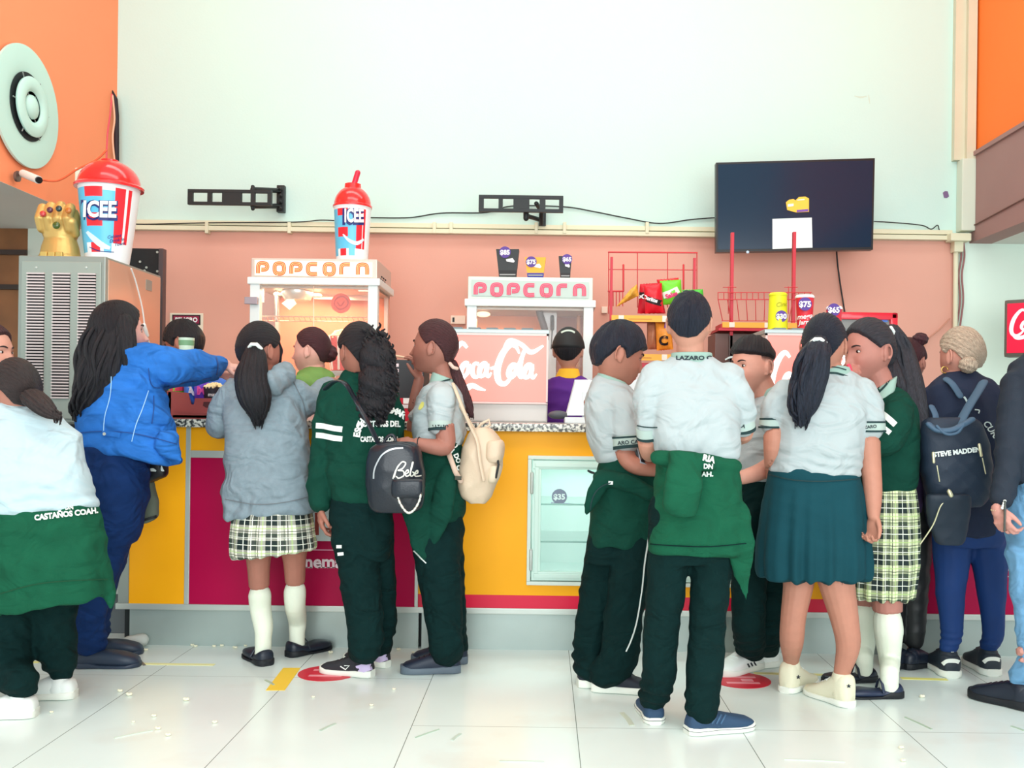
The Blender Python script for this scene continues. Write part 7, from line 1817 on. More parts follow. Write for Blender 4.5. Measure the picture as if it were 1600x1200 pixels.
# black backpack held at the girl's side
m_blk_l = mat('leather_black', (26, 32, 42), .28, bump=.15, bscale=120)
t, f = bpack('backpack', 'black leather look backpack with silver script and chain behind the curly haired girl', 3.84, [(690, 600, 636), (694, 588, 650), (704, 578, 658), (722, 572, 662), (748, 572, 664), (775, 574, 664), (792, 578, 660), (800, 586, 650)], 30, m_blk_l)
f.t = t
dline(f, ['bag_body'], [(584, 748), (585, 735), (590, 722), (598, 710), (612, 702), (630, 700)], 2.2, mat('zip_silver', (196, 200, 204), .3, .7), 'zip')
g = MB(); f.loft(g, [(748, 616, 658, 8, -.085), (752, 612, 661, 10, -.09), (772, 612, 661, 10, -.09), (778, 616, 658, 8, -.085)], e=.7); f.garment('front_pocket', m_blk_l, g, vox=.004, wr=.001)
P = surf_place(bvh_of(f.obj['bag_body']))
def bebe(y0): 
    pass
mb = MB(); o0 = (614, 748)
for st in ([(0, 0), (4, -12), (10, -22), (6, -16), (2, -2)], [(6, -16), (14, -26), (20, -24), (15, -16), (8, -13), (16, -12), (17, -5), (9, -1), (5, -4)], [(19, -7), (24, -10), (23, -14), (19, -9), (21, -4), (26, -6)], [(26, -6), (31, -24), (30, -24), (27, -8), (29, -4), (33, -8), (30, -11)], [(33, -7), (38, -9), (38, -13), (34, -9), (35, -4), (44, -5)]):
    ribbon(mb, [(o0[0] + a, o0[1] + b, 1.9) for a, b in st], 1, P, thick=.003)
mb.build('script_lettering', mat('script_silver', (220, 220, 208), .35, .3), f.obj['bag_body'])
mb = MB(); ch = spline([f.P(621, 772, -.1), f.P(625, 786, -.11), f.P(634, 799, -.115), f.P(641, 801, -.115), f.P(649, 794, -.11), f.P(656, 780, -.105), f.P(657, 768, -.1)], 4)
for i in range(len(ch) - 1): mb.tube([ch[i], ch[i + 1]], .0052 if i % 2 else .0035, n=8)
mb.build('chain', mat('chain_silver', (220, 220, 210), .25, .6), t, True)
mb = MB(); mb.tube(spline([f.P(508, 608, .08), f.P(524, 596, .0), f.P(540, 600, -.06), f.P(556, 626, -.10 + .1), f.P(575, 660, -.02), f.P(590, 690, .0)], 5), .013, n=12, flat=.35); mb.build('shoulder_strap', m_blk_l, t, True)
mb = MB(); mb.tube(spline([f.P(596, 700, -.02), f.P(604, 684, -.02), f.P(614, 680, -.02), f.P(620, 694, -.02)], 5), .006, n=10); mb.build('top_handle', m_blk_l, t, True)

# ================================================================== girl in white polo facing left
def girl_polo():
    f = Fig('girl in profile facing left, white polo, green sweatshirt at her waist, cream backpack', 4.16, (680, 1045), (160, 106, 92))
    f.head(680, 543, 86, -75, -3, 0, d=0)
    f.hair('girl', .010, mat('hair_brown'), pull=(.1, -1, -.2), gk=50, locks=[dict(p=[(706, 570, .0, 9), (716, 592, -.01, 8), (724, 615, -.02, 9), (732, 636, -.02, 7), (737, 650, -.02, 3)], n=14, wav=.003, g=.05, sr=.004)]) if False else f.hair('girl', .010, m_hairb, pull=(.1, -1, -.2), gk=50, locks=[dict(p=[(706, 570, .0, 9), (716, 592, -.01, 8), (724, 615, -.02, 9), (732, 636, -.02, 7), (737, 650, -.02, 3)], n=14, wav=.003, g=.05, sr=.004)])
    MB().tube([f.P(703, 568, -.03), f.P(708, 574, -.035), f.P(714, 576, -.02)], .008).build('hair_tie', mat('tie_pinkish', (222, 190, 176), .6), f.t, True)
    f.neck([(688, 568, 0, 15), (692, 590, .01, 17), (690, 610, .01, 26)])
    f.loft(f.body, [(602, 672, 708, 30), (622, 656, 718, 44), (660, 650, 722, 46), (700, 652, 718, 44), (760, 645, 718, 46), (840, 648, 720, 44)], sh=.92)
    A1 = ((719, 1050), -96, .255); A2 = ((730, 1036), -90, .25)
    f.limb(f.body, [(680, 840, -.05, 32), (688, 920, -.05, 26), (694, 990, -.05, 20), f.ank(*A1, .1, 15), f.ank(*A1, .04, 14)], k=.85); f.limb(f.body, [(690, 840, .08, 30), (700, 920, .09, 25), (706, 990, .1, 19), f.ank(*A2, .1, 15), f.ank(*A2, .04, 14)], k=.85)
    f.limb(f.body, [(688, 625, -.12, 19), (692, 660, -.15, 17), (697, 696, -.17, 13.5), (678, 698, -.19, 12), (652, 693, -.2, 9)]); f.limb(f.body, [(672, 625, .1, 17), (652, 655, .14, 15), (648, 672, .14, 13), (648, 630, .12, 10), (655, 592, .10, 8)])
    f.hand(653, 693, -.2, (-1, 0, .1), (0, -.5, 1), 1, 35); f.hand(655, 592, .10, (-.12, 0, 1), (.9, -.3, .1), -1, 38, spread=8, S=.80)
    f.finish(.0036)
    g = MB(); f.loft(g, [(592, 680, 706, 22, 0, -3), (602, 668, 716, 32), (618, 654, 724, 42), (650, 646, 728, 48), (680, 646, 728, 48), (698, 650, 722, 46), (704, 656, 718, 42)])
    f.limb(g, [(690, 624, -.12, 23), (689, 645, -.14, 21), (688, 664, -.15, 17.5)]); f.limb(g, [(670, 628, .1, 21), (658, 650, .13, 19)])
    f.garment('polo_shirt', m_polo, g, wr=.007, wk=(14, 26), seed=25)
    f.obj['cuff'] = f.band('sleeve_cuff', m_bandl, ((688, 660, -.15), (688, 670, -.155)), 18, 0); f.band('cuff_edge', m_bandd, ((688, 669, -.155), (688, 673, -.156)), 18.5, 0, f.obj['cuff']); dtext(f, ['cuff'], 'LAZARO', 688, 666, 4.5, m_lettd)
    c = MB(); f.loft(c, [(606, 670, 712, 26, 0, -5), (598, 672, 710, 24, 0, -5), (587, 676, 708, 21, 0, -6)]); f.garment('collar', mat('collar_sage'), c, vox=.004, wr=0, smooth=3)
    dline(f, ['collar'], [(670, 609), (682, 600), (698, 594), (709, 592)], 2.5, m_bandd, 'collar_edge')
    g = MB(); f.loft(g, [(694, 652, 720, 44), (715, 645, 722, 46), (760, 640, 722, 46), (830, 642, 724, 46), (870, 648, 722, 42)])
    f.limb(g, [(678, 840, -.05, 37), (688, 910, -.05, 34), (694, 970, -.05, 29), (697, 1005, -.05, 27), f.ank(*A1, .085, 24)]); f.limb(g, [(692, 840, .08, 32), (702, 920, .09, 26), (707, 980, .1, 23), f.ank(*A2, .085, 22)])
    f.garment('trousers', mat('trouser_dark_green'), g, wr=.005, seed=26, folds=[(.13, .06, .006, .05)])
    g = MB(); f.loft(g, [(688, 652, 722, 47), (705, 648, 724, 49), (740, 642, 725, 51), (770, 640, 727, 51), (800, 640, 727, 50, 0, 2), (812, 646, 722, 46)])
    g.tube([f.P(652, 760, -.14), f.P(650, 800, -.15), f.P(656, 850, -.14), f.P(666, 878, -.13)], [.05, .06, .04, .008], n=20, flat=.4); g.tube([f.P(700, 740, -.14), f.P(690, 800, -.16), f.P(676, 850, -.14)], [.04, .05, .02], n=20, flat=.4)
    f.garment('tied_sweatshirt', m_green_f, g, wr=.006, wk=(12, 22), seed=27)
    dline(f, ['tied_sweatshirt', 'trousers'], [(635, 838), (642, 855), (654, 868), (666, 880)], 1.5, m_stripe, 'hem_piping')
    dtext(f, ['tied_sweatshirt', 'polo_shirt'], 'ESC', 706, 700, 8, m_stripe, rot=.9, bold=.05); dtext(f, ['tied_sweatshirt'], 'DO', 714, 716, 7, m_stripe, rot=-1.2, bold=.05); dtext(f, ['tied_sweatshirt'], 'O', 717, 731, 8, m_stripe, rot=-1.2, bold=.05)
    mb = MB(); mb.tube([f.P(655 + 3 * math.cos(a), 692 + 9 * math.sin(a), -.2 + .025 * math.cos(a)) for a in [i * PI / 6 for i in range(13)]], .0022, n=6); mb.build('hair_band_bracelet', m_blk, f.t, True)
    o = f.shoe(*A1, 'boot', mat('shoe_deep_navy', (30, 40, 58), .5), mat('sole_slate', (92, 104, 116), .6), m_solek, hh=.95); f.shoe(*A2, 'boot', mat('shoe_deep_navy'), mat('sole_slate'), m_solek)
    mb = MB(); mb.ell(f.P(652, 630, .02), (.006, .02, .02)); 
    P = surf_place(bvh_of(f.obj['polo_shirt'])); mb = MB(); ribbon(mb, [(655, 640, 3), (659, 634, 6), (661, 628, 3)], 1, P); 
    if mb.n: mb.build('crest_patch', mat('crest_yellow', (214, 206, 110), .7), f.obj['polo_shirt'])
    f.settle()
girl_polo()
mb = MB(); mb.tube([W(612, 555, 4.34), W(636, 559, 4.30), W(660, 566, 4.26)], .005, n=8)
tag(mb.build('snack_stick', mat('stick_pale', (244, 206, 176), .6), smooth=True), 'long pale snack stick held up by the girl facing left', 'snack stick')
# cream backpack on her back
m_crm = mat('leather_cream', (208, 186, 162), .5, bump=.2, bscale=120)
t, f = bpack('backpack', 'cream backpack hanging behind the girl facing left, in front of the yellow panel', 4.12, [(668, 742, 764), (674, 734, 772), (686, 728, 782), (700, 722, 786), (725, 718, 785), (745, 715, 781), (762, 714, 774), (776, 722, 768), (786, 736, 760)], 34, m_crm)
g = MB(); f.loft(g, [(688, 762, 784, 24, -.03), (694, 758, 788, 28, -.03), (712, 757, 788, 28, -.03), (722, 760, 784, 24, -.03)], e=.7); f.garment('flap', m_crm, g, vox=.005, wr=.002)
g = MB(); f.loft(g, [(726, 764, 782, 22, -.03), (732, 762, 784, 24, -.03), (748, 760, 780, 24, -.03), (754, 762, 776, 20, -.03)], e=.7); f.garment('side_pocket', mat('leather_beige', (214, 196, 172), .5), g, vox=.005, wr=.001)
mb = MB(); mb.tube(spline([f.P(708, 600, -.08), f.P(716, 620, -.12), f.P(726, 645, -.12), f.P(738, 672, -.10), f.P(746, 690, -.10), f.P(750, 720, -.11), f.P(756, 750, -.11)], 5), .008, n=10, flat=.6); mb.tube(spline([f.P(700, 606, .02), f.P(722, 640, -.04), f.P(742, 672, -.02)], 5), .006, n=8); mb.build('shoulder_strap', m_crm, t, True)
mb = MB(); mb.tube(spline([f.P(700, 706, -.10), f.P(706, 722, -.12), f.P(712, 738, -.12), f.P(720, 752, -.10)], 5), .011, n=10, flat=.5); mb.build('lower_strap', mat('strap_tan', (206, 178, 160), .5), t, True)
mb = MB(); c = f.P(716, 747, -.125); mb.box(c.x - .014, c.x + .014, c.y - .004, c.y + .004, c.z - .008, c.z + .008, bev=.002); mb.build('buckle', mat('buckle_dark', (52, 52, 40), .4, .4), t)
mb = MB(); mb.tube([f.P(744, 672, -.02), f.P(752, 662, -.02), f.P(764, 656, -.02), f.P(766, 664, -.02), f.P(756, 670, -.02)], .006, n=10); mb.build('top_handle', m_crm, t, True)
mb = MB(); mb.tube([f.P(777, 716, -.09), f.P(779, 726, -.1), f.P(777, 736, -.1), f.P(775, 746, -.09)], .005, n=8); mb.build('zip_pull', m_blk, t, True)

# ================================================================== woman in denim jacket
def woman_denim():
    f = Fig('woman in blue denim jacket and jeans with long black hair, reaching right over the counter', 4.14, (150, 1045), (214, 164, 152))
    f.head(184, 520, 94, 52, -6, 0, d=0)
    f.hair('long', .016, m_hairk, pull=(0, -.1, 1), gk=44, locks=[dict(p=[(175, 500, -.03, 28), (166, 535, -.06, 36), (156, 575, -.09, 35), (142, 612, -.10, 27), (130, 640, -.09, 17), (126, 652, -.08, 8)], n=46, wav=.010, g=.05, gk=13, sr=.009, flat=.62), dict(p=[(192, 505, -.06, 16), (196, 540, -.08, 16), (196, 570, -.08, 10)], n=12, wav=.005, g=.05)])
    f.neck([(190, 545, 0, 17), (194, 565, .02, 20), (192, 590, .02, 30)])
    f.loft(f.body, [(560, 160, 232, 28), (585, 140, 248, 38), (640, 135, 255, 46), (690, 134, 245, 50), (740, 136, 226, 52), (800, 136, 222, 50)], sh=.92)
    A1 = ((118, 1042), 84, .27); A2 = ((128, 1024), 78, .26)
    f.limb(f.body, [(180, 790, 0, 42), (158, 880, -.01, 30), (140, 950, -.02, 22), f.ank(*A1, .12, 16), f.ank(*A1, .03, 15)], k=.88); f.limb(f.body, [(175, 790, .08, 40), (155, 880, .09, 30), (146, 950, .1, 20), f.ank(*A2, .1, 15), f.ank(*A2, .03, 14)], k=.88)
    f.limb(f.body, [(228, 570, -.02, 24), (268, 575, .05, 20), (300, 574, .15, 18), (330, 572, .3, 14), (352, 570, .42, 10)]); f.limb(f.body, [(222, 580, .2, 20), (262, 590, .3, 15), (310, 586, .42, 12), (345, 584, .46, 9)])
    f.hand(352, 570, .42, (.9, .2, -.25), (.3, -.2, .9), 1, 30); f.hand(345, 584, .46, (.9, .2, -.1), (0, -.2, .9), 1, 35)
    f.finish(.0042)
    m_j = denim('denim_mid_blue', (44, 112, 196), .16)
    g = MB(); f.loft(g, [(548, 172, 232, 26), (560, 156, 242, 33, 0, 5), (580, 138, 250, 42), (620, 126, 256, 50), (660, 122, 266, 54), (690, 124, 276, 55, 0, -10), (706, 128, 282, 54, 0, -16), (712, 136, 276, 50, 0, -16)])
    f.limb(g, [(220, 566, -.02, 33), (250, 572, .0, 31), (290, 572, .12, 28), (322, 572, .27, 24), (338, 571, .36, 18)]); f.limb(g, [(225, 582, .2, 24), (262, 591, .3, 18), (310, 588, .40, 15), (334, 585, .45, 12)])
    f.limb(g, [(262, 690, -.1, 20), (272, 708, -.1, 13), (282, 720, -.1, 5)])
    f.garment('jacket', m_j, g, wr=.013, wk=(10, 20), seed=31)
    m_st = mat('stitch_pale_blue', (150, 196, 236), .7); m_sd = mat('denim_seam_dark', (30, 74, 140), .8)
    dline(f, ['jacket'], [(173, 562), (174, 590), (172, 620), (164, 650), (162, 675)], 1.3, m_st, 'back_seam'); dline(f, ['jacket'], [(232, 610), (222, 640), (212, 665), (206, 690)], 1.3, m_st, 'side_seam')
    dline(f, ['jacket'], [(126, 676), (160, 674), (200, 676), (240, 684), (276, 694)], 1.6, m_sd, 'waistband_seam'); dline(f, ['jacket'], [(336, 553), (340, 570), (338, 586)], 1.8, m_sd, 'cuff_seam')
    dline(f, ['jacket'], [(240, 618), (240, 640), (237, 662)], 1.6, m_sd, 'pocket_slit'); dline(f, ['jacket'], [(232, 575), (236, 600), (250, 606), (290, 598), (330, 590)], 1.3, m_sd, 'armhole_seam')
    mb = MB(); P = surf_place(bvh_of(f.obj['jacket'])); ribbon(mb, [(160, 677, 8), (175, 678, 8), (188, 680, 8)], 8, P, thick=.004); mb.build('waist_tab', m_j, f.obj['jacket'])
    mb = MB(); disc_on(mb, 164, 678, 2.6, P, lift=.007, n=14, seg=1); mb.build('metal_button', m_alu, f.obj['jacket'])
    m_dn = denim('denim_dark_blue', (18, 48, 98), .12)
    g = MB(); f.loft(g, [(680, 130, 228, 48), (720, 134, 228, 52), (770, 138, 226, 54), (820, 132, 220, 50), (850, 124, 210, 44)])
    f.limb(g, [(178, 800, -.02, 44), (160, 860, -.02, 36), (146, 920, -.02, 30), (136, 970, -.02, 27), f.ank(*A1, .105, 24)]); f.limb(g, [(180, 800, .08, 40), (165, 870, .09, 32), (150, 940, .1, 26), f.ank(*A2, .1, 22)])
    f.garment('jeans', m_dn, g, wr=.006, wk=(14, 26), seed=32, folds=[(.14, .06, .004, .045)])
    m_cl = mat('clog_navy_grey', (42, 54, 72), .45)
    f.shoe(*A1, 'clog', m_cl, m_cl, None, wd=.40); f.shoe(*A2, 'clog', m_cl, m_cl, None, wd=.40)
    f.settle()
woman_denim()
# dark handbag with white splashes and the grey bag under it
def soft_bag(name, label, Y, rows, depth, m, marks=None, cat='bag'):
    t = thing(name, W(rows[-1][1], rows[-1][0], Y), label, cat)
    f = Fig.__new__(Fig); f.Y = Y; f.k = Y / F; f.t = t; f.obj = {}
    mb = MB(); f.loft(mb, [(y, a, b, depth) for y, a, b in rows], e=.7)
    f.garment('bag_body', m, mb, vox=.005, wr=.006, wk=(14, 26), seed=9)
    if marks:
        P = surf_place(bvh_of(f.obj['bag_body'])); k = MB()
        for q in marks: ribbon(k, q, 1, P, thick=.003)
        k.build('white_print', m_stripe, f.obj['bag_body'])
    return t, f
t, f = soft_bag('handbag', 'black handbag with white leaf print below the hem of the denim jacket', 4.30, [(694, 218, 262), (704, 218, 266), (722, 218, 262), (740, 220, 262), (750, 222, 246), (754, 226, 238)], 16, mat('bag_black', (22, 24, 28), .5),
    [[(222, 715, 2), (226, 720, 5), (223, 726, 2)], [(228, 736, 1), (238, 734, 5), (244, 736, 2)], [(252, 728, 1), (253, 734, 4), (256, 736, 1)], [(212, 700, 1), (220, 703, 3)], [(230, 706, 1), (236, 708, 4), (240, 712, 1)]])
mb = MB(); mb.tube([f.P(222, 700, 0), f.P(226, 660, .02), f.P(232, 600, .05)], .007, n=8); mb.build('strap', mat('bag_black'), t)
t, f = soft_bag('cloth_bag', 'grey cloth bag hanging beside the dark jeans under the black handbag', 4.33, [(752, 214, 240), (770, 212, 244), (790, 210, 247), (806, 210, 248), (815, 214, 236), (818, 214, 224)], 12, mat('cloth_khaki_grey', (96, 104, 92), .9))
dline(f, ['bag_body'], [(212, 818), (230, 811), (247, 806)], 4, m_blk, 'bottom_edge'); mb = MB(); mb.tube([f.P(228, 754, 0), f.P(230, 740, -.0)], .006, n=8); mb.build('strap', m_blk, t)

# ================================================================== girl at the left edge
def girl_left():
    f = Fig('girl at the left edge from behind, white shirt, leaf green sweatshirt round her waist', 3.58, (40, 1105), (176, 120, 104))
    f.head(24, 612, 100, -50, 10, 0, d=0)
    f.hair('girl', .014, hair_mat('hair_dark_brown', (26, 20, 22), (70, 58, 58)), pull=(.4, -1, -.35), gk=44, locks=[dict(p=[(52, 622, -.09, 18), (66, 634, -.12, 17), (80, 645, -.12, 12), (92, 652, -.11, 4)], n=20, wav=.005, g=.07, sr=.006)])
    f.neck([(22, 636, 0, 19), (20, 655, .01, 22), (15, 680, .02, 34)])
    f.loft(f.body, [(655, -50, 88, 34), (685, -75, 108, 46), (740, -85, 124, 54), (800, -75, 135, 56), (860, -65, 140, 56), (920, -55, 120, 50)], sh=.92)
    A1 = ((118, 1090), -94, .25); A2 = ((57, 1119), -96, .25)
    f.limb(f.body, [(80, 900, .08, 40), (78, 970, .1, 30), (88, 1030, .12, 22), f.ank(*A1, .1, 16), f.ank(*A1, .04, 15)], k=.85); f.limb(f.body, [(10, 900, -.02, 42), (8, 980, .0, 32), (16, 1050, .0, 23), f.ank(*A2, .1, 16), f.ank(*A2, .04, 15)], k=.85)
    f.limb(f.body, [(92, 690, .03, 24), (105, 740, .12, 20), (95, 760, .25, 15), (60, 752, .38, 11)]); f.limb(f.body, [(-55, 700, .03, 24), (-70, 750, .12, 20), (-50, 770, .28, 12)])
    f.hand(60, 752, .38, (-.7, .6, 0), (0, 0, 1), 1, 35)
    f.finish(.0045)
    g = MB(); f.loft(g, [(632, -5, 52, 24, .0, -4), (640, -30, 72, 32), (654, -62, 98, 42), (680, -84, 120, 52), (720, -92, 134, 60), (760, -88, 142, 62), (790, -80, 150, 62, 0, 4), (803, -76, 150, 58, 0, 8)])
    f.limb(g, [(90, 685, .03, 30), (104, 730, .1, 27), (100, 755, .2, 22)])
    f.garment('shirt', mat('shirt_cool_white', (186, 208, 216), .8, bump=.3, bscale=400, fold=.6), g, wr=.011, wk=(10, 22), seed=33, folds=[(.78, .05, .005, .05)])
    g = MB(); f.limb(g, [(82, 900, .08, 46), (80, 970, .1, 38), (88, 1015, .12, 33), f.ank(*A1, .125, 24)]); f.limb(g, [(10, 900, -.02, 48), (6, 980, .0, 42), (14, 1040, .0, 35), f.ank(*A2, .125, 26)]); f.loft(g, [(800, -60, 130, 52), (870, -55, 128, 54), (910, -48, 122, 48)])
    f.garment('trousers', mat('trouser_dark_green'), g, wr=.006, seed=34, folds=[(.14, .07, .007, .055)])
    g = MB(); f.loft(g, [(794, -74, 149, 62, 0, 7), (806, -76, 152, 65, 0, 8), (850, -74, 160, 68, 0, 6), (900, -66, 168, 70, 0, 10), (935, -58, 172, 70, 0, 14), (946, -54, 172, 68, 0, 16)])
    g.tube([f.P(165, 915, .02), f.P(172, 935, .02), f.P(174, 950, .02)], [.03, .02, .006], n=14)
    f.garment('tied_sweatshirt', m_green_l, g, wr=.006, wk=(9, 16), seed=35, hem=(f.P(45, 900).x, f.P(45, 900).y, .008, 9, 1.0, .3))
    dtext(f, ['tied_sweatshirt'], 'CASTAÑOS COAH.', 103, 803, 8.5, m_stripe, rot=.12, bold=.05, sx=.98); dtext(f, ['tied_sweatshirt'], 'DN', 108, 793, 6, m_stripe, rot=.1, bold=.05)
    dline(f, ['tied_sweatshirt'], [(0, 928), (50, 914), (100, 908), (168, 905)], 1.6, mat('seam_green', (16, 70, 44), .9), 'hem_seam')
    f.shoe(*A1, 'sneaker', m_shoew, m_solew, None, wd=.42, hh=.95); f.shoe(*A2, 'sneaker', m_shoew, m_solew, None, wd=.42, hh=.95)
    f.settle()
girl_left()

# ================================================================== face at the far left edge
def face_left():
    f = Fig('person at the far left edge, only a face in profile looking right', 4.42, (-30, 1000), (206, 150, 132))
    f.head(-18, 552, 92, 98, 0, 0, d=0, chub=.2)
    f.hair('girl', .012, m_hairb, pull=(0, -1, .2), ell=[(-55, 548, 0, 14, 14)])
    f.neck([(-22, 575, 0, 15), (-26, 595, .0, 18), (-30, 620, .0, 28)])
    f.loft(f.body, [(612, -60, -2, 30), (640, -75, 8, 44), (700, -72, 4, 46), (780, -70, 2, 46), (860, -70, 0, 44)], sh=.92)
    for x in (-45, -18): f.limb(f.body, [(x, 840, 0, 24), (x, 960, 0, 16), (x, 1008, 0, 10)])
    f.finish(.005)
    g = MB(); f.loft(g, [(604, -55, -8, 28), (620, -72, 4, 42), (700, -76, 8, 50), (800, -74, 4, 50), (840, -72, 2, 48)]); f.garment('top', mat('blouse_dark', (60, 50, 60), .8), g)
    g = MB()
    for x in (-45, -18): f.limb(g, [(x, 800, 0, 28), (x, 900, 0, 22), (x, 985, 0, 16)])
    f.garment('trousers', m_blk, g); f.settle()
face_left()

# ================================================================== staff behind the counter
def staff(label, Y, headargs, hairargs, rings, skin, mtop, neck, arms=None, extra=None, vox=.004):
    xb = (rings[-1][1] + rings[-1][2]) / 2
    f = Fig(label, Y, (xb, 900), skin)
    f.head(*headargs[0], **headargs[1]); f.hair(*hairargs[0], **hairargs[1])
    f.neck(neck)
    f.loft(f.body, rings, sh=.92)
    zf = lambda z: CY - (z - EYE) * F / Y + (xb - CX) * .013
    k = F / Y; yb = rings[-1][0]
    for sx in (-1, 1): f.limb(f.body, [(xb + sx * .09 * k, yb, 0, .09 * k), (xb + sx * .09 * k, zf(.5), 0, .06 * k), (xb + sx * .09 * k, zf(.07), 0, .045 * k)])
    for a in (arms or []): f.limb(f.body, a[:-1]); f.hand(*a[-1][0], **a[-1][1])
    f.finish(vox)
    g = MB(); f.loft(g, rings, sh=1.03)
    for a in (arms or []): f.limb(g, [(p[0], p[1], p[2], p[3] * 1.25) for p in a[:3]])
    f.garment('shirt', mtop, g, wr=.006)
    g = MB()
    for sx in (-1, 1): f.limb(g, [(xb + sx * .09 * k, yb - .05 * k, 0, .11 * k), (xb + sx * .09 * k, zf(.5), 0, .08 * k), (xb + sx * .09 * k, zf(.13), 0, .07 * k)])
    f.garment('trousers', m_blk, g)
    for sx in (-1, 1): 
        P_ = f.P(xb + sx * .09 * k, zf(0)); f.shoe((P_.x, P_.y), 0, .26, 'sneaker', m_shoek, m_solek) if False else None
    if extra: extra(f)
    f.settle(); return f
def ex(f):
    # yellow collar and black cap with a white mark
    c = MB(); f.loft(c, [(592, 866, 908, 17), (584, 870, 906, 15), (576, 874, 904, 13)]); f.garment('collar', mat('collar_yellow', (246, 190, 50), .8), c, vox=.005, wr=0)
    mb = MB(); R = []
    for r in sph(80, 50):
        mk = sstep(r[:, 2] - np.where(r[:, 1] > 0, .30, .02), -.03, .05); p = head_surf(r, 0, 0); nrm = p / np.linalg.norm(p, axis=1)[:, None]
        R.append(f.toW(p + nrm * (-.006 * (1 - mk) + .021 * mk)[:, None]))
    mb.rings(R); cap = mb.build('cap', mat('cap_black', (30, 32, 34), .7), f.t, True); f.obj['cap'] = cap
    mb = MB(); mb.rings([f.toW(np.stack([.07 * np.cos(t_) * k_, .10 + .07 * np.clip(np.sin(t_), 0, 1) * k_, np.full(24, .028 + dz)], 1)) for (k_, dz) in ((.9, 0), (1, .002), (1, .006), (.9, .008)) for t_ in [np.arange(24) * 2 * PI / 24]]); mb.build('visor', mat('cap_black'), cap, True)
    dline(f, ['cap'], [(877, 520), (884, 517), (892, 517), (898, 520)], 2.6, mat('cap_mark', (190, 206, 196), .6), 'cap_mark')
staff('worker from behind in purple shirt with yellow collar and black cap', 5.45, ((888, 548, 66, 6, 4), dict()), (('boy', .010, m_hairk), dict()),
      [(588, 872, 906, 14), (596, 858, 922, 20), (612, 850, 932, 24), (650, 848, 934, 26), (700, 852, 928, 26), (740, 856, 924, 26)], (206, 150, 130), mat('shirt_purple', (92, 34, 140), .75), [(888, 566, 0, 11), (888, 580, .01, 12), (888, 596, .01, 18)],
      arms=[[(856, 608, .02, 12), (846, 640, .05, 11), (850, 665, .12, 9), (858, 668, .22, 7), ((858, 668, .22, (.1, 1, 0), (0, 0, 1)), dict(side=1, curl=35))], [(926, 608, .02, 12), (936, 640, .05, 11), (930, 668, .12, 9), (922, 670, .22, 7), ((922, 670, .22, (-.1, 1, 0), (0, 0, 1)), dict(side=-1, curl=35))]], extra=ex)
m_hair_au = hair_mat('hair_auburn_dark', (38, 18, 24), (92, 46, 54))
def bunfig(f): pass
staff('woman in olive green shirt with auburn bun facing left behind the counter', 5.45, ((488, 548, 72, -76, 2), dict(chub=.55, gaze=0)), (('girl', .009, m_hair_au), dict(pull=(0, -1, .1), ell=[(513, 552, .01, 14, 14)])),
      [(574, 478, 506, 18), (582, 468, 518, 26), (596, 462, 524, 34), (640, 458, 528, 38), (700, 460, 526, 38), (760, 462, 524, 36)], (226, 172, 158), mat('shirt_olive', (110, 150, 78), .8), [(490, 566, 0, 15), (492, 578, .01, 18), (492, 592, .01, 24)],
      arms=[[(474, 600, -.1, 14), (462, 640, -.14, 12), (456, 650, -.2, 10), (450, 636, -.28, 7), ((450, 636, -.28, (-.3, -1, .2), (0, 0, 1)), dict(side=1, curl=35))]])
staff('boy with black hair looking down beside the danger sign', 5.42, ((288, 536, 72, -78, 22), dict(d=0)), (('fringe', .014, m_hairk), dict(tuft=.3)),
      [(574, 272, 306, 14), (584, 260, 318, 20), (602, 254, 324, 26), (660, 254, 324, 28), (720, 258, 320, 28), (770, 260, 318, 28)], (170, 112, 96), mat('shirt_charcoal', (50, 54, 66), .8), [(290, 552, 0, 12), (292, 566, .01, 13), (292, 582, .01, 18)],
      arms=[[(312, 600, -.02, 12), (322, 640, -.08, 10), (300, 625, -.2, 9), (296, 590, -.25, 7), ((296, 588, -.25, (-.1, 0, 1), (.6, .6, 0)), dict(side=1, curl=45, S=.8))]])
# cup held up near the boy
c = W(291, 562, 5.12); k = 5.12 / F
t = thing('tumbler', c, 'white and green tumbler in front of the boy beside the danger sign', 'cup')
MB().lathe(c, [(.001, 0), (10 * k, 0), (12 * k, 34 * k), (11.4 * k, 34 * k), (9.5 * k, .004), (.001, .004)], n=40).build('cup_wall', mat('cup_milky_green', (206, 232, 214), .3), t, True, 40)
mb = MB(); mb.lathe(c + Vector((0, 0, 22 * k)), [(.001, 0), (11.5 * k, 0), (11.9 * k, 8 * k), (.001, 8 * k)], n=40); mb.build('cup_sleeve', mat('cup_green_band', (120, 170, 130), .5), t, True, 40)

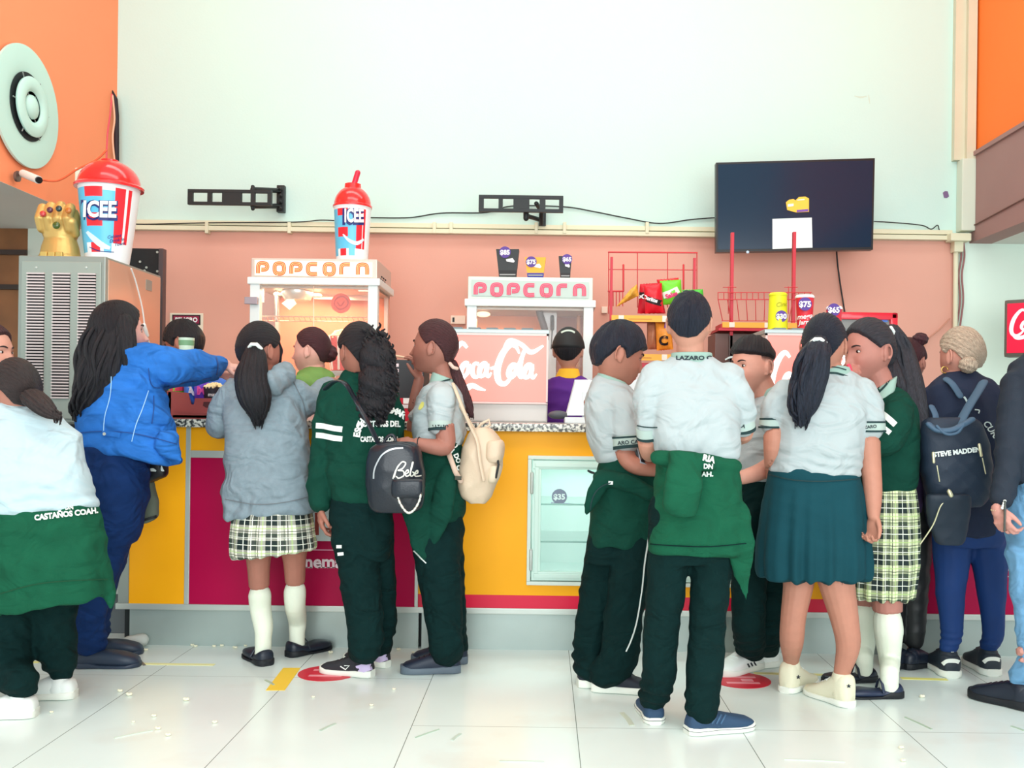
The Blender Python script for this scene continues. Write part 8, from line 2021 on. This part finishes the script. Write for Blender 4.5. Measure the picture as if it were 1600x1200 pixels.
# ================================================================== right side: reddish bun, blonde woman, edge person
def bun_person():
    f = Fig('person with dark reddish hair in a top bun behind the plaid skirt girl', 4.38, (1430, 1030), (176, 118, 104))
    f.head(1420, 566, 74, 40, 6, 0, d=0)
    f.hair('girl', .012, hair_mat('hair_wine', (40, 14, 24), (88, 44, 54)), pull=(.3, -.6, 1), ell=[(1438, 530, -.02, 12, 10)])
    f.neck([(1416, 588, 0, 15), (1414, 605, 0, 17), (1412, 625, 0, 26)])
    f.loft(f.body, [(618, 1380, 1434, 26), (650, 1366, 1442, 36), (720, 1366, 1442, 36), (800, 1368, 1440, 36)], sh=.92)
    for x in (1395, 1428): f.limb(f.body, [(x, 790, 0, 28), (x, 900, 0, 20), (x, 1012, 0, 12)])
    f.finish(.005)
    g = MB(); f.loft(g, [(606, 1388, 1430, 24), (618, 1376, 1438, 30), (650, 1364, 1443, 39), (740, 1364, 1443, 40), (800, 1366, 1441, 38)]); f.garment('top', mat('top_plum', (84, 66, 108), .8), g)
    for x in (1386, 1412): f.shoe((x, 1046), 62, .24, 'sneaker', m_shoek, m_solek)
    g = MB()
    for x in (1395, 1428): f.limb(g, [(x, 780, 0, 32), (x, 900, 0, 24), (x, 1000, 0, 16)])
    f.garment('trousers', m_blk, g)
    MB().ell(f.P(1432, 562, -.06), (.008, .006, .01)).build('earring', m_alu, f.t, True)
    f.settle()
bun_person()
def woman_blonde():
    f = Fig('blonde woman with low bun from behind in navy top, leggings and black white trainers', 4.22, (1515, 1050), (206, 146, 130))
    f.head(1502, 556, 86, -22, 4, 0, d=0)
    f.hair('girl', .014, hair_mat('hair_ash_blonde', (132, 108, 96), (240, 220, 194), .45), pull=(.2, -1, -.35), gk=30, groove=.003, ell=[(1513, 570, -.09, 14, 13)])
    f.neck([(1498, 578, 0, 17), (1496, 595, .01, 20), (1498, 620, .01, 30)])
    f.loft(f.body, [(606, 1462, 1545, 30, .02), (632, 1448, 1562, 42, .02), (690, 1450, 1560, 46), (750, 1456, 1556, 46), (820, 1460, 1560, 46), (842, 1468, 1558, 40)], sh=.92)
    A1 = ((1488, 1060), 4, .25); A2 = ((1552, 1057), 3, .25)
    f.limb(f.body, [(1487, 860, 0, 32), (1484, 930, 0, 21), (1486, 990, 0, 15), f.ank(*A1, .1, 13), f.ank(*A1, .04, 13)], k=.88); f.limb(f.body, [(1542, 860, 0, 32), (1549, 930, 0, 21), (1551, 990, 0, 15), f.ank(*A2, .1, 13), f.ank(*A2, .04, 13)], k=.88)
    f.limb(f.body, [(1458, 630, .02, 22), (1452, 680, .05, 18), (1462, 720, .12, 14), (1480, 715, .2, 10)]); f.limb(f.body, [(1552, 630, .02, 23), (1566, 680, .05, 19), (1560, 722, .14, 14), (1540, 715, .2, 10)])
    f.hand(1480, 715, .2, (.4, .8, 0), (0, 0, 1), 1, 35); f.hand(1540, 715, .2, (-.4, .8, 0), (0, 0, 1), -1, 35)
    f.finish(.0044)
    m_nv = mat('top_navy', (24, 36, 62), .8, bump=.3, bscale=300)
    g = MB(); f.loft(g, [(580, 1478, 1524, 22, .0), (590, 1462, 1540, 28), (602, 1452, 1558, 36), (628, 1444, 1570, 46), (690, 1440, 1572, 52), (750, 1444, 1566, 52), (800, 1450, 1564, 54), (828, 1456, 1562, 52), (834, 1462, 1556, 48)])
    f.limb(g, [(1460, 628, .02, 27), (1450, 680, .04, 24), (1458, 712, .1, 20)]); f.limb(g, [(1550, 626, .02, 28), (1568, 676, .04, 25), (1564, 712, .1, 21)])
    f.garment('top', m_nv, g, wr=.008, wk=(12, 22), seed=41)
    m_lt = mat('lettering_pale', (206, 222, 220), .7)
    dline(f, ['top'], [(1506, 620), (1509, 624), (1511, 628)], 3, m_lt, 'back_print'); dline(f, ['top'], [(1523, 640), (1530, 641), (1529, 646)], 2, m_lt, 'back_print')
    dtext(f, ['top'], 'CURA', 1550, 673, 10, m_lt, rot=-.95, bold=.02, shear=.2)
    g = MB(); f.limb(g, [(1490, 820, 0, 34), (1487, 880, 0, 27), (1485, 935, 0, 21), (1487, 990, 0, 16), f.ank(*A1, .125, 14)]); f.limb(g, [(1540, 820, 0, 34), (1546, 880, 0, 27), (1550, 935, 0, 21), (1551, 990, 0, 16), f.ank(*A2, .125, 14)]); f.loft(g, [(790, 1462, 1562, 50), (830, 1460, 1566, 48), (852, 1466, 1562, 40)])
    f.garment('leggings', mat('leggings_blue', (8, 52, 112), .7, var=.08), g, wr=.003, seed=42, folds=[(.16, .04, .003, .03)])
    m_bw = mat('shoe_charcoal', (34, 44, 54), .5)
    for A in (A1, A2):
        o = f.shoe(*A, 'sneaker', m_bw, m_solew, m_blk, wd=.46, hh=1.25); f.obj['shoe'] = o; hx, hy = A[0]
        dline(f, ['shoe'], [(hx - 15, hy - 22), (hx - 8, hy - 27), (hx + 6, hy - 27), (hx + 15, hy - 22)], 6, m_solew, 'heel_stripe')
        dline(f, ['shoe'], [(hx - 2, hy - 42), (hx + 2, hy - 42)], 3, m_solew, 'heel_dot', smoothed=False)
    mb = MB(); c = f.P(1476, 578, -.02); mb.tube([c + Vector((.014 * math.cos(a), 0, .014 * math.sin(a))) for a in [i * PI / 8 for i in range(14)]], .0028, n=8); mb.build('hoop_earring', mat('gold', (236, 190, 110), .25, .8), f.t, True)
    f.settle()
woman_blonde()
m_bpk = mat('nylon_ink', (30, 44, 62), .6, bump=.2, bscale=200)
t, f = bpack('backpack', 'dark blue backpack with white lettering on the back of the blonde woman', 3.98, [(652, 1452, 1518), (660, 1440, 1530), (680, 1436, 1540), (710, 1438, 1546), (735, 1440, 1548), (760, 1446, 1546), (782, 1454, 1540), (792, 1466, 1528)], 30, m_bpk)
m_strap = mat('webbing_slate', (66, 92, 116), .6)
for q in ([(1462, 668, -.02), (1462, 650, .0), (1456, 636, .03)], [(1500, 660, -.06), (1513, 636, -.02), (1528, 612, .03), (1536, 598, .06)], [(1500, 618, .1), (1488, 600, .12), (1478, 592, .16)]):
    MB().tube(spline([f.P(*a) for a in q], 5), .021 if len(q) == 4 else .014, n=14, flat=.35).build('shoulder_strap', m_strap, t, True)
g = MB(); g.tube(spline([f.P(1452, 664, -.10), f.P(1464, 672, -.12), f.P(1486, 672, -.13), f.P(1504, 664, -.12), f.P(1518, 656, -.10)], 5), .016, n=16, flat=.7); g.build('rolled_top', m_strap, t, True)
g = MB(); g.tube(spline([f.P(1464, 666, -.13), f.P(1478, 678, -.14), f.P(1496, 676, -.14), f.P(1506, 662, -.13)], 5), .006, n=10); g.build('top_handle', m_strap, t, True)
f2 = f; dtext(f, ['bag_body'], 'STEVE MADDEN', 1495, 706, 7.6, m_stripe, rot=.12, bold=.05, sx=.98)
m_zp = mat('zip_gold_pale', (222, 216, 180), .3, .6)
for (x0, y0, x1_, y1_) in ((1458, 708, 1459, 722), (1530, 695, 1533, 712)): MB().tube([f.P(x0, y0, -.14), f.P(x1_, y1_, -.14)], .006, n=10).build('zip_pull', m_zp, t, True)
for (x0, y0, x1_, y1_) in ((1464, 728, 1468, 752), (1535, 716, 1540, 740)): MB().tube([f.P(x0, y0, -.14), f.P(x1_, y1_, -.13)], .0025, n=8).build('zip_cord', m_zp, t, True)
mb = MB(); mb.tube(spline([f.P(1482, 765, -.12), f.P(1487, 770, -.125), f.P(1483, 778, -.125), f.P(1470, 790, -.12), f.P(1458, 820, -.1), f.P(1438, 850, -.08)], 5), .0028, n=8); mb.build('hanging_cord', m_zp, t, True)
MB().tube([f.P(1483, 768, -.13), f.P(1486, 774, -.13)], .009, n=10).build('clasp', m_zp, t, True)
g = MB(); f.loft(g, [(772, 1450, 1512, 10, -.1), (780, 1447, 1517, 12, -.1), (815, 1450, 1514, 12, -.06), (846, 1462, 1506, 10, -.04), (852, 1470, 1500, 8, -.04)], e=.7); f.garment('lower_flap', mat('nylon_ink_dark', (28, 40, 54), .6), g, vox=.005, wr=.002)

def edge_person():
    f = Fig('person cut by the right edge in navy sleeve and light blue jeans', 3.70, (1640, 1115), (206, 146, 134))
    f.head(1640, 500, 98, -10, 4, 0, d=0); f.hair('girl', .013, m_hairk, pull=(0, -1, .2), ell=[(1650, 500, -.12, 22, 26)])
    f.neck([(1640, 525, 0, 19), (1640, 550, 0, 22), (1640, 575, 0, 34)])
    f.loft(f.body, [(575, 1600, 1690, 32), (600, 1584, 1706, 44), (660, 1586, 1704, 48), (730, 1590, 1700, 48), (800, 1584, 1706, 52), (880, 1588, 1700, 50)], sh=.92)
    A1 = ((1618, 1112), -38, .26); A2 = ((1680, 1122), 10, .26)
    f.limb(f.body, [(1612, 860, 0, 38), (1606, 960, 0, 26), (1608, 1040, 0, 20), f.ank(*A1, .1, 16), f.ank(*A1, .04, 15)], k=.88); f.limb(f.body, [(1675, 860, 0, 38), (1678, 960, 0, 26), f.ank(*A2, .1, 16), f.ank(*A2, .04, 15)], k=.88)
    f.limb(f.body, [(1590, 610, 0, 22), (1580, 680, -.02, 19), (1574, 740, -.05, 15), (1562, 786, -.08, 12), (1560, 800, -.08, 10)])
    f.hand(1559, 796, -.08, (.30, -.2, -.95), (-.8, -.4, 0), -1, 48, thumb=30)
    f.finish(.0042)
    m_bk = mat('sleeve_ink_navy', (30, 40, 54), .8, bump=.3, bscale=300)
    g = MB(); f.loft(g, [(545, 1612, 1670, 26), (558, 1594, 1692, 34), (580, 1578, 1710, 44), (640, 1572, 1712, 52), (720, 1576, 1708, 54), (760, 1582, 1704, 54)])
    f.limb(g, [(1594, 600, 0, 28), (1582, 670, -.02, 25), (1576, 730, -.05, 21), (1565, 778, -.07, 17)])
    f.garment('sweatshirt', m_bk, g, wr=.006, seed=51)
    g = MB(); f.loft(g, [(740, 1584, 1704, 54), (800, 1578, 1708, 56), (880, 1580, 1706, 52)]); f.limb(g, [(1616, 860, 0, 42), (1618, 960, 0, 32), (1618, 1030, 0, 26), f.ank(*A1, .13, 21)]); f.limb(g, [(1672, 860, 0, 42), (1678, 960, 0, 32), f.ank(*A2, .09, 26)])
    f.garment('jeans', denim('denim_light_blue', (120, 172, 214), .12), g, wr=.007, seed=52)
    f.shoe(*A1, 'boot', m_shoek, m_solek, m_blk, wd=.42); f.shoe(*A2, 'boot', m_shoek, m_solek, m_blk, wd=.42)
    mb = MB()
    for a in [i * PI / 9 for i in range(18)]: 
        c = f.P(1561, 797, -.08) + Vector((.026 * math.cos(a), .024 * math.sin(a), 0)); mb.ell(c, (.004, .004, .004), nu=8, nv=6)
    mb.build('bead_bracelet', mat('bead_gold', (226, 206, 160), .3, .4), f.t, True)
    f.settle()
edge_person()
f = Fig.__new__(Fig); f.Y = 3.6; f.k = 3.6 / F
c = f.P(1571, 803); t = thing('phone', c, 'dark phone with pearl charm in the hand at the right edge', 'phone')
M = Matrix.Translation(c) @ Euler((0, math.radians(4), math.radians(60))).to_matrix().to_4x4()
MB().box(-.034, .034, -.004, .004, -.065, .05, bev=.003, M=M).build('case', mat('phone_dark_olive', (52, 54, 46), .25), t)
mb = MB()
for k_ in range(4): mb.ell(f.P(1570 - k_ * 1.3, 783 + k_ * 3.6, -.02), (.006, .006, .006), nu=10, nv=7)
mb.build('pearl_charm', mat('pearl', (232, 236, 230), .25), t, True)
import OpenImageIO as oiio, sys, numpy as np
b=oiio.ImageBuf('/workdir/render_main.png'); a=b.get_pixels(oiio.FLOAT); s=a.shape[1]/1600
for n,x,y in [('wallC',800,150),('wallL',230,150),('wallR',1400,150),('salmonM',680,440),('salmonR',1420,450),('salmonL',330,420),('floorB',700,1180),('floorM',800,1080),('yelM',770,880),('yelL',250,860),('mag',340,800),('trM',1045,950),('kick',800,980),('orL',120,100),('orR',1570,80),('green',1540,450),('poloM',1080,640),('hood',430,700),('beam',1560,280),('tiedM',1120,780),('skirt',1280,820),('kickR',1430,1000),('skinleg',1320,960),('shirtL',60,740),('jeans',185,780),('denim',230,630)]:
    X=int(x*s);Y=int(y*s); p=a[Y-2:Y+3,X-2:X+3,:3].mean((0,1)); print(n,(p*255).astype(int))
